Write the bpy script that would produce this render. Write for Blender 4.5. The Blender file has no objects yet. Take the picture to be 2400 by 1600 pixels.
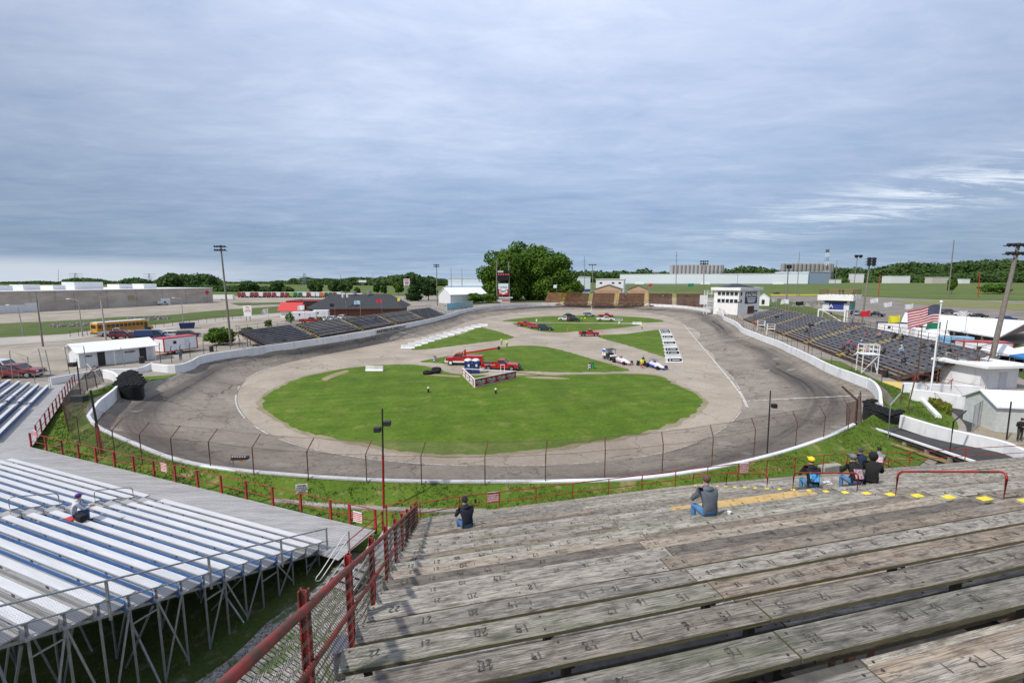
import bpy, bmesh, math, random
from mathutils import Vector, Matrix, noise as mnoise
random.seed(7)
R = math.radians
SC = bpy.context.scene
COL = SC.collection
# ---------------------------------------------------------------- camera
H = 14.5
FPX = 2400 * 16 / 36
PIT = math.atan(142 / FPX)
SP, CP = math.sin(PIT), math.cos(PIT)
cam_d = bpy.data.cameras.new("camera"); cam_d.lens = 16; cam_d.sensor_width = 36
cam_d.clip_start = 0.1; cam_d.clip_end = 12000
cam = bpy.data.objects.new("camera", cam_d); COL.objects.link(cam)
cam.location = (0, 0, H); cam.rotation_euler = (math.pi / 2 - PIT, 0, 0)
SC.camera = cam
# ---------------------------------------------------------------- sky and sun
SUNV = Vector((-0.68, -0.49, 1.0)).normalized()
wd = bpy.data.worlds.new("World"); SC.world = wd; wd.use_nodes = True
def build_world():
    nt = wd.node_tree; N = nt.nodes; L = nt.links
    for n in list(N): N.remove(n)
    def nd(t, **k):
        n = N.new(t)
        for a, b in k.items(): setattr(n, a, b)
        return n
    def mth(op, a, b=None, c=None):
        n = nd('ShaderNodeMath', operation=op)
        for i, v in enumerate((a, b, c)):
            if v is None: continue
            if isinstance(v, (int, float)): n.inputs[i].default_value = v
            else: L.new(v, n.inputs[i])
        return n.outputs[0]
    out = nd('ShaderNodeOutputWorld'); bg = nd('ShaderNodeBackground'); bg.inputs[1].default_value = 0.1
    sky = nd('ShaderNodeTexSky', sky_type='NISHITA'); sky.sun_disc = False
    sky.sun_elevation = math.asin(SUNV.z); sky.sun_rotation = math.atan2(SUNV.x, SUNV.y)
    tc = nd('ShaderNodeTexCoord'); sx = nd('ShaderNodeSeparateXYZ'); L.new(tc.outputs['Generated'], sx.inputs[0])
    z = mth('MAXIMUM', sx.outputs[2], 0.0); zz = mth('ADD', z, 0.07)
    px = mth('DIVIDE', sx.outputs[0], zz); py = mth('DIVIDE', sx.outputs[1], zz)
    cv = nd('ShaderNodeCombineXYZ'); L.new(px, cv.inputs[0]); L.new(py, cv.inputs[1])
    def noi(scale, sc3, rot, det, rough, dist=0.0, off=(0, 0, 0)):
        m = nd('ShaderNodeMapping'); m.inputs['Scale'].default_value = sc3; m.inputs['Rotation'].default_value = (0, 0, rot)
        m.inputs['Location'].default_value = off
        L.new(cv.outputs[0], m.inputs[0]); n = nd('ShaderNodeTexNoise'); n.inputs['Scale'].default_value = scale
        n.inputs['Detail'].default_value = det; n.inputs['Roughness'].default_value = rough; n.inputs['Distortion'].default_value = dist
        L.new(m.outputs[0], n.inputs['Vector']); return n.outputs['Fac']
    a = noi(1.0, (0.75, 1.15, 1), R(14), 10, 0.60, 0.5)
    b = noi(3.6, (0.7, 1.35, 1), R(-16), 10, 0.66, 0.35, (3, 1, 0))
    c = noi(0.3, (0.8, 1.0, 1), R(20), 4, 0.5, 0.3, (5.2, 0.4, 0))
    f = mth('ADD', mth('MULTIPLY', a, 0.40), mth('ADD', mth('MULTIPLY', b, 0.26), mth('MULTIPLY', c, 0.34)))
    er = nd('ShaderNodeValToRGB'); e = er.color_ramp.elements
    e[0].position = 0.0; e[0].color = (0.32, 0.43, 0.57, 1); e[1].position = 1.0; e[1].color = (0.48, 0.57, 0.75, 1)
    for p, cc in ((0.03, (0.26, 0.365, 0.515)), (0.07, (0.235, 0.335, 0.48)), (0.15, (0.285, 0.38, 0.54)), (0.25, (0.355, 0.45, 0.615)), (0.36, (0.415, 0.50, 0.67)), (0.5, (0.49, 0.575, 0.755))):
        q = e.new(p); q.color = (*cc, 1)
    L.new(z, er.inputs[0])
    cr = nd('ShaderNodeValToRGB'); e = cr.color_ramp.elements
    e[0].position = 0.34; e[0].color = (0.70, 0.78, 0.85, 1); e[1].position = 0.66; e[1].color = (1.36, 1.28, 1.19, 1); m1 = e.new(0.5); m1.color = (1, 1, 1, 1)
    L.new(f, cr.inputs[0])
    dt = nd('ShaderNodeVectorMath', operation='DOT_PRODUCT'); L.new(tc.outputs['Generated'], dt.inputs[0]); dt.inputs[1].default_value = Vector((0.10, 0.86, 0.5)).normalized()
    gl = nd('ShaderNodeMapRange'); gl.inputs[1].default_value = 0.55; gl.inputs[2].default_value = 1.0; gl.inputs[3].default_value = 0.84; gl.inputs[4].default_value = 1.12; gl.interpolation_type = 'SMOOTHSTEP'; L.new(dt.outputs['Value'], gl.inputs[0])
    mg = nd('ShaderNodeMix', data_type='RGBA', blend_type='MULTIPLY'); mg.inputs[0].default_value = 1; L.new(er.outputs[0], mg.inputs[6]); L.new(gl.outputs[0], mg.inputs[7])
    mu = nd('ShaderNodeMix', data_type='RGBA', blend_type='MULTIPLY'); mu.inputs[0].default_value = 1
    L.new(cr.outputs[0], mu.inputs[6]); L.new(mg.outputs[2], mu.inputs[7])
    # bright wisps low in the right part of the sky
    w = noi(2.2, (0.42, 1.4, 1), R(-6), 12, 0.72, 0.8, (1.0, 4.2, 0))
    wr = nd('ShaderNodeMapRange'); wr.inputs[1].default_value = 0.47; wr.inputs[2].default_value = 0.62; L.new(w, wr.inputs[0])
    az = mth('DIVIDE', sx.outputs[0], mth('MAXIMUM', sx.outputs[1], 0.05))
    am = nd('ShaderNodeMapRange'); am.inputs[1].default_value = 0.15; am.inputs[2].default_value = 0.9; am.interpolation_type = 'SMOOTHSTEP'; L.new(az, am.inputs[0])
    el = mth('ADD', z, mth('MULTIPLY', az, -0.085))
    b1 = nd('ShaderNodeMapRange'); b1.inputs[1].default_value = 0.010; b1.inputs[2].default_value = 0.05; b1.interpolation_type = 'SMOOTHSTEP'; L.new(el, b1.inputs[0])
    b2 = nd('ShaderNodeMapRange'); b2.inputs[1].default_value = 0.13; b2.inputs[2].default_value = 0.05; b2.interpolation_type = 'SMOOTHSTEP'; L.new(el, b2.inputs[0])
    wf = mth('MULTIPLY', mth('MULTIPLY', wr.outputs[0], am.outputs[0]), mth('MULTIPLY', b1.outputs[0], b2.outputs[0]))
    m3 = nd('ShaderNodeMix', data_type='RGBA'); L.new(mth('MULTIPLY', wf, 0.9), m3.inputs[0]); L.new(mu.outputs[2], m3.inputs[6]); m3.inputs[7].default_value = (0.72, 0.8, 0.88, 1)
    # pale strip at the left horizon
    ls = nd('ShaderNodeMapRange'); ls.inputs[1].default_value = 0.045; ls.inputs[2].default_value = 0.02; ls.interpolation_type = 'SMOOTHSTEP'; L.new(z, ls.inputs[0])
    la = nd('ShaderNodeMapRange'); la.inputs[1].default_value = -0.3; la.inputs[2].default_value = -0.9; la.interpolation_type = 'SMOOTHSTEP'; L.new(az, la.inputs[0])
    m4 = nd('ShaderNodeMix', data_type='RGBA'); L.new(mth('MULTIPLY', mth('MULTIPLY', ls.outputs[0], la.outputs[0]), 0.75), m4.inputs[0]); L.new(m3.outputs[2], m4.inputs[6]); m4.inputs[7].default_value = (0.55, 0.62, 0.70, 1)
    sc = nd('ShaderNodeMix', data_type='RGBA', blend_type='MULTIPLY'); sc.inputs[0].default_value = 1
    L.new(m4.outputs[2], sc.inputs[6]); g = 12.7; sc.inputs[7].default_value = (g * 1.03, g, g * .99, 1)
    fm = nd('ShaderNodeMix', data_type='RGBA'); fm.inputs[0].default_value = 0.93
    L.new(sky.outputs[0], fm.inputs[6]); L.new(sc.outputs[2], fm.inputs[7])
    L.new(fm.outputs[2], bg.inputs[0]); L.new(bg.outputs[0], out.inputs[0])
build_world()
sun_d = bpy.data.lights.new("sun", 'SUN'); sun_d.energy = 3.8; sun_d.angle = R(2.0); sun_d.color = (1.0, 0.955, 0.89)
sun = bpy.data.objects.new("sun", sun_d); COL.objects.link(sun)
sun.rotation_euler = SUNV.to_track_quat('Z', 'Y').to_euler()
SC.view_settings.view_transform = 'Standard'; SC.view_settings.look = 'None'
SC.view_settings.exposure = 0.0; SC.view_settings.gamma = 1
SC.render.engine = 'CYCLES'
SC.cycles.transparent_max_bounces = 24; SC.cycles.max_bounces = 5

# ---------------------------------------------------------------- helpers
def T(x, y, z=0.0):
    """world point at height z seen at photo coordinate x, y"""
    dx, dy = x - 1200, y - 800
    d = Vector((dx, FPX * CP - dy * SP, -(dy * CP + FPX * SP)))
    return Vector((0, 0, H)) + d * ((z - H) / d.z)
def TY(x, y, Y):
    dx, dy = x - 1200, y - 800
    d = Vector((dx, FPX * CP - dy * SP, -(dy * CP + FPX * SP)))
    return Vector((0, 0, H)) + d * (Y / d.y)
def V(*a): return Vector(a)

class MB:
    def __init__(s): s.v = []; s.f = []; s.m = []; s.uv = None
    def add(s, vs, fs, m=0):
        b = len(s.v); s.v += [tuple(q) for q in vs]
        for f in fs: s.f.append([b + i for i in f]); s.m.append(m)
    def box(s, c, d, rz=0, m=0, M=None):
        x, y, z = d[0] / 2, d[1] / 2, d[2] / 2
        vs = [V(a, b, e) for a in (-x, x) for b in (-y, y) for e in (-z, z)]
        if M is None: M = Matrix.Rotation(rz, 3, 'Z')
        s.add([M @ q + V(*c) for q in vs], [(0, 1, 3, 2), (4, 6, 7, 5), (0, 4, 5, 1), (2, 3, 7, 6), (0, 2, 6, 4), (1, 5, 7, 3)], m)
        return s
    def beam(s, p, q, w, h, m=0, up=V(0, 0, 1)):
        p, q = V(*p), V(*q); d = (q - p); l = d.length
        if l < 1e-6: return s
        d /= l; a = d.cross(up)
        if a.length < 1e-4: a = d.cross(V(0, 1, 0))
        a.normalize(); b = a.cross(d)
        vs = [e + a * (i * w / 2) + b * (j * h / 2) for e in (p, q) for i, j in ((-1, -1), (1, -1), (1, 1), (-1, 1))]
        s.add(vs, [(3, 2, 1, 0), (4, 5, 6, 7), (0, 1, 5, 4), (1, 2, 6, 5), (2, 3, 7, 6), (3, 0, 4, 7)], m); return s
    def tube(s, pts, r, n=8, m=0, caps=True, r2=None):
        pts = [V(*p) for p in pts]; k = len(pts); b = len(s.v)
        for i, p in enumerate(pts):
            d = (pts[min(i + 1, k - 1)] - pts[max(i - 1, 0)]).normalized()
            a = d.cross(V(0, 0, 1))
            if a.length < 1e-3: a = V(1, 0, 0)
            a.normalize(); c = a.cross(d); rr = r if r2 is None else r + (r2 - r) * i / (k - 1)
            for j in range(n):
                t = 2 * math.pi * j / n; s.v.append(tuple(p + a * (rr * math.cos(t)) + c * (rr * math.sin(t))))
        for i in range(k - 1):
            for j in range(n):
                j2 = (j + 1) % n; s.f.append([b + i * n + j, b + i * n + j2, b + (i + 1) * n + j2, b + (i + 1) * n + j]); s.m.append(m)
        if caps:
            s.f.append([b + j for j in range(n)][::-1]); s.m.append(m)
            s.f.append([b + (k - 1) * n + j for j in range(n)]); s.m.append(m)
        return s
    def prism(s, poly, z0, z1, m=0):
        """poly of (x,y); vertical extrusion"""
        n = len(poly); vs = [(p[0], p[1], z0) for p in poly] + [(p[0], p[1], z1) for p in poly]
        s.add(vs, [list(range(n))[::-1], [n + i for i in range(n)]] + [(i, (i + 1) % n, n + (i + 1) % n, n + i) for i in range(n)], m); return s
    def extr(s, prof, y0, y1, m=0, sh0=1.0, zs=None):
        """profile of (x,z) extruded along y"""
        n = len(prof); vs = [(p[0], y0, p[1]) for p in prof] + [(p[0], y1, p[1]) for p in prof]
        s.add(vs, [list(range(n)), [n + i for i in range(n)][::-1]] + [(i, n + i, n + (i + 1) % n, (i + 1) % n) for i in range(n)], m); return s
    def quad(s, a, b, c, d, m=0): s.add([a, b, c, d], [(0, 1, 2, 3)], m); return s
    def sphere(s, c, r, n=10, k=6, m=0, sc=(1, 1, 1)):
        b = len(s.v); c = V(*c)
        for i in range(k + 1):
            ph = math.pi * i / k
            for j in range(n):
                t = 2 * math.pi * j / n
                s.v.append((c.x + r * sc[0] * math.sin(ph) * math.cos(t), c.y + r * sc[1] * math.sin(ph) * math.sin(t), c.z + r * sc[2] * math.cos(ph)))
        for i in range(k):
            for j in range(n):
                j2 = (j + 1) % n; s.f.append([b + i * n + j, b + (i + 1) * n + j, b + (i + 1) * n + j2, b + i * n + j2]); s.m.append(m)
        return s
    def mesh(s, name, mats, smooth=False):
        me = bpy.data.meshes.new(name); me.from_pydata(s.v, [], s.f)
        if not isinstance(mats, (list, tuple)): mats = [mats]
        for mm in mats: me.materials.append(mm)
        if len(mats) > 1: me.polygons.foreach_set('material_index', s.m)
        if smooth: me.polygons.foreach_set('use_smooth', [True] * len(me.polygons))
        if s.uv:
            ul = me.uv_layers.new(name='UVMap')
            flat = []
            for q in s.uv: flat += [q[0], q[1]]
            ul.data.foreach_set('uv', flat)
        me.update(); return me
    def build(s, name, mats, parent=None, smooth=False, loc=None, bevel=0, sharp=None):
        o = bpy.data.objects.new(name, s.mesh(name, mats, smooth)); COL.objects.link(o)
        if parent is not None: o.parent = parent
        if loc is not None: o.location = loc
        if bevel:
            b = o.modifiers.new('bevel', 'BEVEL'); b.width = bevel; b.segments = 2; b.limit_method = 'ANGLE'
        if smooth and sharp is None:
            try:
                o.data.set_sharp_from_angle(angle=R(40))
            except Exception: pass
        return o
def tag(o, label=None, cat=None, group=None, kind=None):
    if label: o['label'] = label
    if cat: o['category'] = cat
    if group: o['group'] = group
    if kind: o['kind'] = kind
    return o
def thing(name, label, cat, loc=(0, 0, 0), rz=0, group=None):
    o = bpy.data.objects.new(name, None); COL.objects.link(o); o.empty_display_size = 0.2
    o.location = loc; o.rotation_euler = (0, 0, rz)
    return tag(o, label, cat, group)
ORD = ['first', 'second', 'third', 'fourth', 'fifth', 'sixth', 'seventh', 'eighth', 'ninth', 'tenth', 'eleventh', 'twelfth', 'thirteenth'] + ['%d%s' % (q, {1: 'st', 2: 'nd', 3: 'rd'}.get(q % 10 if q > 20 else 0, 'th')) for q in range(14, 40)]
def dup(root, loc, rz=0, label=None, group=None, sc=None, kids=None):
    def rec(o, par):
        c = o.copy(); COL.objects.link(c)
        if par is not None: c.parent = par
        for ch in o.children: rec(ch, c)
        return c
    r = rec(root, None); r.location = loc; r.rotation_euler = (0, 0, rz)
    if sc: r.scale = (sc, sc, sc)
    if label: r['label'] = label
    if group: r['group'] = group
    return r
def struct(name, mb, mat, **k): return tag(mb.build(name, mat, **k), kind='structure')

# text as mesh
def text(s, size, mat, parent, loc, X, Y, name='lettering', sx=1.0, align='CENTER', ext=0.004, bold=0.0, shear=0, label=None):
    """text whose baseline runs along X with up Y (3D vectors)"""
    cu = bpy.data.curves.new('t', 'FONT'); cu.body = s; cu.size = size; cu.align_x = align; cu.align_y = 'CENTER'
    cu.extrude = ext; cu.offset = bold; cu.resolution_u = 3; cu.shear = shear; cu.space_line = 0.95
    o = bpy.data.objects.new('t', cu); COL.objects.link(o)
    dg = bpy.context.evaluated_depsgraph_get(); me = bpy.data.meshes.new_from_object(o.evaluated_get(dg))
    bpy.data.objects.remove(o); X = V(*X).normalized(); Y = V(*Y).normalized(); Z = X.cross(Y)
    M = Matrix((( X.x * sx, Y.x, Z.x, loc[0]), (X.y * sx, Y.y, Z.y, loc[1]), (X.z * sx, Y.z, Z.z, loc[2]), (0, 0, 0, 1)))
    me.transform(M); me.materials.clear(); me.materials.append(mat)
    ob = bpy.data.objects.new(name, me); COL.objects.link(ob)
    if parent is not None: ob.parent = parent
    if label: ob['label'] = label
    return ob

# ---------------------------------------------------------------- materials
class NT:
    def __init__(s, name):
        s.m = bpy.data.materials.new(name); s.m.use_nodes = True; s.t = s.m.node_tree
        for n in list(s.t.nodes): s.t.nodes.remove(n)
        s.out = s.n('ShaderNodeOutputMaterial'); s.p = s.n('ShaderNodeBsdfPrincipled'); s.l(s.p.outputs[0], s.out.inputs[0])
    def n(s, t, **k):
        n = s.t.nodes.new(t)
        for a, b in k.items(): setattr(n, a, b)
        return n
    def l(s, a, b): s.t.links.new(a, b)
    def set(s, i, v):
        if isinstance(v, (int, float)): i.default_value = v
        elif isinstance(v, (tuple, list)): i.default_value = (v[0], v[1], v[2], 1) if len(i.default_value) == 4 else v
        else: s.l(v, i)
    def math(s, op, a, b=None, c=None, clamp=False):
        n = s.n('ShaderNodeMath', operation=op); n.use_clamp = clamp
        for i, v in enumerate((a, b, c)):
            if v is not None: s.set(n.inputs[i], v)
        return n.outputs[0]
    def obj(s): return s.n('ShaderNodeTexCoord').outputs['Object']
    def uvc(s): return s.n('ShaderNodeTexCoord').outputs['UV']
    def pos(s): return s.n('ShaderNodeNewGeometry').outputs['Position']
    def rnd(s): return s.n('ShaderNodeObjectInfo').outputs['Random']
    def mapv(s, v, scale=(1, 1, 1), loc=(0, 0, 0), rot=(0, 0, 0)):
        n = s.n('ShaderNodeMapping'); n.inputs['Scale'].default_value = scale; n.inputs['Location'].default_value = loc; n.inputs['Rotation'].default_value = rot
        s.l(v, n.inputs[0]); return n.outputs[0]
    def vadd(s, a, b, op='ADD'):
        n = s.n('ShaderNodeVectorMath', operation=op); s.set(n.inputs[0], a)
        if isinstance(b, tuple): n.inputs[1].default_value = b
        else: s.l(b, n.inputs[1])
        return n.outputs[0]
    def noise(s, v, scale, det=4, rough=0.5, dist=0.0, col=False):
        n = s.n('ShaderNodeTexNoise'); n.inputs['Scale'].default_value = scale; n.inputs['Detail'].default_value = det
        n.inputs['Roughness'].default_value = rough; n.inputs['Distortion'].default_value = dist
        if v is not None: s.l(v, n.inputs['Vector'])
        return n.outputs['Color' if col else 'Fac']
    def rng(s, v, a, b, c=0.0, d=1.0, smooth=False):
        n = s.n('ShaderNodeMapRange'); n.inputs[1].default_value = a; n.inputs[2].default_value = b; n.inputs[3].default_value = c; n.inputs[4].default_value = d
        if smooth: n.interpolation_type = 'SMOOTHSTEP'
        s.set(n.inputs[0], v); return n.outputs[0]
    def mix(s, f, a, b, bt='MIX'):
        n = s.n('ShaderNodeMix', data_type='RGBA', blend_type=bt); s.set(n.inputs[0], f); s.set(n.inputs[6], a); s.set(n.inputs[7], b); return n.outputs[2]
    def ramp(s, f, stops):
        n = s.n('ShaderNodeValToRGB'); e = n.color_ramp.elements
        e[0].position = stops[0][0]; e[0].color = (*stops[0][1], 1); e[1].position = stops[-1][0]; e[1].color = (*stops[-1][1], 1)
        for p, c in stops[1:-1]: q = e.new(p); q.color = (*c, 1)
        s.l(f, n.inputs[0]); return n.outputs[0]
    def bump(s, h, strength=0.3, dist=0.02):
        n = s.n('ShaderNodeBump'); n.inputs['Strength'].default_value = strength; n.inputs['Distance'].default_value = dist
        s.l(h, n.inputs['Height']); s.l(n.outputs[0], s.p.inputs['Normal'])
    def base(s, c, rough=0.7, metal=0.0, spec=None):
        s.set(s.p.inputs['Base Color'], c); s.set(s.p.inputs['Roughness'], rough); s.set(s.p.inputs['Metallic'], metal)
        if spec is not None: s.p.inputs['Specular IOR Level'].default_value = spec
        return s.m
_mc = {}
def paint(name, c, rough=0.5, metal=0.0, var=0.12, scale=3.0, dirt=0.0, dirtc=(0.12, 0.1, 0.08), spec=None):
    if name in _mc: return _mc[name]
    t = NT(name); o = t.obj(); f = t.noise(o, scale, 5, 0.6)
    lo = tuple(q * (1 - var) for q in c); hi = tuple(min(1, q * (1 + var)) for q in c)
    col = t.mix(t.rng(f, 0.3, 0.7), lo, hi)
    if dirt:
        g = t.rng(t.noise(o, scale * 2.7, 7, 0.65), 0.52, 0.75, 0, dirt); col = t.mix(g, col, dirtc)
    _mc[name] = t.base(col, rough, metal, spec); return _mc[name]
def rusty(name, c, rust=(0.16, 0.06, 0.03), amt=(0.5, 0.62), scale=4.0, rough=0.6):
    if name in _mc: return _mc[name]
    t = NT(name); o = t.pos(); f = t.rng(t.noise(o, scale, 7, 0.65), amt[0], amt[1])
    col = t.mix(f, t.mix(t.noise(o, 20, 2), tuple(q * .8 for q in c), tuple(min(1, q * 1.15) for q in c)), t.mix(t.noise(o, 30, 3), tuple(q * .5 for q in rust), rust))
    _mc[name] = t.base(col, rough); return _mc[name]
WHITE = paint('white_paint', (0.78, 0.78, 0.76), 0.55, var=0.05, scale=0.8, dirt=0.12, dirtc=(0.4, 0.38, 0.34))
WHITE2 = paint('white_metal', (0.8, 0.8, 0.81), 0.35, var=0.03, scale=1.0)
BLACK = paint('black_paint', (0.02, 0.02, 0.022), 0.5)
RUBBER = paint('rubber', (0.012, 0.012, 0.013), 0.75, var=0.3, scale=8, spec=.2)
GLASS = paint('dark_glass', (0.025, 0.03, 0.035), 0.08, var=0.1, spec=0.8)
CHROME = paint('chrome', (0.6, 0.6, 0.62), 0.25, 0.9)
GALV = paint('galvanised_steel', (0.34, 0.36, 0.37), 0.45, 0.6, var=0.18, scale=6)
RED = rusty('red_rail_paint', (0.36, 0.022, 0.02), (0.13, 0.045, 0.033), (0.47, 0.62), 4.0, 0.5)
RUST = rusty('rusty_steel', (0.16, 0.07, 0.04), (0.09, 0.045, 0.03), (0.4, 0.6), 3.0, 0.8)
YELLOW = paint('yellow_paint', (0.85, 0.66, 0.02), 0.5, var=0.1, dirt=0.3)
LITRED = paint('red_light', (0.5, 0.02, 0.02), 0.3)
AMBER = paint('amber_light', (0.7, 0.28, 0.03), 0.3)
POLEW = None
def wood_pole_mat():
    t = NT('weathered_pole_wood'); o = t.obj(); g = t.noise(t.mapv(o, (14, 14, 0.6)), 2, 6, 0.6)
    c = t.ramp(g, [(0.3, (0.10, 0.085, 0.07)), (0.5, (0.2, 0.175, 0.15)), (0.7, (0.30, 0.27, 0.235))]); return t.base(c, 0.9)
POLEW = wood_pole_mat()
def chain_mat(name, col, pitch=0.07, wire=0.10):
    t = NT(name); u = t.uvc(); s = t.n('ShaderNodeSeparateXYZ'); t.l(u, s.inputs[0])
    a = t.math('ADD', s.outputs[0], s.outputs[1]); b = t.math('SUBTRACT', s.outputs[0], s.outputs[1])
    def line(q):
        w = t.math('ABSOLUTE', t.math('SUBTRACT', t.math('FRACT', t.math('DIVIDE', q, pitch)), 0.5)); return t.math('LESS_THAN', w, wire / 2)
    f = t.math('MAXIMUM', line(a), line(b))
    tr = t.n('ShaderNodeBsdfTransparent'); mx = t.n('ShaderNodeMixShader'); t.l(f, mx.inputs[0]); t.l(tr.outputs[0], mx.inputs[1]); t.l(t.p.outputs[0], mx.inputs[2]); t.l(mx.outputs[0], t.out.inputs[0])
    t.base(col, 0.6, 0.2); return t.m
CHAIN_RUST = chain_mat('rusty_chain_link', (0.11, 0.075, 0.06), 0.085, 0.13)
CHAIN_GREY = chain_mat('grey_chain_link', (0.22, 0.22, 0.22), 0.085, 0.09)
def mesh_panel(mb_pts, name, mat, parent, label=None):
    """ribbon of quads from list of (bottom,top) points with metre UVs"""
    m = MB(); uv = []; u = 0
    for i in range(len(mb_pts) - 1):
        (a, b), (c, d) = mb_pts[i], mb_pts[i + 1]; a, b, c, d = V(*a), V(*b), V(*c), V(*d)
        l = (c - a).length; h1 = (b - a).length; h2 = (d - c).length
        m.add([a, c, d, b], [(0, 1, 2, 3)]); uv += [(u, 0), (u + l, 0), (u + l, h2), (u, h1)]; u += l
    m.uv = uv; return m.build(name, mat, parent)
def offset_rand(t, v, k=37.0):
    r = t.rnd(); cx = t.n('ShaderNodeCombineXYZ'); t.l(t.math('MULTIPLY', r, k), cx.inputs[0]); t.l(t.math('MULTIPLY', r, k * 1.7), cx.inputs[1]); t.l(t.math('MULTIPLY', r, k * 0.6), cx.inputs[2])
    return t.vadd(v, cx.outputs[0])
def wood_board_mat():
    t = NT('weathered_bench_wood'); o0 = t.obj(); o = offset_rand(t, o0)
    wv = t.noise(t.mapv(o, (0.8, 3, 3)), 1.5, 3, 0.5, 0, True)
    ow = t.vadd(o, t.mapv(wv, (0.0, 0.055, 0.02)))
    kv = t.n('ShaderNodeTexVoronoi'); kv.inputs['Scale'].default_value = 1; t.l(t.mapv(o, (1.1, 5.0, 2)), kv.inputs['Vector'])
    kn = t.rng(kv.outputs['Distance'], 0.0, 0.24, 1, 0, True)
    grain = t.noise(t.mapv(ow, (1.9, 46, 20)), 1.0, 10, 0.72, 0.9)
    fine = t.noise(t.mapv(ow, (9, 210, 60)), 1.0, 6, 0.68)
    rid = t.math('ABSOLUTE', t.math('SUBTRACT', t.noise(t.mapv(ow, (0.7, 26, 9)), 1.0, 3, 0.5, 1.2), 0.5))
    rid2 = t.math('ABSOLUTE', t.math('SUBTRACT', t.noise(t.mapv(ow, (1.3, 55, 15)), 1.0, 4, 0.6, 0.8), 0.5)); crack = t.math('MAXIMUM', t.rng(rid, 0.0, 0.028, 1, 0), t.rng(rid2, 0.0, 0.03, .7, 0))
    blot = t.noise(t.mapv(o, (0.9, 4.5, 2)), 1.4, 6, 0.62)
    blot2 = t.noise(t.mapv(o, (3.2, 9, 3)), 1.3, 7, 0.7)
    base = t.ramp(t.math('ADD', t.math('MULTIPLY', grain, 0.62), t.math('MULTIPLY', fine, 0.38)), [(0.30, (0.095, 0.08, 0.064)), (0.42, (0.255, 0.23, 0.193)), (0.54, (0.445, 0.412, 0.36)), (0.70, (0.66, 0.62, 0.555))])
    r = t.rnd(); r2 = t.math('FRACT', t.math('MULTIPLY', r, 7.31)); r3 = t.math('FRACT', t.math('MULTIPLY', r, 23.7))
    tan = t.math('MULTIPLY', t.rng(r2, 0.62, 0.9, 0, 0.8), t.rng(blot, 0.33, 0.58))
    c = t.mix(tan, base, t.mix(grain, (0.30, 0.20, 0.12), (0.60, 0.46, 0.33)))
    c = t.mix(t.rng(r3, 0.30, 0.1, 0, 0.55), c, t.mix(grain, (0.09, 0.07, 0.05), (0.33, 0.275, 0.21)))
    c = t.mix(t.rng(blot2, 0.48, 0.68, 0, 0.72), c, t.mix(0.8, (0.07, 0.066, 0.06), c, 'MULTIPLY'))
    c = t.mix(t.rng(blot, 0.52, 0.74, 0, 0.62), c, (0.075, 0.068, 0.058))
    gr = t.math('MULTIPLY', t.rng(r3, 0.8, 0.95, 0, 0.45), t.rng(blot, 0.4, 0.6)); c = t.mix(gr, c, (0.16, 0.19, 0.09))
    c = t.mix(t.math('MULTIPLY', crack, 0.8), c, (0.03, 0.027, 0.024)); c = t.mix(t.math('MULTIPLY', kn, 0.8), c, (0.06, 0.048, 0.036))
    c = t.mix(1.0, c, t.mix(r, (0.62, 0.61, 0.60), (1.25, 1.24, 1.21)), 'MULTIPLY')
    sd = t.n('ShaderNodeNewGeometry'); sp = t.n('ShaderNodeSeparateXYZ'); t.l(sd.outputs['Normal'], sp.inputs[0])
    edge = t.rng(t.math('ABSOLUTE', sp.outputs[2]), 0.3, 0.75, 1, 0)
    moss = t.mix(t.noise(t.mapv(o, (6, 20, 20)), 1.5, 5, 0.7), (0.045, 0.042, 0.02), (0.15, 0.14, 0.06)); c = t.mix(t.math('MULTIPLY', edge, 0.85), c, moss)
    t.bump(t.math('SUBTRACT', t.math('ADD', grain, t.math('MULTIPLY', fine, 0.5)), t.math('MULTIPLY', crack, 0.7)), 0.5, 0.006)
    return t.base(c, 0.85)
WOOD = wood_board_mat()
SHADEWOOD = paint('shade_dark_wood', (0.09, 0.085, 0.075), 0.9, var=0.4, scale=6)  # dark tone paints the shade of the seat gaps onto the nearest foot boards
def alu_mat(name, c, rib=True, var=0.12, rough=0.45, spots=0.25):
    t = NT(name); o = offset_rand(t, t.obj()); n1 = t.noise(t.mapv(o, (0.5, 4, 4)), 1.2, 7, 0.65); n2 = t.noise(t.mapv(o, (3, 14, 3)), 2.0, 6, 0.7)
    col = t.mix(t.rng(n1, 0.35, 0.68), tuple(q * (1 - var) for q in c), tuple(min(0.9, q * (1 + var)) for q in c))
    col = t.mix(t.rng(n2, 0.55, 0.75, 0, spots), col, (0.13, 0.12, 0.105))
    if rib:
        s = t.n('ShaderNodeSeparateXYZ'); t.l(t.obj(), s.inputs[0]); w = t.math('SINE', t.math('MULTIPLY', s.outputs[1], 2 * math.pi / 0.052)); 
        col = t.mix(t.rng(w, -1, -0.55, 0.42, 0), col, (0.12, 0.115, 0.11)); t.bump(w, 0.25, 0.004)
    return t.base(col, rough, 0.25)
ALU = alu_mat('aluminium_seat', (0.66, 0.66, 0.655), False, 0.10, 0.42, 0.18)
ALUDECK = alu_mat('ribbed_aluminium_deck', (0.42, 0.41, 0.395), True, 0.14, 0.5, 0.35)
ALUWALK = alu_mat('walkway_aluminium', (0.40, 0.39, 0.375), False, 0.2, 0.5, 0.5)
ALUEDGE = alu_mat('aluminium_edge', (0.30, 0.31, 0.32), False, 0.15, 0.45, 0.2)
BLUE = paint('blue_riser', (0.03, 0.12, 0.34), 0.5, var=0.25, scale=2.5, dirt=0.25)
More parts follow.
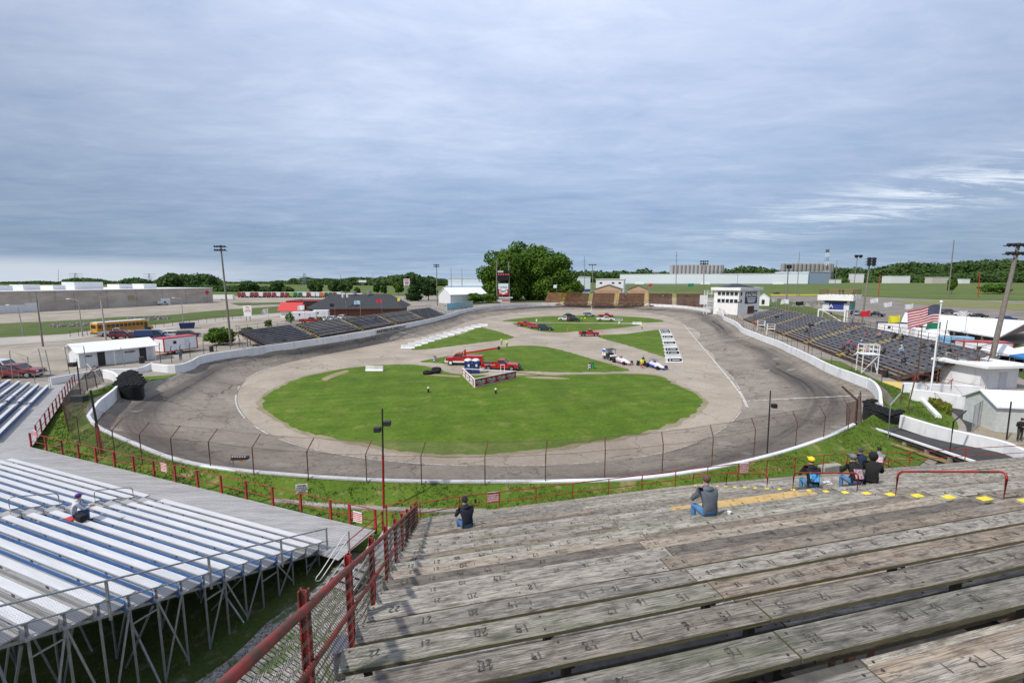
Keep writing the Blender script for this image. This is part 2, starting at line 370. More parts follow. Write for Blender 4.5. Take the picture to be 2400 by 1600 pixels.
# ---------------------------------------------------------------- ground materials
G = 2.1
def grass_mat(name, lo, hi, dry=(0.22, 0.19, 0.07), dryamt=0.25, mow=False, dryscale=0.35, moww=2.0):
    t = NT(name); o = t.pos(); a = t.noise(o, 0.25, 6, 0.6); b = t.noise(o, 6.0, 6, 0.7); d = t.noise(o, dryscale, 8, 0.65)
    f = t.math('ADD', t.math('MULTIPLY', a, 0.45), t.math('MULTIPLY', b, 0.55)); col = t.mix(t.rng(f, 0.34, 0.66), lo, hi)
    if mow:
        s = t.n('ShaderNodeSeparateXYZ'); t.l(t.vadd(t.mapv(o, (1, 1, 1), rot=(0, 0, R(-14))), t.mapv(t.noise(o, 0.3, 2, 0.5, 0, True), (1.2, 1.2, 0))), s.inputs[0])
        w = t.math('SINE', t.math('MULTIPLY', s.outputs[1], 2 * math.pi / moww)); w2 = t.math('SINE', t.math('MULTIPLY', s.outputs[0], 2 * math.pi / (moww * 1.7)))
        wm = t.rng(t.noise(o, .07, 3, .5), .4, .62); col = t.mix(t.math('MULTIPLY', wm, t.rng(w, -1, 1, 0, 0.24)), col, tuple(q * 1.45 for q in hi)); col = t.mix(t.rng(t.noise(o, 2.4, 8, .85), .4, .62, 0, .6), col, tuple(q * .6 for q in lo)); col = t.mix(t.rng(t.noise(o, .16, 5, .6), .5, .68, 0, .45), col, (.15, .19, .03)); col = t.mix(t.rng(w2, -1, 1, 0, 0.12), col, tuple(q * .6 for q in lo))
    col = t.mix(t.rng(d, 0.56, 0.72, 0, dryamt), col, dry); t.bump(b, 0.7, 0.05); return t.base(col, 0.9, spec=0.2)
GRASS = grass_mat('mown_grass', (0.048, 0.098, 0.005), (0.130, 0.218, 0.014), (0.24, 0.22, 0.06), 0.6, True)
BANKG = grass_mat('rough_bank_grass', (0.045, 0.085, 0.008), (0.12, 0.19, 0.022), (0.30, 0.235, 0.12), 0.9, False, 0.9)
FIELD = grass_mat('far_field_grass', (0.085, 0.12, 0.03), (0.15, 0.185, 0.055), (0.2, 0.2, 0.08), 0.4, False, 0.02)
FIELD2 = grass_mat('far_rough_grass', (0.05, 0.08, 0.016), (0.105, 0.14, 0.035), (0.2, 0.19, 0.08), 0.5, False, 0.03)
def cracks(t, o, scale, width, warp=0.6, mask=0.5):
    wv = t.noise(o, 0.6, 5, 0.6, 0, True); q = t.vadd(o, t.mapv(wv, (warp * 3, warp * 3, 0)))
    v = t.n('ShaderNodeTexVoronoi', feature='DISTANCE_TO_EDGE'); v.inputs['Scale'].default_value = scale; t.l(q, v.inputs['Vector'])
    m = t.rng(t.noise(o, 0.11, 4, 0.6), mask, mask + 0.12)
    return t.math('MULTIPLY', t.rng(v.outputs['Distance'], 0, width * scale, 1, 0), m)
def track_mat():
    t = NT('banked_asphalt'); o = t.pos(); uv = t.uvc(); s = t.n('ShaderNodeSeparateXYZ'); t.l(uv, s.inputs[0]); u, v = s.outputs[0], s.outputs[1]
    a = t.noise(o, 0.12, 6, 0.6); b = t.noise(o, 9, 6, 0.75); c2 = t.noise(o, 1.1, 6, 0.7)
    col = t.mix(t.rng(t.math('ADD', t.math('MULTIPLY', a, 0.6), t.math('MULTIPLY', c2, 0.4)), 0.36, 0.64), (0.155, 0.128, 0.100), (0.315, 0.268, 0.218))
    col = t.mix(t.rng(b, 0.35, 0.7, 0, 0.3), col, (0.38, 0.35, 0.31)); col = t.mix(t.rng(t.noise(o, 2.8, 8, 0.8), 0.48, 0.66, 0, 0.5), col, (0.10, 0.088, 0.075))
    # tyre rubber laid along the racing line: streaks stretched along the lap
    st = t.noise(t.mapv(uv, (0.012, 9, 1)), 1.0, 8, 0.68, 0.5); st2 = t.noise(t.mapv(uv, (0.05, 22, 1)), 1.0, 6, 0.65)
    grv = t.noise(t.mapv(uv, (0.018, 0.0, 1)), 1.0, 3, 0.5)
    cen = t.rng(grv, 0.3, 0.7, 0.48, 0.84)
    band = t.rng(t.math('ABSOLUTE', t.math('SUBTRACT', v, cen)), 0.0, 0.30, 1, 0, True)
    band2 = t.rng(v, 0.84, 0.99, 0, 0.32, True)
    amt = t.rng(t.noise(t.mapv(uv, (0.02, 0.6, 1)), 1.0, 3, 0.5), 0.36, 0.58, 0.40, 1.15)
    f = t.math('MULTIPLY', t.math('MAXIMUM', band, band2), t.math('MULTIPLY', amt, t.rng(t.math('ADD', t.math('MULTIPLY', st, 0.65), t.math('MULTIPLY', st2, 0.35)), 0.34, 0.58, 0.25, 1)))
    col = t.mix(t.math('MULTIPLY', f, 0.95), col, (0.034, 0.031, 0.029))
    blk = t.math('MULTIPLY', t.rng(t.noise(o, 0.085, 5, 0.6, 0.6), 0.60, 0.68), t.rng(t.noise(t.mapv(uv, (0.1, 5, 1)), 1, 5, 0.6), 0.35, 0.6)); col = t.mix(t.math('MULTIPLY', blk, 0.55), col, (0.045, 0.043, 0.042))
    # pale patches and the darker joint beside the wall
    pt = t.rng(t.noise(t.mapv(o, (1, 1, 1), (40, 3, 0)), 0.35, 2, 0.4), 0.7, 0.72, 0, 0.35); col = t.mix(pt, col, (0.40, 0.37, 0.33))
    ck = t.math('MAXIMUM', cracks(t, o, 0.19, 0.085, 1.3, 0.34), t.math('MULTIPLY', cracks(t, o, 0.55, 0.05, 1.0, 0.46), 0.75))
    col = t.mix(t.math('MULTIPLY', ck, 0.82), col, (0.030, 0.028, 0.026))
    t.bump(b, 0.4, 0.01); return t.base(col, 0.85, spec=0.25)
def concrete_mat(name, lo, hi, crack=0.7, dark=(0.05, 0.047, 0.043), dk=0.4, cs=0.16):
    t = NT(name); o = t.pos(); a = t.noise(o, 0.1, 7, 0.62, 0.4); b = t.noise(o, 7, 6, 0.75)
    col = t.mix(t.rng(a, 0.35, 0.65), lo, hi); col = t.mix(t.rng(b, 0.4, 0.75, 0, 0.3), col, tuple(q * 0.6 for q in lo)); col = t.mix(t.rng(t.noise(o, 2.2, 8, .8), .45, .68, 0, .4), col, tuple(q * .5 for q in lo))
    col = t.mix(t.rng(t.noise(o, 0.3, 8, 0.7, 0.8), 0.55, 0.78, 0, dk), col, dark)
    ck = cracks(t, o, cs, 0.07, 0.9, 0.38); col = t.mix(t.math('MULTIPLY', ck, crack), col, (0.05, 0.045, 0.04)); t.bump(b, 0.3, 0.01); return t.base(col, 0.9, spec=0.2)
TRACKM = track_mat()
APRON = concrete_mat('infield_paving', (0.31, 0.262, 0.208), (0.44, 0.382, 0.31), 0.7, dk=0.25)
LOT = concrete_mat('old_parking_paving', (0.27, 0.235, 0.19), (0.42, 0.37, 0.305), 0.6, (0.08, 0.08, 0.06), 0.55, 0.06)
ROADM = concrete_mat('road_paving', (0.36, 0.33, 0.29), (0.46, 0.43, 0.38), 0.3, dk=0.2)
ASPH = concrete_mat('dark_asphalt', (0.048, 0.047, 0.047), (0.085, 0.082, 0.08), 0.25, (0.16, 0.15, 0.14), 0.3)
PATH = concrete_mat('stone_path', (0.30, 0.255, 0.19), (0.42, 0.37, 0.28), 0.5)
def gravel_mat():
    t = NT('gravel'); o = t.pos(); v = t.n('ShaderNodeTexVoronoi'); v.inputs['Scale'].default_value = 22; t.l(o, v.inputs['Vector'])
    n = t.noise(o, 1.1, 7, 0.7); col = t.mix(v.outputs['Color'], (0.09, 0.085, 0.075), (0.40, 0.385, 0.36)); sp = t.n('ShaderNodeSeparateXYZ'); t.l(v.outputs['Color'], sp.inputs[0])
    col = t.mix(sp.outputs[0], (0.10, 0.095, 0.085), (0.42, 0.40, 0.37)); col = t.mix(t.rng(n, 0.50, 0.60, 0, 0.85), col, t.mix(t.noise(o, 9, 5, 0.7), (0.025, 0.055, 0.008), (0.09, 0.15, 0.025)))
    t.bump(v.outputs['Distance'], 0.8, 0.03); return t.base(col, 0.95)
GRAVEL = gravel_mat()
def ground_mat():
    t = NT('open_ground'); o = t.pos(); a = t.noise(o, 0.02, 7, 0.6, 0.5); b = t.noise(o, 0.3, 7, 0.7); c = t.noise(t.mapv(o, (1, 4, 1)), 0.015, 6, 0.6)
    lot = t.mix(t.rng(b, 0.35, 0.65), (0.22, 0.195, 0.165), (0.34, 0.31, 0.27)); lot = t.mix(t.rng(a, 0.5, 0.7, 0, 0.5), lot, (0.17, 0.155, 0.13))
    gr = t.mix(t.noise(o, .03, 5, .6), (0.06, 0.095, 0.022), (0.145, 0.175, 0.055)); s = t.n('ShaderNodeVectorMath', operation='LENGTH'); t.l(t.vadd(o, (10, -110, 0)), s.inputs[0])
    far = t.rng(s.outputs['Value'], 255, 300); f = t.math('MAXIMUM', far, t.rng(c, 0.56, 0.64, 0, 0.6)); return t.base(t.mix(f, lot, gr), 0.95, spec=0.15)
GROUNDM = ground_mat()
def wallp():
    t = NT('painted_concrete_wall'); o = t.pos(); n = t.noise(t.mapv(o, (.7, .7, .18)), 1.3, 7, .7); n2 = t.noise(o, .35, 5, .6); n3 = t.noise(o, 5, 6, .7)
    c = t.mix(t.rng(n2, .35, .65), (.68, .685, .69), (.78, .785, .79)); c = t.mix(t.rng(n, .52, .72, 0, .5), c, (.36, .34, .31)); c = t.mix(t.rng(n3, .58, .72, 0, .45), c, (.30, .28, .25)); return t.base(c, .65)
WALLP = wallp()
CONC = concrete_mat('grey_concrete', (0.26, 0.24, 0.21), (0.38, 0.36, 0.32), 0.3)

# ---------------------------------------------------------------- track, polar about CEN
CEN = V(18, 112, 0); ZE = 2.0; WH = 1.2; ZT = ZE + WH
def K(pts, z, s=2400 / 2352): return [T(x * s, y * s, z) for x, y in pts]
OUT = K([(1176, 1100), (900, 1098), (700, 1087), (450, 1060), (300, 1008), (228, 975), (208, 950)], ZT)
OUT += [V(-41, 44), V(-42.5, 50), V(-43.5, 56), V(-45.2, 62)]
OUT += K([(497, 827), (548, 818), (600, 815), (631, 809), (678, 802), (730, 795), (780, 788), (832, 780), (882, 772), (946, 759.5), (1010, 746), (1055, 735), (1100, 723.5), (1151, 716), (1227, 711), (1304, 709.3), (1400, 709.3), (1500, 711.4), (1585, 715), (1649, 722.6), (1683, 729), (1698, 742), (1734, 763), (1776, 782), (1840, 806), (1881, 824), (1925, 845), (1953, 857.6), (2002, 874.6), (2035, 886)], ZT, 1)
OUT += [V(37.0, 43.5), V(31.8, 39)]
OUT += K([(1750, 1045), (1500, 1090), (1340, 1098)], ZT)
INN = K([(1176, 1068), (1000, 1066), (850, 1052), (700, 1026), (600, 985), (552, 940), (548, 900), (572, 868), (640, 838), (760, 812), (850, 793), (965, 773), (1040, 752), (1100, 733), (1180, 719), (1300, 712), (1400, 712), (1500, 720), (1545, 731), (1572, 748), (1600, 783), (1640, 830), (1690, 889), (1706, 915), (1698, 945), (1660, 983), (1600, 1015), (1520, 1041), (1350, 1062)], 0)
def polar(pts):
    a = sorted([(math.atan2(p[1] - CEN.y, p[0] - CEN.x), math.hypot(p[1] - CEN.y, p[0] - CEN.x)) for p in pts])
    return a
def pfun(pts):
    a = polar(pts); n = len(a); A = [(q[0] - 2 * math.pi, q[1]) for q in a] + a + [(q[0] + 2 * math.pi, q[1]) for q in a]
    def f(th):
        while th > math.pi: th -= 2 * math.pi
        while th < -math.pi: th += 2 * math.pi
        i = n - 1
        while A[i + 1][0] < th: i += 1
        p0, p1, p2, p3 = A[i - 1], A[i], A[i + 1], A[i + 2]
        t = (th - p1[0]) / (p2[0] - p1[0]); h = p2[0] - p1[0]
        m1 = (p2[1] - p0[1]) / (p2[0] - p0[0]) * h; m2 = (p3[1] - p1[1]) / (p3[0] - p1[0]) * h
        t2, t3 = t * t, t * t * t
        return (2 * t3 - 3 * t2 + 1) * p1[1] + (t3 - 2 * t2 + t) * m1 + (-2 * t3 + 3 * t2) * p2[1] + (t3 - t2) * m2
    return f
def smooth_table(f, w):
    N_ = 1440; a = [f(2 * math.pi * i / N_ - math.pi) for i in range(N_)]; b = [sum(a[(i + j) % N_] for j in range(-w, w + 1)) / (2 * w + 1) for i in range(N_)]
    def g(th):
        x = ((th + math.pi) % (2 * math.pi)) / (2 * math.pi) * N_; i = int(x) % N_; return b[i] + (b[(i + 1) % N_] - b[i]) * (x - int(x))
    return g
RO, RI = smooth_table(pfun(OUT), 4), smooth_table(pfun(INN), 14)
def PP(th, r, z=0): return V(CEN.x + r * math.cos(th), CEN.y + r * math.sin(th), z)
def thof(p): return math.atan2(p[1] - CEN.y, p[0] - CEN.x)
NA = 720
THS = [2 * math.pi * i / NA - math.pi for i in range(NA)]
def build_track():
    m = MB(); K_ = 10; uv = []; s = [0]
    for i in range(NA): s.append(s[-1] + (PP(THS[i], RO(THS[i])) - PP(THS[(i + 1) % NA], RO(THS[(i + 1) % NA]))).length)
    for th in THS:
        ri, ro = RI(th), RO(th)
        for j in range(K_ + 1):
            t = j / K_; m.v.append(tuple(PP(th, ri + (ro - ri) * t, ZE * t ** 1.15)))
    for i in range(NA):
        i2 = (i + 1) % NA
        for j in range(K_):
            m.f.append([i * (K_ + 1) + j, i * (K_ + 1) + j + 1, i2 * (K_ + 1) + j + 1, i2 * (K_ + 1) + j]); m.m.append(0)
            uv += [(s[i], j / K_), (s[i], (j + 1) / K_), (s[i + 1], (j + 1) / K_), (s[i + 1], j / K_)]
    m.uv = uv; struct('track', m, TRACKM, smooth=True)
    m = MB(); m.v.append((CEN.x, CEN.y, 0)); m.v += [tuple(PP(th, RI(th), 0)) for th in THS]
    for i in range(NA): m.f.append([0, 1 + i, 1 + (i + 1) % NA]); m.m.append(0)
    struct('infield_pavement', m, APRON)
    # white seam line along the inside edge of the banking
    m = MB()
    for th in THS: m.v += [tuple(PP(th, RI(th) + .12, 0.035)), tuple(PP(th, RI(th) + .30, 0.055))]
    for i in range(NA):
        if mnoise.noise(V(i * 0.13, 3, 0)) > -0.1 and not (-1.05 < THS[i] < .75):
            i2 = (i + 1) % NA; m.f.append([2 * i, 2 * i + 1, 2 * i2 + 1, 2 * i2]); m.m.append(0)
    t = NT('worn_white_line'); o = t.pos(); t.l(t.p.outputs[0], t.out.inputs[0])
    c = t.mix(t.rng(t.noise(o, 2.5, 6, 0.7), 0.42, 0.58), (0.30, 0.27, 0.24), (0.60, 0.58, 0.54)); t.base(c, 0.7)
    global LINEM; LINEM = t.m
    tag(m.build('inside_track_line', LINEM), kind='structure')
def ringz(th, k):
    p = PP(th, 1)
    near = max(0, min(1, (math.cos(th + math.pi / 2 + 0.18) - 0.15) / 0.5))
    return near * max(0, min(1, (th + 2.42) / .07))
RINGS = [(70, G), (200, G), (310, G), (420, G + 1.2), (540, G + 4.2), (700, G + 7.4), (1000, G + 8.5), (2500, G + 7), (7500, G)]
def build_ground():
    m = MB(); rows = []
    for th in THS:
        ro = RO(th); near = ringz(th, 0)
        rr = [(ro + .02, ZE - .05), (ro + .30, ZE + .12 + 0.93 * near), (ro + 1.4, ZE + 0.10 + .48 * near), (ro + 3.6, G + .1), (ro + 9, G), (ro + 25, G), (ro + 70, G)] + [(ro + a, z) for a, z in RINGS[1:]]
        rows.append([PP(th, r, z) for r, z in rr])
    k = len(rows[0])
    for r in rows: m.v += [tuple(q) for q in r]
    for i in range(NA):
        i2 = (i + 1) % NA
        for j in range(k - 1): m.f.append([i * k + j, i * k + j + 1, i2 * k + j + 1, i2 * k + j]); m.m.append(0)
    struct('ground', m, GROUNDM, smooth=True)
def gz(p):
    """ground height outside the track"""
    th = thof(p); ro = RO(th); r = math.hypot(p[0] - CEN.x, p[1] - CEN.y); near = ringz(th, 0)
    pr = [(ro + .02, ZE - .05), (ro + .30, ZE + .12 + 0.93 * near), (ro + 1.4, ZE + 0.10 + .48 * near), (ro + 3.6, G + .1), (ro + 9, G)]
    if r < ro: return 0
    for (a, z1), (b, z2) in zip(pr, pr[1:]):
        if r <= b: return z1 + (z2 - z1) * max(0, (r - a)) / (b - a)
    return G
build_track(); build_ground()
def bank():
    m = MB(); th0, th1 = -2.45, thof(V(56, 62)); n = 260; k = 14; d = [0.32 + 5.4 * j / k for j in range(k + 1)]
    for i in range(n + 1):
        th = th0 + (th1 - th0) * i / n
        for j, q in enumerate(d):
            p = PP(th, RO(th) + q); e = 0.05 * mnoise.noise(p * 0.9) + 0.03 * mnoise.noise(p * 3)
            m.v.append((p.x, p.y, gz(p) + 0.05 + (e if j else 0)))
    for i in range(n):
        for j in range(k): a = i * (k + 1) + j; m.f.append([a, a + 1, a + k + 2, a + k + 1]); m.m.append(0)
    struct('grass_bank', m, BANKG, smooth=True)
bank()
def sheet(name, pts, mat, z, kind='structure', sub=0, jit=0.0, mound=0.0):
    """flat sheet from world points; optional ragged edge and low mound"""
    P = [V(p[0], p[1], 0) for p in pts]
    if sub:
        Q = []
        for i in range(len(P)):
            a, b = P[i], P[(i + 1) % len(P)]; n = max(1, int((b - a).length / sub))
            for j in range(n):
                q = a.lerp(b, j / n); nn = V((b - a).y, -(b - a).x, 0).normalized()
                Q.append(q + nn * jit * (mnoise.noise(q * 0.7) + .6 * mnoise.noise(q * 2.6)))
        P = Q
    c = sum(P, V(0, 0, 0)) / len(P); m = MB(); n = len(P)
    if mound:
        m.v = [(p.x, p.y, z) for p in P] + [tuple(p.lerp(c, 0.04) + V(0, 0, z + mound)) for p in P]
        for i in range(n): m.f.append([i, (i + 1) % n, n + (i + 1) % n, n + i]); m.m.append(0)
        m.f.append([n + i for i in range(n)]); m.m.append(0)
    else:
        m.v = [(p.x, p.y, z) for p in P]; m.f.append(list(range(n))); m.m.append(0)
    o = m.build(name, mat); return tag(o, kind=kind)
def sp(pts, n=8):
    """closed Catmull-Rom through points"""
    P = [V(p[0], p[1], 0) for p in pts]; k = len(P); r = []
    for i in range(k):
        a, b, c, d = P[i - 1], P[i], P[(i + 1) % k], P[(i + 2) % k]
        for j in range(n):
            t = j / n; r.append(0.5 * ((2 * b) + (c - a) * t + (2 * a - 5 * b + 4 * c - d) * t * t + (3 * b - a - 3 * c + d) * t ** 3))
    return r
FRINGE = concrete_mat('dry_grass_edge', (0.20, 0.17, 0.09), (0.36, 0.31, 0.22), 0.0, (0.09, 0.12, 0.02), 0.85)
def fringe(pts, d=.45):
    c = sum(pts, V(0, 0, 0)) / len(pts); P = []
    for i, p in enumerate(pts):
        e = pts[(i + 1) % len(pts)] - pts[i - 1]; n_ = V(e.y, -e.x, 0).normalized(); n_ = n_ if n_.dot(p - c) > 0 else -n_; P.append(p + n_ * (d + .5 * mnoise.noise(p * .35)))
    sheet('grass_edge', P, FRINGE, .012, sub=.5, jit=.35)
# infield grass
g1 = sp(K([(640, 890), (672, 874), (720, 860), (790, 846), (870, 838), (960, 838), (1050, 858), (1180, 861), (1480, 859), (1545, 880), (1600, 905), (1613, 925), (1590, 950), (1545, 970), (1500, 985), (1420, 1003), (1300, 1022), (1180, 1037), (1060, 1043), (950, 1037), (850, 1020), (760, 1003), (700, 988), (640, 962), (610, 940), (605, 915)], 0.05))
fringe(g1, .55)
sheet('grass', g1, GRASS, 0.02, sub=.45, jit=0.42, mound=0.05)
sheet('grass', sp(K([(968, 829), (1060, 812), (1150, 797), (1220, 793), (1275, 800), (1340, 818), (1440, 847), (1425, 852), (1290, 854), (1240, 852), (1175, 850), (1100, 842), (1010, 833)], 0.05), 6), GRASS, 0.02, sub=.6, jit=0.36, mound=0.04)
sheet('grass', sp(K([(945, 801), (1000, 782), (1060, 766), (1100, 752), (1130, 757), (1172, 770), (1176, 776), (1120, 784), (1040, 794), (985, 801)], 0.05), 6), GRASS, 0.02, sub=.6, jit=0.36, mound=0.04)
sheet('grass', sp(K([(1372, 771), (1440, 766), (1518, 757), (1535, 775), (1556, 818), (1530, 820), (1450, 795)], 0.05), 6), GRASS, 0.02, sub=.6, jit=0.36, mound=0.04)
sheet('grass', sp(K([(1154, 736), (1200, 730), (1260, 726), (1340, 724), (1420, 726), (1480, 729), (1524, 736), (1500, 740), (1400, 741), (1300, 740), (1200, 739)], 0.05), 6), GRASS, 0.02, sub=1.5, jit=0.25, mound=0.04)
sheet('grass', sp(K([(1178, 742), (1250, 741), (1350, 742), (1450, 744), (1468, 747), (1400, 755), (1330, 760), (1280, 763), (1225, 757)], 0.05), 6), GRASS, 0.02, sub=1.5, jit=0.25, mound=0.04)
DIRT = concrete_mat('bare_dirt', (0.26, 0.20, 0.12), (0.38, 0.31, 0.2), 0.0)
sheet('dirt_strip', sp(K([(1205, 865), (1255, 864), (1305, 868), (1300, 870), (1240, 869)], 0.1), 4), DIRT, 0.078)
sheet('dirt_strip', sp(K([(1192, 852), (1250, 858), (1300, 862), (1255, 861), (1190, 855)], 0.1), 4), DIRT, 0.082)
sheet('dirt_strip', sp(K([(975, 858), (1050, 862), (1050, 866), (980, 861)], 0.1), 4), DIRT, 0.086)
sheet('dirt_patch', sp(K([(740, 868), (770, 856), (795, 850), (800, 853), (770, 864), (748, 873)], 0.1), 4), DIRT, 0.084)
sheet('worn_asphalt_patch', sp(K([(722, 872), (745, 860), (800, 845), (812, 848), (765, 857), (738, 873)], 0.0), 4), ASPH, 0.012)
# painted lines
def line(name, a, b, w, z):
    a, b = V(*a), V(*b); n = V((b - a).y, -(b - a).x, 0).normalized() * w / 2
    m = MB(); k = 12
    for i in range(k + 1):
        p = a.lerp(b, i / k); m.v += [tuple(p + n), tuple(p - n)]
    for i in range(k): m.f.append([2 * i, 2 * i + 1, 2 * i + 3, 2 * i + 2]); m.m.append(0)
    o = m.build(name, LINEM); return tag(o, kind='structure')
def trackz(p):
    th = thof(p); r = math.hypot(p[0] - CEN.x, p[1] - CEN.y); t = (r - RI(th)) / (RO(th) - RI(th))
    return ZE * max(0, min(1, t)) ** 1.15
def tline(x0, y0, x1, y1, w=0.3, n=24):
    """line across the banking between two photo points, draped on the surface"""
    def hit(x, y):
        z = 1.0
        for _ in range(25): p = T(x, y, z); z = 0.5 * z + 0.5 * trackz(p)
        return T(x, y, z)
    a, b = hit(x0, y0), hit(x1, y1); nrm = V((b - a).y, -(b - a).x, 0).normalized() * w / 2; m = MB()
    for i in range(n + 1):
        p = a.lerp(b, i / n)
        for q in (p + nrm, p - nrm): m.v.append((q.x, q.y, trackz(q) + 0.035))
    for i in range(n): m.f.append([2 * i, 2 * i + 1, 2 * i + 3, 2 * i + 2]); m.m.append(0)
    return tag(m.build('start_line', LINEM), kind='structure')
tline(1600, 801, 1765, 791, 0.35); tline(1752, 940, 2030, 926, 0.3); tline(930, 778, 1010, 786, 0.3); tline(1387, 717, 1383, 732, 0.5)

# ---------------------------------------------------------------- walls
def wall(pts, name, label, cat='wall', zt=None, h=WH, th=0.28, mat=None, smoothn=6, group=None):
    """concrete wall whose top centre line follows world points (x,y,ztop)"""
    P = [V(*p) for p in pts]
    if smoothn:
        Q = []
        for i in range(len(P) - 1):
            a, b, c, d = P[max(0, i - 1)], P[i], P[i + 1], P[min(len(P) - 1, i + 2)]
            for j in range(smoothn):
                t = j / smoothn; Q.append(0.5 * ((2 * b) + (c - a) * t + (2 * a - 5 * b + 4 * c - d) * t * t + (3 * b - a - 3 * c + d) * t ** 3))
        Q.append(P[-1]); P = Q
    m = MB(); n = len(P)
    for i, p in enumerate(P):
        d = (P[min(i + 1, n - 1)] - P[max(i - 1, 0)]); nn = V(d.y, -d.x, 0).normalized() * th / 2
        hh = h(i / (n - 1)) if callable(h) else h
        m.v += [tuple(p + nn - V(0, 0, 0.04)), tuple(p + nn * 0.75), tuple(p - nn * 0.75), tuple(p - nn - V(0, 0, 0.04)), tuple(p - nn * 1.15 - V(0, 0, hh)), tuple(p + nn * 1.15 - V(0, 0, hh))]
    for i in range(n - 1):
        for j in range(6): j2 = (j + 1) % 6; m.f.append([6 * i + j, 6 * i + j2, 6 * i + 6 + j2, 6 * i + 6 + j]); m.m.append(0)
    m.f += [[0, 1, 2, 3, 4, 5][::-1], [6 * n - 6 + j for j in range(6)]]; m.m += [0, 0]
    o = m.build(name, mat or WALLP); return tag(o, label, cat, group)
def arc_pts(th0, th1, n, off=0.0, z=ZT):
    return [PP(th0 + (th1 - th0) * i / n, RO(th0 + (th1 - th0) * i / n) + off, z) for i in range(n + 1)]
# long outer wall: from left kink round the far turn to the right tyre stack
thL = thof(T(600, 815, ZT)) + 2 * math.pi; thR = thof(T(2035, 886, ZT))
big = arc_pts(thL, thR, 150, 0.14)
w1 = wall(big, 'track_wall', 'long white concrete wall round the far side of the oval, lettered beside the left grandstand', h=WH + 0.25, smoothn=0)
wall([T(2035, 885, ZT), T(2052, 897, ZT), T(2062, 914, ZT), T(2064, 930, ZT), T(2066, 945, ZT - .2)], 'track_wall', 'curled white wall end beside the right tyre stack', h=WH + 0.3)
wall([PP(thof(T(x, y, ZT)), RO(thof(T(x, y, ZT))) + .14, ZT) for x, y in ((600, 815), (572, 816), (548, 818), (520, 822), (497, 827), (475, 834))] + [T(452, 843, ZT), T(424, 853, ZT), T(395, 855, ZT), T(357, 852, ZT)], 'track_wall', 'bending white wall section in front of the restroom hut', h=WH + 0.45, smoothn=2)
wall([T(357, 849, ZT), T(322, 862, ZT - .3), T(235, 866, ZT - .3), T(116, 885, ZT - 0.2)], 'track_wall', 'low white wall running left below the restroom hut', h=1.3, smoothn=4)
# near wall from the left curl to the right end
thA, thB = thof(T(213, 970, ZT)), thof(T(1980, 984, ZT))
curl = [T(243, 866, ZT), T(262, 870, ZT), T(278, 882, ZT), T(281, 895, ZT), T(262, 915, ZT), T(232, 938, ZT), T(219, 955, ZT)]
near = curl + arc_pts(thA, thB, 90, 0.14)
NEARW = wall(near, 'track_wall', 'white concrete wall curving along the near turn below the camera', h=WH + 0.35, smoothn=0 or 2)
# white pipes lying behind the near wall
m = MB()
for k, (o_, z_) in enumerate(((0.50, -0.30), (0.74, -0.42))):
    m.tube([p for p in arc_pts(thA + .02, thB - .06, 90, o_, ZT + z_)], 0.05, 6)
tag(m.build('conduit_pipes', paint('white_pipe', (0.6, 0.6, 0.58), 0.4, var=0.15), smooth=True), 'pair of thin white pipes lying along the back of the near track wall', 'pipe')

# ---------------------------------------------------------------- lettering on the wall
def wall_text(s, x0, y0, x1, y1, size, **k):
    a, b = T(x0, y0, ZE + .62), T(x1, y1, ZE + .62)
    X = (b - a).normalized()
    n = V(X.y, -X.x, 0)
    return text(s, size, paint('black_lettering', (0.015, 0.015, 0.02), 0.6), w1, (a + b) / 2 + n * 0.4, X, V(0, 0, 1), 'lettering', **k)
wall_text('ANDERSON', 885, 777.2, 914, 772.5, .98, sx=1.22, bold=0.05)
wall_text('SPEEDWAY', 920, 771.2, 947, 766, .98, sx=1.22, bold=0.05)

wl_ = [(1602, 760), (1640, 806), (1672, 844), (1712, 893), (1738, 926), (1752, 955)]
m = MB(); P_ = []
for x, y in wl_:
    z = 0
    for _ in range(8): p = T(x, y, z); z = trackz(p)
    P_.append(p)
P_ = [P_[i].lerp(P_[i + 1], j / 6) for i in range(len(P_) - 1) for j in range(6)] + [P_[-1]]
for i, p in enumerate(P_):
    d = (P_[min(i + 1, len(P_) - 1)] - P_[max(i - 1, 0)]); n_ = V(d.y, -d.x, 0).normalized() * .16
    for q in (p + n_, p - n_): m.v.append((q.x, q.y, trackz(q) + .05))
for i in range(len(P_) - 1): m.f.append([2 * i, 2 * i + 1, 2 * i + 3, 2 * i + 2]); m.m.append(0)
tag(m.build('pit_line', LINEM), kind='structure')
# ---------------------------------------------------------------- near ground between the stands
sheet('gravel_yard', [V(-14, 23.2), V(-8, 22.6), V(-3, 20.5), V(3, 19), V(3, -6), V(-40, -6), V(-40, 8), V(-22, 24)], GRAVEL, G + .03, sub=1.5, jit=.3)
def tufts(name, pts, n, h, mat, label=None, seed=3):
    """loose grass blades scattered between points of a region function"""
    rnd = random.Random(seed); m = MB()
    for _ in range(n):
        p = pts(rnd)
        if p is None: continue
        for q in range(3):
            a = rnd.uniform(0, 6.28); w = 0.02 * rnd.uniform(.7, 1.4); hh = h * rnd.uniform(.5, 1.3); l = rnd.uniform(0.2, 0.9) * hh
            b = V(p[0] + rnd.uniform(-.1, .1), p[1] + rnd.uniform(-.1, .1), p[2]); d = V(math.cos(a), math.sin(a), 0); s_ = V(-d.y, d.x, 0) * w
            m.add([b - s_, b + s_, b + d * l * .5 + V(0, 0, hh * .8) + s_ * .6, b + d * l + V(0, 0, hh)], [(0, 1, 2), (0, 2, 3)])
    o = m.build(name, mat); return tag(o, kind='stuff')
BLADE = grass_mat('grass_blades', (0.045, 0.095, 0.012), (0.13, 0.20, 0.03), (0.3, 0.26, 0.12), 0.7, False, 0.9)
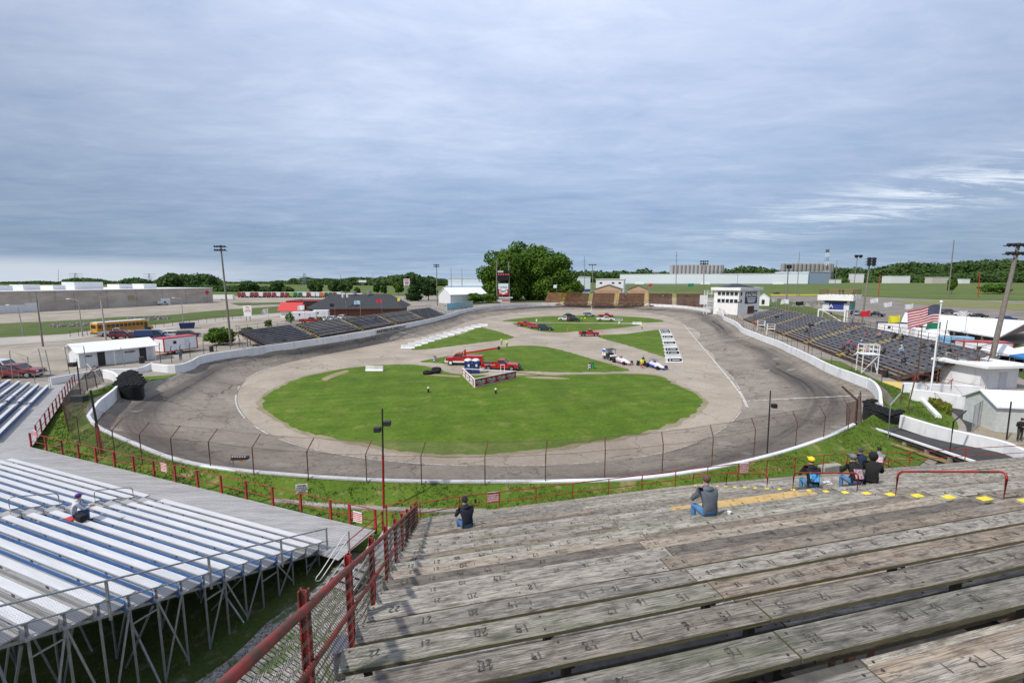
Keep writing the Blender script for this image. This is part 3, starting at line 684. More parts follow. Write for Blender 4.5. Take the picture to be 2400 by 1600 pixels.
def bank_pt(rnd):
    th = rnd.uniform(thof(V(-50, 50)), thof(V(50, 58))); d = 0.4 + 4.6 * rnd.random(); p = PP(th, RO(th) + d); 
    if mnoise.noise(p * 0.5) < -0.2: return None
    return V(p.x, p.y, gz(p) + .03)
tufts('grass_tufts', bank_pt, 16000, 0.13, BLADE)
def weed_pt(rnd):
    p = V(rnd.uniform(-22, 1), rnd.uniform(1, 22), G)
    if mnoise.noise(p * 0.35) < 0.05: return None
    return p
tufts('weeds', weed_pt, 5000, 0.12, BLADE, seed=5)

# ---------------------------------------------------------------- wooden grandstand
A76 = R(76); UU = V(math.sin(A76), math.cos(A76), 0); NN = V(-math.cos(A76), math.sin(A76), 0)
U2 = V(math.sin(R(80)), math.cos(R(80)), 0)
def zrow(v): return H - (1.65 + 0.455 * v)
def isect(v, p, q):
    """point of row line v on the plan line p-q"""
    p, q = V(*p), V(*q); a, b = NN.dot(p), NN.dot(q); t = (v - a) / (b - a); return p.lerp(q, t)
EL = ((-1.48, 3.36, 0), (-3.76, 17.5, 0)); JL = ((2.42, 5.07, 0), (3.03, 20.6, 0)); AL = ((9.3, 7.8, 0), (8.7, 22.0, 0))
def Erow(v): return isect(v, *EL)
def Jrow(v): return isect(v, *JL)
def Arow(v): return isect(v, *AL)
stand = thing('wooden_grandstand', 'weathered grey wooden grandstand with numbered plank seats in the foreground', 'grandstand', (0, 0, 0))
DIG = {'0': [[(0, 0), (0, 1), (.6, 1), (.6, 0), (0, 0)]], '1': [[(.3, 0), (.3, 1)]], '2': [[(0, .85), (.3, 1), (.6, .75), (0, 0), (.65, 0)]], '3': [[(0, 1), (.6, .9), (.2, .55), (.6, .3), (0, 0)]],
       '4': [[(.1, 1), (0, .4), (.6, .4)], [(.5, 1), (.5, 0)]], '5': [[(.6, 1), (0, 1), (0, .55), (.55, .4), (.5, 0), (0, 0)]], '6': [[(.5, 1), (0, .5), (.1, 0), (.6, .1), (.5, .5), (0, .4)]],
       '7': [[(0, 1), (.6, 1), (.2, 0)]], '8': [[(.3, .5), (0, .8), (.3, 1), (.6, .8), (0, .2), (.3, 0), (.6, .2), (.3, .5)]], '9': [[(.5, .5), (0, .6), (.1, 1), (.6, .9), (.4, 0)]]}
def digits(m, s, cx, cy, z, size, mi, rnd, w=0.014, flip=True):
    n = len(s); j = rnd.uniform(-.1, .1)
    for i, ch in enumerate(s):
        for st in DIG[ch]:
            P = []
            for x, y in st:
                X = (x - .3 + (i - (n - 1) / 2) * 1.0) * size * .8 + rnd.uniform(-.05, .05) * size; Y = (y - .5) * size + rnd.uniform(-.05, .05) * size
                X, Y = X + j * Y, Y
                if flip: X, Y = -X, -Y
                P.append(V(cx + X, cy + Y, z))
            for a, b in zip(P, P[1:]):
                d = (b - a)
                if d.length < 1e-4: continue
                d.normalize(); nn = V(-d.y, d.x, 0) * w / 2; a, b = a - d * w * .3, b + d * w * .3
                m.quad(a - nn, b - nn, b + nn, a + nn, mi)
def number_mat():
    t = NT('faded_number_paint'); o = t.pos(); f = t.rng(t.noise(o, 30, 5, 0.75), 0.44, 0.66); return t.base(t.mix(f, (0.035, 0.032, 0.028), (0.20, 0.185, 0.16)), 0.85)
NUMM = number_mat(); BOLT = paint('rusty_bolt', (0.05, 0.035, 0.03), 0.7)
TAN = paint('new_tan_board', (0.50, 0.34, 0.13), 0.8, var=0.2, scale=2, dirt=0.3)
rnd = random.Random(11)
def plank(name, a, b, v_off, wid, z, thick, mats, nums=None, spacing=0.45, start=0.3, seed=0, parent=stand, boltsides=True, numsize=.085, numw=.014):
    """plank lying from a to b (plan), its near edge on the line a-b, spreading 'wid' away from the camera side"""
    d = b - a; L_ = d.length - 0.012; ang = math.atan2(d.y, d.x); m = MB()
    nx = 6
    sag = [rnd.uniform(-.004, .004) for _ in range(nx + 1)]
    for i in range(nx + 1):
        x = L_ * i / nx; e1, e2 = rnd.uniform(-.004, .004), rnd.uniform(-.004, .004)
        m.v += [(x, v_off + e1, sag[i] - thick), (x, v_off + e1, sag[i] - .006), (x, v_off + e1 + .006, sag[i]), (x, v_off + wid + e2 - .006, sag[i]), (x, v_off + wid + e2, sag[i] - .006), (x, v_off + wid + e2, sag[i] - thick)]
    for i in range(nx):
        for j in range(6): j2 = (j + 1) % 6; m.f.append([6 * i + j, 6 * i + 6 + j, 6 * i + 6 + j2, 6 * i + j2]); m.m.append(0)
    m.f += [[0, 1, 2, 3, 4, 5], [6 * nx + j for j in range(6)][::-1]]; m.m += [0, 0]
    if boltsides:
        x = 0.07
        while x < L_:
            for y in (v_off + .05, v_off + wid - .05):
                m.tube([(x, y, 0), (x, y, .006)], 0.011, 8, 2)
            x += 1.83 if x + 1.83 < L_ - .5 or x > L_ - .5 else L_ - x - .07
    if nums:
        x = start
        for k in nums:
            if x > L_ - .1: break
            if rnd.random() < 0.8: digits(m, str(k), x + rnd.uniform(-.07, .07), v_off + wid * .5 + rnd.uniform(-.03, .03), .007, numsize * rnd.uniform(.7, 1.15), 1, rnd, w=numw * rnd.uniform(.7, 1.25))
            if rnd.random() < .3: m.quad(*[V(x + .22 + q[0], v_off + wid * .35 + q[1], .007) for q in ((0, 0), (.008, 0), (.012, .08), (.004, .08))], 1)
            x += spacing
    o = m.build(name, mats, parent, loc=(a.x, a.y, z)); o.rotation_euler = (rnd.uniform(-.012, .012), 0, ang); return o
ROWS = list(range(-4, 22)); frame = MB()
for k in ROWS:
    v = 3.8 + 0.7 * k; z = zrow(v); e, j, a = Erow(v), Jrow(v), Arow(v)
    # seat boards
    mt = [WOOD, NUMM, BOLT]
    shift = rnd.uniform(-.25, .25) if k > -3 else 0
    j = j + UU * shift
    n1 = list(range(22, 22 - 30, -1)); n1 = [q for q in n1 if q > 0]
    nj = int(round((j - e).length / .45))
    if k > -4: plank('seat_board', e, j, 0, .27, z, .045, mt, n1, .45, .35)
    rest = [q for q in range(22 - nj, 0, -1)]
    if k in (9, 10):
        mid = j.lerp(a, 0.45 if k == 9 else 0.3); plank('seat_board', j, mid, 0, .27, z, .045, mt, rest, .45, .25)
        plank('seat_board', mid, a, 0, .27, z, .045, [TAN, NUMM, BOLT], rest, .45, .25)
    else: plank('seat_board', j, a, 0, .27, z + .003, .045, mt, rest, .45, .25)
    a2 = a + U2 * 1.15; L2 = 24 * (.42 + .58 * (k + 3) / 24)
    n2 = list(range(10, 70)) if k % 3 else list(range(11, 71))
    if k == -4: pass
    elif k >= 19: plank('seat_board', a2, a2 + U2 * L2, 0, .27, z, .045, mt, n2, .45, .3)
    else:
        f = rnd.uniform(.2, .45); plank('seat_board', a2, a2 + U2 * L2 * f, 0, .27, z, .045, mt, n2, .45, .3); plank('seat_board', a2 + U2 * L2 * f, a2 + U2 * L2, 0, .27, z, .045, mt, n2[12:], .45, .3)
    # foot boards
    zf = z - .42; off = NN * .31
    plank('foot_board', e + off, j + off + UU * .5, 0, .37, zf, .04, [SHADEWOOD if k < 0 else WOOD, NUMM, BOLT])
    plank('foot_board', j + off + UU * .51, a + off, 0, .37, zf, .04, [TAN if k == 20 else WOOD, NUMM, BOLT])
    plank('foot_board', a2 + off, a2 + U2 * L2 + off, 0, .37, zf, .04, [WOOD, NUMM, BOLT])
    # steps in the aisle
    st = MB(); aw = 1.12
    for (vo, zz, w_) in ((.30, z - .17, .27), (.02, zf, .30)):
        p = a + UU * .01 + NN * vo; st.box(((p.x + UU.x * aw / 2 + NN.x * w_ / 2), (p.y + UU.y * aw / 2 + NN.y * w_ / 2), zz - .02), (aw, w_, .04), rz=math.atan2(UU.y, UU.x), m=0)
    yw = .14 + .22 * max(0, 1 - k / 10); p = a + UU * (.66 - yw * .3) + NN * .33; st.box((p.x + UU.x * yw / 2 + NN.x * .10, p.y + UU.y * yw / 2 + NN.y * .10, z - .168), (yw, .15, .012), rz=math.atan2(UU.y, UU.x), m=1)
    p = a + UU * .02 + NN * .04; st.box((p.x + UU.x * aw / 2 + NN.x * .05, p.y + UU.y * aw / 2 + NN.y * .05, zf + .003), (aw - .04, .10, .012), rz=math.atan2(UU.y, UU.x), m=1)
    st.build('aisle_step', [WOOD, YELLOW], stand)
    # steel: brackets under the seats, rusty angle behind
    s0 = UU * .02
    for q in [e.lerp(j, t) for t in (.06, .5, .97)] + [j.lerp(a, t) for t in (.35, .7, .985)] + [a2 + U2 * (.08 + 2.2 * t) for t in range(int(L2 / 2.2))]:
        c = q + NN * .14; frame.box((c.x, c.y, z - .045 - .19), (.07, .07, .37), rz=math.atan2(UU.y, UU.x), m=0); frame.box((c.x, c.y, z - .065), (.06, .24, .03), rz=math.atan2(UU.y, UU.x), m=0)
        frame.beam((c.x - NN.x * .45, c.y - NN.y * .45, zf - .12), (c.x + NN.x * .45, c.y + NN.y * .45, zf - .12), .07, .12, 0)
    q0, q1 = e - NN * .06, a - NN * .06; frame.beam((q0.x, q0.y, zf + .05), (q1.x, q1.y, zf + .05), .05, .05, 1)
    q0, q1 = e - NN * .005 , a - NN * .005; frame.beam((q0.x, q0.y, zf - .11), (q1.x, q1.y, zf - .11), .03, .10, 1)
# raking girders and columns
for f_ in (0.02, .5, .98):
    for lf in (lambda v: Erow(v).lerp(Jrow(v), f_), lambda v: Jrow(v).lerp(Arow(v), f_), lambda v: Arow(v) + U2 * (1 + 8 * f_), lambda v: Arow(v) + U2 * (12 + 8 * f_)):
        p, q = lf(1.7), lf(18.7); frame.beam((p.x, p.y, zrow(1.7) - .68), (q.x, q.y, zrow(18.7) - .68), .12, .25, 1)
        for v in (2.0, 5.5, 9, 12.5, 16, 18.6):
            c = lf(v); frame.beam((c.x, c.y, G - .1), (c.x, c.y, zrow(v) - .7), .12, .12, 1)
BLKST = paint('black_steel', (0.02, 0.018, 0.016), 0.6, dirt=.2, dirtc=(.1, .05, .03))
frame.build('steel_frame', [BLKST, RUST], stand)
# front edge walkway planks
zf0 = zrow(18.5) - .42
fw = MB()
e, j, a = Erow(19.05), Jrow(19.05), Arow(19.05)
plank('foot_board', e, j, 0, .28, zf0 + .002, .04, [TAN, NUMM, BOLT]); plank('foot_board', j, a, 0, .28, zf0 + .002, .04, [WOOD, NUMM, BOLT])
plank('foot_board', a, a + U2 * 25, 0, .28, zf0 + .002, .04, [WOOD, NUMM, BOLT])
# hoop hand rails along the aisle
def px_of(p):
    X, Y, Z = p[0], p[1], p[2] - H; dep = Y * CP - Z * SP; dn = -Y * SP - Z * CP; return 1200 + FPX * X / dep, 800 + FPX * dn / dep
def v_at_px(x, off=.45):
    lo, hi = 4.0, 19.0
    for _ in range(40):
        v = (lo + hi) / 2; p = Arow(v) + UU * off; p.z = zrow(v) - .42
        if px_of(p)[0] > x: lo = v
        else: hi = v
    return v
for xa, xb, lb in ((1592, 1650, 'lowest'), (1700, 1795, 'second'), (1855, 2004, 'third'), (2094, 2344, 'nearest')):
    va, vb = v_at_px(xa), v_at_px(xb); P = []
    pa, pb = Arow(va) + UU * .45, Arow(vb) + UU * .45; za, zb = zrow(va) - .42, zrow(vb) - .42; h = 1.08
    pa = V(pa.x, pa.y, za); pb = V(pb.x, pb.y, zb); ta, tb = pa + V(0, 0, h), pb + V(0, 0, h * .97); d = (tb - ta).normalized(); r = .14
    pts = [pa, ta - V(0, 0, r)] + [ta - V(0, 0, r * (1 - math.sin(x))) + d * r * (1 - math.cos(x)) for x in (.4, .8, 1.2)] + [ta + d * r, tb - d * r] + [tb - d * r * (1 - math.sin(x)) - V(0, 0, r * (1 - math.cos(x))) for x in (.4, .8, 1.2)] + [tb - V(0, 0, r), pb]
    MB().tube(pts, .024, 10).build('hand_rail', RED, stand, smooth=True)

# ---------------------------------------------------------------- red pipe and chain-link fence beside the wooden stand
cf = thing('chain_link_fence', 'red pipe fence with rusty chain link along the left edge of the wooden stand', 'fence')
def fpt(v, h):
    e = Erow(v) - UU * .13; return V(e.x, e.y, zrow(v) + h)
cm = MB(); cm.tube([fpt(v, .74 + .004 * math.sin(v * 3)) for v in [1.2 + .6 * i for i in range(30)]], .036, 12); cm.build('top_rail', RUST if False else rusty('worn_red_pipe', (0.30, 0.03, 0.025), (0.13, 0.055, 0.035), (0.42, 0.6), 5.0, 0.6), cf, smooth=True)
WRP = bpy.data.materials['worn_red_pipe']
MB().tube([fpt(v, .22) for v in [1.2 + .6 * i for i in range(30)]], .026, 10).build('middle_rail', WRP, cf, smooth=True)
for v in (1.9, 3.62, 5.25, 6.9, 8.6, 10.3, 12.0, 13.8, 15.6, 17.4, 18.6):
    p = fpt(v, -.55); m = MB(); b = V(p.x - UU.x * .05, p.y - UU.y * .05, p.z)
    m.beam(b, b + V(0, 0, 1.42), .075, .012); m.beam(b + V(0.03, 0.0, 0), b + V(.03, 0, 1.42), .012, .06); m.beam(b + V(-.03, 0.0, 0), b + V(-.03, 0, 1.42), .012, .06); m.build('post', RED, cf)
    q = fpt(v, .74); MB().tube([q + V(-.05, 0, .04 * math.sin(t)) + V(.045 * math.cos(t), .045 * math.cos(t) * .2, .045 * math.sin(t)) for t in [x * .6 for x in range(11)]], .006, 5).build('tie_wire', WHITE2, cf)
wires = MB(); pit = .062; L0, L1 = 1.3, 18.5; n = int((L1 - L0) / pit * 1.12)
for i in range(n):
    v0 = L0 + (L1 - L0) * i / n; pts = []; K2 = 18
    for s_ in range(K2 + 1):
        vv = v0 + (pit / 2 if s_ % 2 else -pit / 2) * .95; hh = .70 - 1.12 * s_ / K2
        jx = .012 * mnoise.noise(V(vv * 1.7, hh * 2, 0)) ; q = fpt(vv + jx * 2, hh); q = q + UU * (.010 if s_ % 2 else -.004) + UU * (.05 * mnoise.noise(V(vv * .8, hh, 4)) - .0); pts.append(q)
    for a, b in zip(pts, pts[1:]): wires.tube([a, b], .0028, 3, caps=False)
wires.build('wire_mesh', paint('rusty_wire', (0.055, 0.04, 0.035), 0.7), cf)

# ---------------------------------------------------------------- aluminium bleachers (central left)
BP, BD = V(-11.687, 9.838, 6.392), V(.2560, .6515, -.2401); BH = V(BD.x, BD.y, 0); BN = BH.normalized(); BU = V(-BN.y, BN.x, 0)
bl = thing('aluminium_bleachers', 'long aluminium bleachers with white seats and blue risers left of the wooden stand', 'bleachers')
def brow(i, s, z=0): q = BP + BD * i + BU * s; return V(q.x, q.y, q.z + z)
ZD = BP.z + 13 * BD.z - .42
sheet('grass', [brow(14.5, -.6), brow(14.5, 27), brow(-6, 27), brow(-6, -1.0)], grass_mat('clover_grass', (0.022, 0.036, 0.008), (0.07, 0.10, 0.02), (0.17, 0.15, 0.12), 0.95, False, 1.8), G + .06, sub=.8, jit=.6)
def alu_plank(name, a, b, wid, thick, mats, parent, nums=None):
    d = b - a; L_ = d.length; m = MB(); m.box((L_ / 2, wid / 2, -thick / 2), (L_, wid, thick), m=0)
    m.box((-.012, wid / 2, -thick / 2), (.02, wid + .01, thick + .012), m=1)
    if nums:
        x = .22; k = nums
        while x < L_ - .1:
            digits(m, str(k), x, wid * .5, .004, .06, 2, rnd, .009, True); x += .45; k += 1
    o = m.build(name, mats, parent, loc=tuple(a)); o.rotation_euler = (0, 0, math.atan2(d.y, d.x)); return o
NUMD = paint('seat_number_ink', (0.16, 0.16, 0.17), 0.6)
for i in range(-4, 14):
    for s0, s1, n0 in ((0.0, 10.6, 1), (11.75, 25.5, 30)):
        a, b = brow(i, s1), brow(i, s0)   # from left to right so that local y points away
        d_ = (b - a); alu_plank('seat', b, a, -.25, .045, [ALU, ALUEDGE, NUMD], bl, None)
        o = bl.children[-1]
        m = MB(); x = .25; k = n0
        while x < (s1 - s0) - .1: digits(m, str(k), x, -.125, .0, .07, 0, rnd, .010, False); x += .45; k += 1
        q = m.build('seat_numbers', NUMD, o); q.location = (0, 0, .003)
    if i < 13:
        for s0, s1 in ((-.05, 25.5),):
            a = brow(i, s0, -.42) + BN * .02; b = brow(i, s1, -.42) + BN * .02
            m = MB(); L_ = (b - a).length; m.box((L_ / 2, -.30, -.02), (L_, .60, .04), m=0); o = m.build('tread', ALUDECK, bl, loc=tuple(a)); o.rotation_euler = (0, 0, math.atan2((b - a).y, (b - a).x))
            c = BN * .645; m = MB(); rz = math.atan2(BU.y, BU.x); mid = brow(i, (s0 + s1) / 2, 0) + c
            ztop = BP.z + BD.z * i - .42 + .10; zb = BP.z + BD.z * (i + 1) - .42
            m.box((mid.x, mid.y, (ztop + zb) / 2), (s1 - s0, .025, ztop - zb), rz=rz)
            m.build('riser', BLUE if 2 <= i <= 10 else ALUEDGE, bl)
deck = MB(); dw = 2.45; n_ = 15
for q in range(n_):
    a = brow(13, -1.15, -.42) + BN * (.0 + q * dw / n_); b = brow(13, 28.8, -.42) + BN * (q * dw / n_); deck.beam(a.lerp(b, .5) - (b - a) * .5 - V(0, 0, .02), b - V(0, 0, .02), dw / n_ - .014, .04)
o = deck.build('front_walkway', ALUWALK, bl)
# stepping blocks in the aisle
for i in range(-4, 13):
    c = brow(i, 11.18, -.30) + BN * .42; MB().box(tuple(c), (1.0, .34, .2), rz=math.atan2(BU.y, BU.x)).build('aisle_step', ALUDECK, bl)
def hoop(ia, ib, s, h, mat, parent, mid=True):
    a, b = brow(ia, s, -.42) + BN * .2, brow(ib, s, -.42) + BN * .2; ta, tb = a + V(0, 0, h), b + V(0, 0, h); d = (tb - ta).normalized(); r = .15; m = MB()
    pts = [a, ta - V(0, 0, r)] + [ta - V(0, 0, r * (1 - math.sin(x))) + d * r * (1 - math.cos(x)) for x in (.4, .8, 1.2)] + [ta + d * r, tb - d * r] + [tb - d * r * (1 - math.sin(x)) - V(0, 0, r * (1 - math.cos(x))) for x in (.4, .8, 1.2)] + [tb - V(0, 0, r), b]
    m.tube(pts, .022, 8)
    if mid: m.tube([a + V(0, 0, h * .5), b + V(0, 0, h * .5)], .018, 8)
    m.build('hand_rail', GALV, parent, smooth=True)
hoop(11.6, 9.4, 11.18, 1.05, GALV, bl); hoop(7.6, 5.4, 11.18, 1.05, GALV, bl); hoop(3.6, 1.4, 11.18, 1.05, GALV, bl)
# supports
def bent(s, full=True):
    m = MB(); w = .045
    for i in range(-4, 14):
        p = brow(i, s) + BN * .125 * 1; m.beam((p.x, p.y, G - .05) if s < 1 or i % 2 == 0 else (p.x, p.y, p.z - .5), (p.x, p.y, p.z - .05), w, w); m.beam(p + V(0, 0, -.06) - BN * .12, p + V(0, 0, -.06) + BN * .12, .05, .03)
        if i < 13:
            q = brow(i + 1, s) + BN * .125; m.beam(p + V(0, 0, -.50), q + V(0, 0, -.50), .05, .09)
            if full and i % 2 == 0: m.beam((p.x, p.y, G + .1), (q.x, q.y, q.z - .5), .04, .04)
            if full and i % 3 == 0: m.beam((p.x, p.y, p.z - 1.0), (q.x, q.y, q.z - 1.0 + .24), .04, .04)
            if full and i % 3 == 1: m.beam((p.x, p.y, p.z - .5), (q.x, q.y, G + .2), .045, .045)
    m.build('support_frame', GALV, bl)
for n_, s in enumerate((.12, 2.6, 5.2, 7.8, 10.5, 13, 16, 19, 22, 25)): bent(s, n_ < 3)
# long diagonals between frames
m = MB()
for i in (0, 4, 8):
    for s in (.12, 3.7): p, q = brow(i, s), brow(i, s + 1.8); MB().beam((p.x, p.y, G), (q.x, q.y, q.z - .6), .05, .05).build('cross_brace', GALV, bl); MB().beam((q.x, q.y, G), (p.x, p.y, p.z - .6), .05, .05).build('cross_brace', GALV, bl)
# end guard fence
gf = thing('guard_fence', 'galvanised chain link guard fence closing the right end of the aluminium bleachers', 'fence')
def gpt(i, h): q = brow(i, -.16) + BN * .2; return V(q.x, q.y, q.z + h)
m = MB(); m.tube([gpt(-4, .60), gpt(13.3, .60)], .028, 10); m.build('top_rail', GALV, gf, smooth=True)
MB().tube([gpt(-4, .02), gpt(13.3, .02)], .022, 10).build('middle_rail', GALV, gf, smooth=True)
for i in (-1.6, 2.05, 5.95, 9.9, 13.2): a = gpt(i, -.55); MB().beam(a, a + V(0, 0, 1.15), .06, .05).build('post', GALV, gf)
wires = MB(); Lh = BD.length * 17.3; n = int(Lh / .062 * 1.0)
for i in range(n):
    i0 = -4 + 17.3 * i / n; pts = []
    for s_ in range(17): pts.append(gpt(i0 + (.045 if s_ % 2 else -.045), .60 - 1.1 * s_ / 16) + BU * (.006 if s_ % 2 else -.006))
    for a, b in zip(pts, pts[1:]): wires.tube([a, b], .0019, 3, caps=False)
wires.build('wire_mesh', paint('grey_wire', (0.20, 0.20, 0.20), 0.55, 0.3), gf)
# ---------------------------------------------------------------- second aluminium bleachers, far left
U3 = V(-.614, .789, 0).normalized(); N3 = V(-U3.y, U3.x, 0)   # N3 points up the rows (left, towards the camera side)
if N3.x > 0: N3 = -N3
ZS = ZD + .42
b2 = thing('aluminium_bleachers', 'smaller aluminium bleachers at the left edge whose rows run away from the camera', 'bleachers')
o0 = T(2, 1013, ZS)
def sdist(x, y): return (T(x, y, ZS) - o0).dot(U3)
sA, sB, sC = sdist(67, 949), sdist(72, 938), sdist(115, 901)
for k in range(0, 8):
    base = o0 + N3 * .70 * k + V(0, 0, .24 * k)
    for s0, s1 in ((-1.5 - .2 * k, sA - .12 * k), (sA + 1.3 - .12 * k, sC + .05 * k)):
        a, b = base + U3 * s0, base + U3 * s1; m = MB(); L_ = (b - a).length; m.box((L_ / 2, .125, -.022), (L_, .25, .045)); m.box((L_ / 2, .14, -.18), (L_ - .1, .03, .26), m=1); o = m.build('seat', [ALU, BLUE], b2, loc=tuple(a)); o.rotation_euler = (0, 0, math.atan2(U3.y, U3.x))
        for q in range(int(L_ / 1.8) + 1): MB().box((q * 1.8 + .08, .12, -.24), (.05, .05, .4)).build('bracket', GALV, o)
    a, b = base + U3 * (-3 - .1 * k) + N3 * .1 + V(0, 0, -.42 + .24), base + U3 * (sC + .05 * k) + N3 * .1 + V(0, 0, -.42 + .24); L_ = (b - a).length
    m = MB(); m.box((L_ / 2, .30, -.02), (L_, .6, .04)); o = m.build('tread', ALUDECK, b2, loc=tuple(a)); o.rotation_euler = (0, 0, math.atan2(U3.y, U3.x))
    m = MB(); m.box((L_ / 2, -.0, -.14), (L_, .03, .2)); o = m.build('riser', BLUE, b2, loc=tuple(a)); o.rotation_euler = (0, 0, math.atan2(U3.y, U3.x))
C0 = brow(13, 28.6, -.42) + BN * dw      # outer corner of the walkways
E3 = T(176, 897, ZD)
d3 = (E3 - C0); L3 = d3.length; d3n = d3.normalized(); n3 = V(-d3n.y, d3n.x, 0)
m = MB(); w3 = 3.4
for q in range(21):
    a = C0 + n3 * (w3 * (q + .5) / 21); m.beam(a - V(0, 0, .028) - d3n * 8.0, a + d3n * L3 - V(0, 0, .028), w3 / 21 - .014, .04)
m.build('front_walkway', ALUWALK, b2)
m = MB()
for q in range(6):
    p = C0 + d3n * (L3 * q / 5) + n3 * .3
    m.beam((p.x, p.y, gz(p)), (p.x, p.y, ZD - .04), .06, .06)
m.build('support_frame', GALV, b2)
for k, (i0, i1) in enumerate(((.4, 1.9),)):
    a = o0 + U3 * (sA + .6) + N3 * .2 + V(0, 0, -.3); b = a + N3 * 1.9 + V(0, 0, .6); h = V(0, 0, .95)
    MB().tube([a, a + h, b + h, b], .022, 8).tube([a + h * .5, b + h * .5], .018, 6).build('hand_rail', GALV, b2, smooth=True)
m = MB(); a = T(119, 908, ZD)
for q in range(5): c = a + V(-.9 * q, -.7 * q, .55 * q); m.tube([c, c + V(0, 0, 1.1)], .025, 6)
m.tube([a + V(0, 0, 1.1), a + V(-3.6, -2.8, 3.3)], .022, 6).tube([a + V(0, 0, .6), a + V(-3.6, -2.8, 2.8)], .02, 6)
m.build('hand_rail', GALV, b2, smooth=True)

# ---------------------------------------------------------------- red guard rails
def rail(label, base, h=1.0, mids=(.5,), flat=False, postw=.05, r=.022, group=None, name='guard_rail', mat=None):
    t = thing(name, label, 'railing', tuple(base[0])); B = [V(*p) - V(*base[0]) for p in base]; mat = mat or RED
    for p in B:
        if flat: MB().box((p.x, p.y, p.z + h / 2 - .1), (postw, postw * .8, h + .2), rz=flat).build('post', mat, t)
        else: MB().tube([p - V(0, 0, .15), p + V(0, 0, h)], r * 1.1, 8).build('post', mat, t, smooth=True)
    MB().tube([p + V(0, 0, h) for p in B], r, 8).build('top_rail', mat, t, smooth=True)
    for mm in mids: MB().tube([p + V(0, 0, h * mm) for p in B], r * .9, 8).build('middle_rail', mat, t, smooth=True)
    return t
rb = [brow(13, s, -.42) + BN * (dw - .03) for s in [28.6 - 1.93 * q for q in range(15)]] + [brow(13, 0.4, -.42) + BN * (dw - .03), brow(13, -1.1, -.42) + BN * (dw - .03)]
RBULL = rail('long red guard rail with square posts along the front of the white-seated aluminium bleachers', rb, 1.0, (.42,), flat=math.atan2(BU.y, BU.x), postw=.11)
rb = [C0 + d3n * (L3 * (q / 13.0)) for q in range(14)]
rail('red guard rail with square posts climbing along the far left walkway', rb[1:], 1.05, (.42,), flat=math.atan2(d3n.y, d3n.x), postw=.11)
zw = zf0
wb = [(985, 1222), (1077, 1205), (1170, 1193.5), (1256, 1183), (1342, 1172), (1426, 1161), (1504, 1151.5), (1582, 1141), (1657, 1131), (1729, 1122), (1796, 1114), (1862, 1107.5), (1928, 1101), (1984, 1097), (2052, 1093)]
rail('red pipe guard rail along the front edge of the wooden stand', [T(x, y, zw) for x, y in wb], .86, (.45,))
rail('short red pipe rail on the wooden stand front beside the exit ramp', [T(x, y, zw) for x, y in ((2070, 1098), (2130, 1095), (2260, 1086), (2400, 1077), (2520, 1070))], .9, (.5,))
p = T(2052, 1093, zw); q = T(2152, 1118, zw - .4)
rail('red hand rail sloping down to the tunnel steps at the right', [p + V(.1, .1, 0), p.lerp(q, .5) + V(0, .6, -.3), q + V(0, .9, -.6)], .86, (.5,))
# stair from the walkway to the gravel, its rails
sr = thing('access_stairs', 'small aluminium stair with looped hand rails between the two stands', 'stairs')
st0 = brow(13, -1.18, -.42) + BN * .25; sdir = V(-.42, -.9, 0).normalized(); sside = V(.9, -.42, 0).normalized()
for k in range(5):
    c = st0 + sside * .75 + sdir * (.14 + .27 * k) + V(0, 0, -.15 * (k + 1)); MB().box(tuple(c), (1.3, .27, .04), rz=math.atan2(sside.y, sside.x)).build('tread', ALUDECK, sr)
m = MB()
for s_ in (.08, 1.42): a = st0 + sside * s_; b = a + sdir * 1.5 + V(0, 0, -.86); m.beam(a - V(0, 0, .1), b, .04, .14)
m.build('stringer', GALV, sr)
for s_ in (.05, 1.45):
    a = st0 + sside * s_; U_ = V(0, 0, 1)
    top = [a + U_ * .95 - sdir * .25, a + U_ * .93, a + sdir * 1.25 + U_ * .12, a + sdir * 1.5 + U_ * .0, a + sdir * 1.58 - U_ * .12, a + sdir * 1.45 - U_ * .22, a + sdir * 1.22 - U_ * .18, a + U_ * .55, a + U_ * .5 - sdir * .25]
    Q = []
    for i in range(len(top) - 1):
        p0, p1, p2, p3 = top[max(0, i - 1)], top[i], top[i + 1], top[min(len(top) - 1, i + 2)]
        for j in range(5): t = j / 5; Q.append(0.5 * ((2 * p1) + (p2 - p0) * t + (2 * p0 - 5 * p1 + 4 * p2 - p3) * t * t + (3 * p1 - p0 - 3 * p2 + p3) * t ** 3))
    Q.append(top[-1]); MB().tube(Q, .02, 8).build('hand_rail', ALU, sr, smooth=True)
    MB().beam(a - sdir * .25 + U_ * -.05, a - sdir * .25 + U_ * .98, .05, .05).build('post', GALV, sr)
# landing and angled red rails left of the light pole
p0 = T(896, 1200, ZD + .9); p1 = T(815, 1268, ZD + .9); p2 = T(905, 1182, ZD + 1.6)
lr = thing('landing_rail', 'angled red pipe rail at the landing between the two stands', 'railing')
MB().tube([p0, p1, V(p1.x, p1.y, ZD)], .024, 8).tube([p0 - V(0, 0, .45), p1 - V(0, 0, .45)], .022, 8).build('side_rail', RED, lr, smooth=True)
MB().beam(V(p0.x, p0.y, G), p0 + V(0, 0, .05), .08, .08).build('post', RED, lr)
q0 = T(985, 1180, zw + .5)
MB().tube([p0, p2, T(983, 1170, zw + .86)], .022, 8).tube([p2 - V(0, 0, .5), T(983, 1189, zw + .45)], .02, 8).build('cross_rail', RED, lr, smooth=True)
MB().beam(V(p2.x, p2.y, G), p2, .06, .06).build('post', RED, lr)
m = MB(); a = T(905, 1232, zw - .5); m.prism([(a.x, a.y), (a.x + 1.5, a.y - .35), (a.x + 1.2, a.y - 2.6), (a.x - .2, a.y - 2.3)], zw - .56, zw - .5); m.build('landing_deck', ALUDECK, lr)

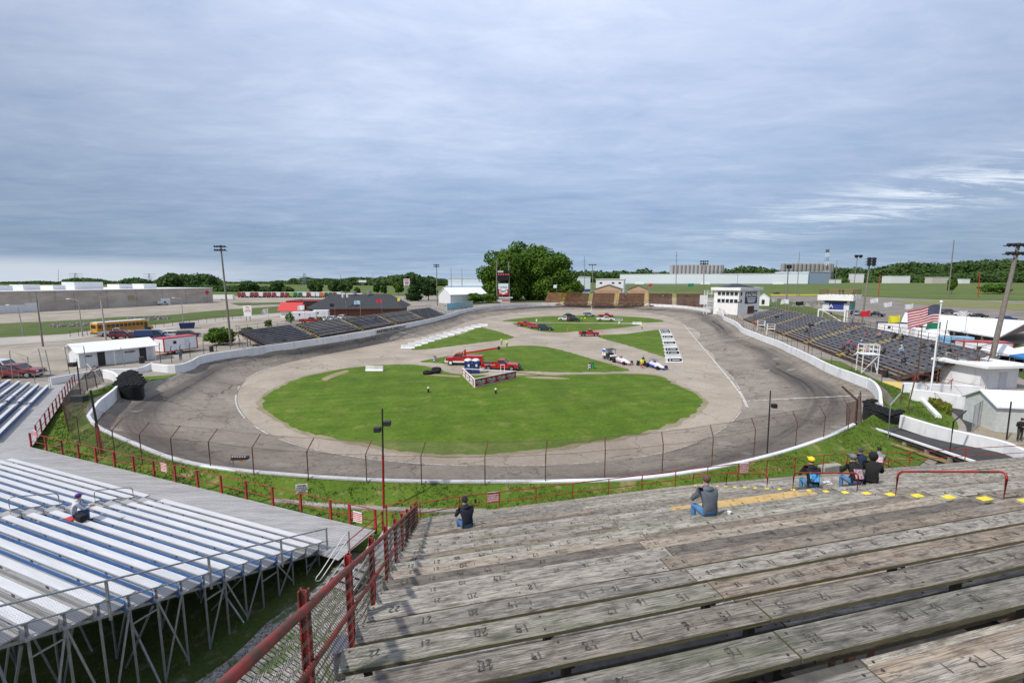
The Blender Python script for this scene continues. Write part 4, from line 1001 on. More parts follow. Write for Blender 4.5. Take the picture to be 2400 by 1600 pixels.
# ---------------------------------------------------------------- concrete curb under the bank
def conc_wall(pts, label, h=.45, th=.35, mat=None, name='retaining_wall', cat='wall', z=None):
    m = MB(); P = [V(*p) for p in pts]
    for a, b in zip(P, P[1:]): m.beam(a + V(0, 0, -h / 2 - .1), b + V(0, 0, -h / 2 - .1), th, h + .2)
    return tag(m.build(name, mat or CONC), label, cat)
conc_wall([T(640, 1170, G + .45), T(760, 1182, G + .45), T(905, 1190, G + .45), T(1000, 1194, G + .45), T(1140, 1195, G + .45)], 'low stained concrete retaining wall at the foot of the near grass bank')
blk = MB(); c = T(1945, 1088, 2.9); blk.box((c.x, c.y, 2.6), (1.5, .5, .6), rz=.35); tag(blk.build('concrete_block', CONC, bevel=.05), 'loose weathered concrete block on the grass behind the red rail', 'block')

# ---------------------------------------------------------------- catch fence round the near turn
ct = thing('catch_fence', 'rusty catch fence with inward bent posts round the near turn', 'fence')
cb = [(163, 1023), (189, 1049), (232, 1070), (272, 1089.5), (335.5, 1101), (408, 1112.5), (496, 1122), (597.5, 1155 - 16), (724.5, 1150), (861, 1158), (989, 1163), (1137, 1164), (1278, 1159), (1416, 1146), (1550.6, 1131), (1666.7, 1110), (1765, 1088), (1862.5, 1066), (1927.5, 1050), (1985, 1030)]
CB = [T(x, y, 2.35) for x, y in cb]
pan = []
for p in CB:
    z0 = 2.2; d = (CEN - p); d.z = 0; d.normalize(); k_ = V(p.x, p.y, z0 + 2.55); tip = k_ + d * .62 + V(0, 0, .62)
    MB().tube([V(p.x, p.y, z0 - .2), k_, tip], .032, 7).build('post', RUST, ct, smooth=True)
    pan.append((V(p.x, p.y, z0 + .25), k_, tip))
mesh_panel([(a, b) for a, b, c in pan], 'wire_mesh', CHAIN_RUST, ct); mesh_panel([(b, c) for a, b, c in pan], 'wire_mesh', CHAIN_RUST, ct)
for h_ in (0, 1, 2):
    pts = []
    for i in range(len(pan) - 1):
        for j in range(5):
            a = pan[i][h_].lerp(pan[i + 1][h_], j / 5); pts.append(a + V(0, 0, -.05 * math.sin(math.pi * j / 5) * (1 + .5 * math.sin(i))))
    MB().tube(pts, .010, 4).build('cable', RUST, ct)
# old rusty fence around the left curl of the wall
lf = thing('rusty_fence', 'old leaning rusty fence around the left end of the near wall', 'fence')
lp = [(163, 1020, 146, 945), (168, 985, 150, 930), (190, 940, 186, 893), (206, 916, 199, 874), (228, 909, 219, 870), (244, 896, 233, 864)]
pn = []
for x, y, x2, y2 in lp:
    a = T(x, y, 2.3); b = TY(x2, y2, a.y); MB().tube([a, b], .045, 7).build('post', RUST, lf, smooth=True); pn.append((a + V(0, 0, .2), b))
mesh_panel(pn, 'wire_mesh', chain_mat('dense_rusty_wire', (0.10, 0.055, 0.035), 0.06, 0.42), lf)
m = MB()
for (xa, ya, xb, yb) in ((183, 893, 232, 858), (205, 880, 222, 856), (213, 868, 244, 856)): a = T(xa, ya, 3.6); m.tube([a, TY(xb, yb, a.y + 1)], .05, 6)
m.build('brace', RUST, lf)
a = T(203, 852, 4.6); MB().tube([a, TY(243, 896, a.y)], .045, 6).build('white_brace', WHITE2, lf)

# ---------------------------------------------------------------- poles near the track
def flood_pole(label, xb, yb, zb, xt, yt, mat, r, heads, name='light_pole', group=None, lean=True):
    """pole from base pixel to top pixel; heads: list of (h fraction, side offset m, size)"""
    b = T(xb, yb, zb); t_ = TY(xt, yt, b.y); h = t_ - b
    t = thing(name, label, 'pole', tuple(b), 0, group)
    MB().tube([(0, 0, -.3), tuple(h * .5), tuple(h)], r, 10, r2=r * .75).build('pole', mat, t, smooth=True)
    for f, off, sz in heads:
        c = h * f + V(off, 0, 0); m = MB(); m.box(tuple(c), (sz[0], sz[1], sz[2])); m.beam(tuple(h * f), tuple(c), .04, .04)
        m.build('speaker', BLACK, t, bevel=.02)
    return t
redblack = None
def split_pole(label, xb, yb, zb, xt, yt, fr, heads, r=.055):
    t = flood_pole(label, xb, yb, zb, xt, yt, BLACK, r, heads)
    b = T(xb, yb, zb); h = TY(xt, yt, b.y) - b; MB().tube([(0, 0, -.3), tuple(h * fr)], r * 1.15, 10).build('lower_pole', RED, t, smooth=True); return t
split_pole('slim red-footed pole with two black speakers where the stands meet', 899, 1196, 2.4, 896, 957, .55, [(.80, -.27, (.34, .3, .26)), (.86, .25, (.34, .3, .24))])
split_pole('slim dark pole with one black speaker by the right end of the catch fence', 1797, 1082, 2.4, 1806, 915, .12, [(.79, .3, (.3, .28, .28))], .05)
split_pole('dark pole with a black speaker at the left end of the catch fence', 241, 1072, 2.3, 212, 914, .45, [(.88, -.85, (.9, .5, .42))], .085)
flood_pole('short black pole with a boxy speaker behind the left red rail', 186, 900, 2.4, 180, 846, BLACK, .08, [(.85, -.55, (.7, .5, .5))])

# ---------------------------------------------------------------- signs on the rails
SIGNW = paint('sign_white', (0.80, 0.78, 0.78), 0.4, var=0.03); SIGNR = paint('sign_red_lettering', (0.55, 0.03, 0.04), 0.5)
def sign(name, label, c, X, size, lines, tm, th=.02, Y=V(0, 0, 1), back=SIGNW, ts=None, group=None, post=None, border=None):
    X = V(*X); X.z = 0; X.normalize(); c = V(*c); t = thing(name, label, 'sign', tuple(c), 0, group); nrm = X.cross(Y); M = Matrix((X, nrm * -1, Y)).transposed()
    m = MB(); m.box((0, 0, 0), (size[0], th, size[1]), M=Matrix(((X.x, -nrm.x, Y.x), (X.y, -nrm.y, Y.y), (X.z, -nrm.z, Y.z)))); m.build('panel', back, t)
    n = len(lines); hs = ts or size[1] / (n + .6)
    for i, l in enumerate(lines):
        if isinstance(l, tuple): l, sxx, mm = l
        else: sxx, mm = 1.0, tm
        z = size[1] * (.5 - (i + .8) / (n + .6)); text(l, hs * 1.05, mm, t, nrm * (th / 2 + .004) + Y * z, X, Y, 'lettering', sx=sxx, ext=.001, bold=.003)
    if post:
        MB().beam((0, .03, -size[1] / 2 - post), (0, .03, size[1] / 2), .04, .04).build('post', GALV, t)
    return t
NS = ['SMOKING AND', 'VAPING PROHIBITED', 'WITHIN 10 FEET OF', 'GRANDSTANDS AND', 'ALL BUILDINGS']
def on_rail(px, py, z, off, lb, X, w=.52, h=.52):
    p = T(px, py, z); sign('warning_sign', lb, p + off, X, (w, h), NS, SIGNR, ts=h / 7.2 if w > .5 else h / 7.5)
_X = (BU * -1)
on_rail(388, 1093, ZD + .72, -BN * .1, 'white sign with red lettering on the long red rail, near its middle', _X)
on_rail(842, 1208, ZD + .7, -BN * .12, 'white smoking notice where the long red rail meets the landing', _X)
on_rail(1155, 1164, zw + .62, -NN * .05, 'white smoking notice on the wooden stand rail beside the man in the black cap', UU)
on_rail(1743, 1094, zw + .62, -NN * .05, 'white smoking notice between the seated men in grey and yellow cap', UU)
on_rail(86, 1016, ZD + .75, -n3 * -.1, 'white smoking notice at the corner of the far left walkway rail', -d3n * -1 if False else _X)
p = T(707, 1145, 2.9); sign('warning_sign', 'white WARNING board hung on the catch fence above the bank', p, UU, (.62, .56), [('TRESPASSERS', .6, BLACK), ('WARNING', .85, BLACK), ('DO NOT CLIMB FENCE', .42, BLACK), ('KEEP OFF', .6, BLACK)], BLACK, ts=.13)

# scoring light on the near wall
sl = thing('signal_light', 'black signal light bar on a post with a grey box behind the near wall', 'signal light', tuple(T(548, 1110, 2.6)))
MB().tube([(0, 0, -.5), (0, 0, .75), (.02, .1, .95)], .04, 8).build('post', GALV, sl, smooth=True)
MB().box((.42, .1, 1.0), (1.0, .3, .2), rz=.12).build('light_bar', BLACK, sl, bevel=.03); MB().box((.5, .02, .84), (.22, .1, .1)).build('amber_lamp', AMBER, sl)
m = MB()
for q in range(6): m.sphere((.05 + .15 * q, -.05, 1.12), .05, 8, 5)
m.build('lamp_row', WHITE2, sl); MB().box((.05, 0, .1), (.3, .25, .42)).build('control_box', paint('box_grey', (.42, .45, .47), .5), sl, bevel=.02)

# ---------------------------------------------------------------- tyre barriers
def torus(m, c, R_, r, n=20, k=8, mi=0):
    b = len(m.v)
    for i in range(n):
        a = 2 * math.pi * i / n
        for j in range(k):
            q = 2 * math.pi * j / k; rr = R_ + r * math.cos(q); m.v.append((c[0] + rr * math.cos(a), c[1] + rr * math.sin(a), c[2] + r * math.sin(q) * 1.1))
    for i in range(n):
        for j in range(k): m.f.append([b + i * k + j, b + ((i + 1) % n) * k + j, b + ((i + 1) % n) * k + (j + 1) % k, b + i * k + (j + 1) % k]); m.m.append(mi)
def inside(p, poly):
    c = False; n = len(poly)
    for i in range(n):
        a, b = poly[i], poly[(i + 1) % n]
        if (a[1] > p[1]) != (b[1] > p[1]) and p[0] < (b[0] - a[0]) * (p[1] - a[1]) / (b[1] - a[1]) + a[0]: c = not c
    return c
def tyre_stack(label, top, zt, h, seed):
    P = sp([T(x, y, zt) for x, y in top], 4); c = sum(P, V(0, 0, 0)) / len(P); t = thing('tyre_barrier', label, 'tyre barrier', (c.x, c.y, zt - h)); n = len(P)
    m = MB()
    for p in P: m.v += [(p.x - c.x, p.y - c.y, -.3), (p.x - c.x, p.y - c.y, h - .08)]
    for i in range(n): m.f.append([2 * i, 2 * ((i + 1) % n), 2 * ((i + 1) % n) + 1, 2 * i + 1]); m.m.append(0)
    m.f.append([2 * i + 1 for i in range(n)]); m.m.append(0)
    o = m.build('rubber_belt', paint('conveyor_rubber', (0.010, 0.010, 0.011), 0.6, var=.3, scale=2, spec=.25), t, smooth=True)
    xs = [p.x for p in P]; ys = [p.y for p in P]; x = min(xs); r_ = random.Random(seed); row = 0
    while x < max(xs):
        y = min(ys) + (.3 if row % 2 else 0)
        while y < max(ys):
            if inside((x, y), P): mm = MB(); torus(mm, (x - c.x, y - c.y, h + r_.uniform(-.02, .05)), .24, .10); mm.build('tyre', RUBBER, t, smooth=True)
            y += .68
        x += .62; row += 1
    return t
tyre_stack('black tyre barrier wrapped in rubber at the left opening of the wall', [(284, 878), (292, 870), (312, 870), (330, 880), (336, 893), (330, 902), (300, 906), (270, 904), (272, 893)], 3.25, 1.45, 1)
tyre_stack('black tyre barrier at the right wall opening beside the exit ramp', [(2025, 940), (2048, 936), (2055, 950), (2085, 957), (2114, 965), (2112, 974), (2085, 974), (2045, 965), (2028, 952)], 3.25, 1.3, 2)

# ---------------------------------------------------------------- exit ramp and the yard on the right
def Q(*pts, z=G): return [T(1800 + x / 3.92, 850 + y / 3.92, z) for x, y in pts]
RZ = 3.0
ra, rb_ = Q((800, 545), z=2.45)[0], Q((1905, 915), (2600, 1160), z=RZ); rc = Q((1225, 560), z=2.45)[0]; rd = Q((2352, 870), (2900, 1010), z=RZ)
rm = MB(); top = [ra, rb_[0], rb_[1], rd[1], rd[0], rc]; m = MB(); n = len(top)
m.v = [tuple(p) for p in top] + [(p.x, p.y, p.z - .3) for p in top]; m.f = [[0, 1, 4, 5], [1, 2, 3, 4]] + [[i, (i + 1) % n, n + (i + 1) % n, n + i] for i in range(n)] + [[n, n + 5, n + 4, n + 1], [n + 1, n + 4, n + 3, n + 2]]; m.m = [0] * len(m.f)
for a_, b_ in (): pass
struct('exit_ramp', m, ASPH)
er = thing('ramp_curb', 'white edge beam with rusty braces carrying the dark exit ramp', 'curb')
m = MB(); m.beam(ra + V(0, 0, .04), rb_[0] + V(0, 0, .04), .22, .12); m.beam(rb_[0] + V(0, 0, .04), rb_[1] + V(0, 0, .04), .22, .12); m.build('edge_beam', WALLP, er)
m = MB(); m.beam(ra - V(0, .12, .25), rb_[1] - V(0, .12, .25), .15, .35); m.build('girder', RUST, er); m = MB(); i_ = V(.35, .55, 0); m.beam(ra + i_ - V(0, 0, .65), rb_[0] + i_ - V(0, 0, .65), .3, .8); m.build('tunnel_shade_board', paint('tunnel_shade_paint', (.02, .018, .015), .95), er)  # near-black board added below the ramp edge, its colour stands for the opening's shade
m = MB()
for f_ in (.15, .32, .5, .68, .85, 1): p = ra.lerp(rb_[0], f_); m.beam((p.x, p.y + .1, G - .2), (p.x, p.y + .1, p.z - .3), .2, .2)
m.build('support_post', CONC, er)
m = MB(); m.beam(Q((1130, 740), z=2.5)[0], Q((1700, 930), z=2.3)[0], .14, .14); m.beam(Q((1180, 760), z=2.9)[0], Q((1640, 900), z=3.0)[0], .10, .10); m.build('timber_beam', paint('old_timber', (.28, .21, .09), .8, var=.3), er)
pit_ = MB(); pp = Q((1000, 690), (1560, 890), (2100, 1040), (1500, 1040), (1130, 800), z=G + .05); pit_.add([tuple(p) for p in pp], [tuple(range(5))]); struct('tunnel_shade_sheet', pit_, paint('tunnel_shade_paint', (.02, .018, .015), .95))  # flat near-black sheet on the ground, paints the shade of an uncut pit
wall(Q((1230, 478), (1450, 545), (1700, 612), (1960, 668), (2190, 725), (2352, 790), (2700, 900), z=3.75), 'barrier_wall', 'white concrete barrier along the far side of the dark exit ramp', h=1.05, smoothn=3)
sheet('yard_asphalt', Q((1580, 372), (2000, 372), (1990, 430), (1860, 640), (1500, 600), (1230, 500), (1330, 455), z=G), ASPH, G + .05)
sheet('yard_paving', Q((1860, 640), (2130, 440), (2500, 440), (2600, 900), (2200, 760), z=G), PATH, G + .055)
sheet('sloping_path', Q((1210, 240), (1330, 240), (1590, 480), (1320, 462), (1270, 440), z=G), PATH, G + .06)
sheet('yellow_painted_paving', Q((985, 168), (1180, 180), (1290, 190), (1450, 232), (1420, 252), (1230, 250), (1060, 215), z=G), paint('faded_yellow_paving', (.62, .45, .12), .8, var=.15, dirt=.3), G + .07)
sheet('upper_walk', Q((1270, 185), (2000, 300), (2000, 350), (1560, 290), (1440, 235), z=G), PATH, G + .04)
sheet('grass', Q((985, 172), (1060, 216), (1220, 300), (1290, 440), (1260, 500), (1150, 440), (1080, 390), (1045, 320), (1010, 230), z=G), BANKG, G + .12)
def lwall(label, pts, zt, h, th=.35): 
    P = Q(*pts, z=zt); return wall(P, 'garden_wall', label, h=h, th=th, smoothn=0)
lwall('white sloping stair wall beside the tan path', ((1325, 240), (1450, 355), (1570, 478)), G + .45, .6, .4)
lwall('white wall behind the hedge and flagpole', ((1310, 238), (1500, 258), (1800, 305), (1995, 345)), G + 1.35, 1.5, .3)
lwall('upper white wall below the right grandstand', ((1240, 182), (1600, 196), (1995, 214)), G + 1.2, 1.3, .3)
hg = thing('hedge', 'clipped yellow-green hedge beside the flagpole', 'hedge')
def leaves(name, mat, parent, pts, size, seed=1, tri=False):
    r_ = random.Random(seed); m = MB()
    for p in pts:
        a = V(r_.gauss(0, 1), r_.gauss(0, 1), r_.gauss(0, 1) * .7 + .3).normalized(); b = a.cross(V(r_.gauss(0, 1), r_.gauss(0, 1), r_.gauss(0, 1))).normalized(); c = a.cross(b); s = size * r_.uniform(.6, 1.3)
        p = V(*p); m.add([p - b * s - c * s * .6, p + b * s * .3 - c * s, p + b * s + c * s * .5, p - b * s * .2 + c * s], [(0, 1, 2, 3)])
    return m.build(name, mat, parent)
def leaf_mat(name, lo, hi, scale=.35):
    t = NT(name); o = t.pos(); f = t.noise(o, scale, 4, 0.6); g = t.noise(o, scale * 8, 3, .6); col = t.mix(t.rng(t.math('ADD', t.math('MULTIPLY', f, .6), t.math('MULTIPLY', g, .4)), .35, .65), lo, hi)
    t.p.inputs['Subsurface Weight'].default_value = 0; t.base(col, 0.7, spec=.15)
    tl = t.n('ShaderNodeBsdfTranslucent'); t.l(col, tl.inputs[0]); ad = t.n('ShaderNodeMixShader'); ad.inputs[0].default_value = .25; t.l(t.p.outputs[0], ad.inputs[1]); t.l(tl.outputs[0], ad.inputs[2]); t.l(ad.outputs[0], t.out.inputs[0]); return t.m
LEAF = leaf_mat('broad_leaves', (0.045, 0.10, 0.012), (0.12, 0.215, 0.028)); LEAFD = leaf_mat('dark_leaves', (0.018, 0.042, 0.014), (0.045, 0.088, 0.022)); LEAFY = leaf_mat('hedge_leaves', (0.10, 0.13, 0.015), (0.26, 0.28, 0.05), 2)
LEAFF = leaf_mat('far_leaves', (0.030, 0.072, 0.018), (0.095, 0.160, 0.042), .04)
hp = Q((1430, 285), (1690, 400), (1680, 455), (1500, 370), z=G + .5); r_ = random.Random(4)
leaves('foliage', LEAFY, hg, [(lambda p, z: (p.x, p.y, z))(hp[0].lerp(hp[1], u).lerp(hp[3].lerp(hp[2], u), w), r_.uniform(G, G + .75)) for u, w in [(r_.random(), r_.random()) for _ in range(3500)]], .07)
rail('red hand rail sloping beside the white stair wall', Q((1340, 180), (1460, 300), (1580, 420), z=G + .3), .95, ())
rail('red hand rail above the upper white wall near the right grandstand', Q((1330, 150), (1680, 230), (1990, 290), z=G + .9), .8, ())
tc = thing('trash_can', 'dark blue wheeled bin in front of the white wall', 'bin', tuple(Q((1858, 385))[0]))
MB().prism([(-.28, -.28), (.28, -.28), (.28, .28), (-.28, .28)], .06, .95).build('body', paint('bin_blue', (.03, .045, .09), .5), tc, bevel=.04); MB().box((0, 0, 1.0), (.64, .66, .1)).build('lid', paint('bin_lid', (.025, .035, .07), .5), tc, bevel=.03)
# small white buildings at the right
def gable(name, label, c, L_, W, he, hr, rz, roofm, wallm, ov=.3, extras=None, cat='building', hip=False):
    """ridge along local x; origin at ground centre"""
    t = thing(name, label, cat, tuple(c), rz); w = MB(); x, y = L_ / 2, W / 2
    w.v = [(-x, -y, -.5), (x, -y, -.5), (x, y, -.5), (-x, y, -.5), (-x, -y, he), (x, -y, he), (x, y, he), (-x, y, he), (-x, 0, hr - .05), (x, 0, hr - .05)]
    w.f = [[0, 1, 5, 4], [1, 2, 6, 5] if hip else [1, 2, 6, 9, 5], [2, 3, 7, 6], [3, 0, 4, 7] if hip else [3, 0, 4, 8, 7]]; w.m = [0] * 4; w.build('wall', wallm, t)
    r = MB(); sl = (hr - he) / y; X, Yy = x + ov, y + ov; ze = hr - sl * Yy
    hx = X - (Yy * .5 if hip else 0)
    for s_ in (1, -1):
        a = [(-X, s_ * Yy, ze), (X, s_ * Yy, ze), (hx, 0, hr), (-hx, 0, hr)]; b = [(p[0], p[1], p[2] + .12) for p in a]
        vs = a + b; fs = [(0, 1, 2, 3), (4, 5, 6, 7), (0, 1, 5, 4), (1, 2, 6, 5), (2, 3, 7, 6), (3, 0, 4, 7)]; r.add(vs, fs)
        if hip: r.add([(s_ * X, -Yy, ze + .1), (s_ * X, Yy, ze + .1), (s_ * hx, 0, hr + .1)], [(0, 1, 2)])
    r.build('roof', roofm, t); return t
def seam_mat(name, c, period=.5, axis=0, dk=.7):
    t = NT(name); s = t.n('ShaderNodeSeparateXYZ'); t.l(t.obj(), s.inputs[0]); w = t.math('FRACT', t.math('DIVIDE', s.outputs[axis], period)); f = t.rng(w, .0, .12, 1, 0)
    n = t.noise(t.obj(), .6, 5, .6); col = t.mix(f, t.mix(n, tuple(q * .93 for q in c), tuple(min(1, q * 1.05) for q in c)), tuple(q * dk for q in c)); t.bump(t.math('SUBTRACT', 1, f), .3, .03); return t.base(col, .45)
WROOF = seam_mat('white_metal_roof', (.80, .81, .83), .45)
WSID = seam_mat('white_siding', (.74, .75, .76), .3, 0, .88)
eL, eR = T(2260, 924, G + 2.3), T(2344, 950, G + 2.3); gm = (eL + eR) / 2; gd = V(-(eR - eL).y, (eR - eL).x, 0).normalized(); c = gm + gd * 9; c.z = G
gable('ticket_building', 'white gable-roofed building at the right edge by the chain link gate', c, 18, (eR - eL).length * .9, 2.2, 3.1, math.atan2(gd.y, gd.x), WROOF, paint('pale_wall', (.52, .54, .52), .7), .22)
c = Q((2110, 240), z=G)[0]; tb = thing('storage_hut', 'flat-roofed white hut with a grey door under the right grandstand end', 'building', tuple(c), .12)
MB().box((0, 2.2, 1.2), (5.0, 4.4, 2.9)).build('wall', WALLP, tb); MB().box((0, 1.9, 2.78), (6.6, 6.2, .28)).build('roof', WHITE, tb); MB().box((.5, -.02, .95), (1.0, .06, 1.95)).build('door', paint('door_grey', (.55, .57, .6), .5), tb)
# grey chain link fence in the yard
yf = thing('yard_fence', 'grey chain link fence running diagonally across the right yard', 'fence')
ya, yb2 = Q((1870, 640), (2130, 440), z=G); P = [ya.lerp(yb2, i / 6) for i in range(7)]
for p in P: MB().tube([p, p + V(0, 0, 2.3)], .03, 7).build('post', GALV, yf, smooth=True)
MB().tube([p + V(0, 0, 2.3) for p in P], .022, 6).build('top_rail', GALV, yf); mesh_panel([(p, p + V(0, 0, 2.3)) for p in P], 'wire_mesh', chain_mat('silver_mesh', (.5, .5, .5), .07, .3), yf)
# bent posts beside the exit ramp
for lb, pts in (('galvanised post with bent top standing at the near side of the exit ramp', ((1100, 730, G, 1125, 385), (1220, 280))), ('thin dark bent post at the middle of the exit ramp', ((1665, 860, 2.6, 1705, 540), (1820, 440))), ('black straight post near the man at the right edge', ((2190, 712, G, 2235, 355), None)), ('heavy rusty bent post at the right end of the catch fence', ((800, 590, 2.3, 822, 345), (680, 215))), ('leaning rusty post beside the right tyre barrier', ((1270, 480, G, 1385, 10), None)), ('rusty brown post in front of the right grandstand end', ((1205, 440, G, 1245, 200), None))):
    (xb, yb_, zb, xk, yk), tp = pts; b = T(1800 + xb / 3.92, 850 + yb_ / 3.92, zb); kk = TY(1800 + xk / 3.92, 850 + yk / 3.92, b.y); P = [b, kk]
    if tp: P.append(TY(1800 + tp[0] / 3.92, 850 + tp[1] / 3.92, b.y + .4))
    hv = 'rusty' in lb; tag(MB().tube(P, .09 if 'heavy' in lb else .05, 8).build('fence_post', RUST if hv else (GALV if 'galv' in lb else BLACK), smooth=True), lb, 'post')
a = thing('rusty_fence', 'tangled rusty fence panel at the right end of the catch fence', 'fence'); pts = Q((720, 590), (800, 600), (860, 590), z=2.3); tp = [TY(1800 + x / 3.92, 850 + y / 3.92, p.y) for (x, y), p in zip(((725, 370), (815, 345), (850, 260)), pts)]
for p, q in zip(pts, tp): MB().tube([p, q], .035, 6).build('post', RUST, a)
mesh_panel(list(zip(pts, tp)), 'wire_mesh', bpy.data.materials['dense_rusty_wire'], a)
# ---------------------------------------------------------------- far grandstands
SEATB = paint('blue_grey_seat_paint', (0.085, 0.125, 0.19), 0.6, var=.35, scale=.8, dirt=.5, dirtc=(.22, .20, .18)); SEATE = paint('old_brown_timber', (0.15, 0.10, 0.065), .85, var=.35, scale=1.5, dirt=.4, dirtc=(.3, .26, .2))
SEATG = paint('grey_weathered_seat', (0.21, 0.22, 0.235), .7, var=.3, scale=.7, dirt=.5, dirtc=(.1, .1, .1)); STBR = paint('red_brown_timber', (0.20, 0.095, 0.055), .85, var=.35, scale=.5, dirt=.5, dirtc=(.1, .06, .04)); STOR = paint('orange_timber', (0.34, 0.19, 0.09), .85, var=.3, scale=.4, dirt=.4, dirtc=(.12, .07, .04))
YST = paint('yellow_step_paint', (0.70, 0.50, 0.04), .6, var=.15, dirt=.35)
def stands(name, label, A, B, side, rows, run, rise, cuts, z0, mats, ystep, seatd=.33, zf=.45, post=2.5, backrail=True, risers=False, gap=1.1):
    A, B = V(A.x, A.y, 0), V(B.x, B.y, 0); d = (B - A); L_ = d.length; d.normalize(); n = V(-d.y, d.x, 0) * side; t = thing(name, label, 'grandstand', (A.x, A.y, z0)); rz = math.atan2(d.y, d.x); r_ = random.Random(rows)
    secs = [0] + cuts + [1]
    fr = MB(); steps = [MB() for _ in cuts]
    for k in range(rows):
        for i in range(len(secs) - 1):
            s0 = secs[i] * L_ + (gap / 2 if i else 0); s1 = secs[i + 1] * L_ - (gap / 2 if i < len(secs) - 2 else 0); c = d * ((s0 + s1) / 2) + n * (run * k); ms = mats(k, i, r_)
            m = MB(); m.box((c.x + n.x * seatd / 2, c.y + n.y * seatd / 2, rise * k + zf), (s1 - s0, seatd, .05), rz=rz, m=0); m.box((c.x - n.x * .012, c.y - n.y * .012, rise * k + zf - .05), (s1 - s0, .03, .11), rz=rz, m=1)
            m.build('seat_board', [ms[0], ms[1]], t)
            m = MB(); c2 = c + n * (seatd + .02 + (run - seatd - .04) / 2); c2 = c + n * (run * .55); m.box((c2.x, c2.y, rise * k + .02), (s1 - s0, run * 1.06, .04), rz=rz)
            rf = (.5, .9) if i == 0 or not risers else (.36, .62); cr = c2 + n * run * (0 if risers else .5); m.box((cr.x, cr.y + .01, rise * k + rise * rf[0]), (s1 - s0, .04, rise * rf[1]), rz=rz)
            m.build('foot_board', ms[2], t)
        for i, cpos in enumerate(cuts):
            c = d * (cpos * L_) + n * (run * k + .1); steps[i].box((c.x, c.y, rise * k + .2), (gap * .9, run * .35, .06), rz=rz); c = d * (cpos * L_) + n * (run * k + .1 + run * .5); steps[i].box((c.x, c.y, rise * k + .04), (gap * .9, run * .3, .06), rz=rz)
    for st in steps: st.build('aisle_step', ystep, t)
    q = int(L_ / post)
    for j in range(q + 1):
        s = L_ * j / q
        for k in range(0, rows, 3): c = d * s + n * (run * k + .2); fr.beam((c.x, c.y, -.6), (c.x, c.y, rise * k - .05), .09, .09)
        a, b = d * s, d * s + n * (run * rows); fr.beam((a.x, a.y, -.1), (b.x, b.y, rise * rows - .1), .07, .15)
        a, b = d * s + n * (run * rows), d * s; 
    for s in (0, L_):
        for k in range(0, rows, 4): a, b = d * s + n * (run * k), d * s + n * (run * min(rows, k + 4)); fr.beam((a.x, a.y, -.2), (b.x, b.y, rise * min(rows, k + 4) - .2), .06, .06)
        a, b = d * s, d * s + n * (run * rows); fr.beam((a.x, a.y, 1.25), (b.x, b.y, rise * rows + 1.25), .05, .05)
        for k in range(0, rows + 1, 3): c = d * s + n * (run * k); fr.beam((c.x, c.y, rise * k), (c.x, c.y, rise * k + 1.25), .05, .05)
    fr.build('support_frame', RUST, t)
    if backrail:
        m = MB(); a, b = n * (run * rows), d * L_ + n * (run * rows); h = rise * rows
        for zz in (.5, 1.1): m.beam((a.x, a.y, h + zz), (b.x, b.y, h + zz), .05, .05)
        for j in range(q + 1): p = a.lerp(b, j / q); m.beam((p.x, p.y, h - .1), (p.x, p.y, h + 1.1), .05, .05)
        m.build('back_rail', RUST, t)
    return t, d, n, L_
GA, GB = T(1741, 746, 2.6), T(2104, 884, 2.6)
def rm_(k, i, r_): return (SEATB if k > 1 and r_.random() < .8 else SEATG, SEATE, SEATG if k > 2 else SEATE)
RS, Rd, Rn, RL = stands('grandstand', 'long low grandstand with blue-grey seats and yellow aisles along the right straight', GA, GB, 1, 14, .64, .26, [.14, .31, .47, .63, .80], 2.35, rm_, YST)
LA, LB = T(622, 812, 2.3), T(1046, 739, 2.3)
SEATN = paint('navy_faded_seat', (0.05, 0.075, 0.13), .7, var=.4, scale=.7, dirt=.5, dirtc=(.12, .10, .08)); SEATD = paint('dark_brown_board', (.07, .055, .045), .9, var=.3)
SEATL = paint('pale_worn_edge', (.34, .29, .23), .85, var=.35, scale=.6, dirt=.5, dirtc=(.14, .09, .05))
def lm_(k, i, r_): return (SEATN if (i in (0, 4) or r_.random() < .4) else SEATG, SEATL, SEATD)
LS, Ld, Ln, LL = stands('grandstand', 'old grandstand of brown-edged blue planks along the left straight beside the lettered wall', LA, LB, 1, 10, .66, .26, [.18, .38, .58, .80], 2.25, lm_, YST, seatd=.42)
FA, FB = T(1276, 713.5, 2.2), T(1650, 719, 2.2)
def fm_(k, i, r_): return (STOR if i < 1 or (i < 3 and k < 9 and r_.random() < .7) else STBR, STBR if i else STOR, STOR if i < 1 else STBR)
FS, Fd, Fn, FL = stands('grandstand', 'rusty red-brown wooden grandstand behind the far turn', FA, FB, 1, 12, .8, .50, [.115, .30, .47, .66, .83], 2.2, fm_, YST, seatd=.3, zf=.42, post=4, risers=True, gap=2.2)
# front catch fences of the side stands
def track_fence(label, th0, th1, n, off, h, mat, pm, kink=True, gap=0):
    t = thing('catch_fence', label, 'fence'); pn = []
    for i in range(n + 1):
        th = th0 + (th1 - th0) * i / n; p = PP(th, RO(th) + off, 2.0); q = p + V(0, 0, h); MB().tube([p, q] + ([q + (CEN - p).normalized() * .5 + V(0, 0, .5)] if kink else []), .035, 5).build('post', mat, t); pn.append((p + V(0, 0, .9), q))
    mesh_panel(pn, 'wire_mesh', pm, t); MB().tube([b for a, b in pn], .02, 4).build('cable', mat, t); return t
thin = chain_mat('thin_far_mesh', (.10, .07, .06), .3, .06)
track_fence('rusty post fence between the right grandstand and the track wall', thof(T(1700, 722, 3)), thof(T(2040, 895, 3)), 34, .9, 2.3, RUST, thin, False)
track_fence('thin post fence between the left grandstand and the lettered wall', thof(T(560, 795, 3)) + (2 * math.pi if thof(T(560, 795, 3)) < 0 else 0), thof(T(1070, 722, 3)), 34, .7, 1.9, RUST, thin, True)
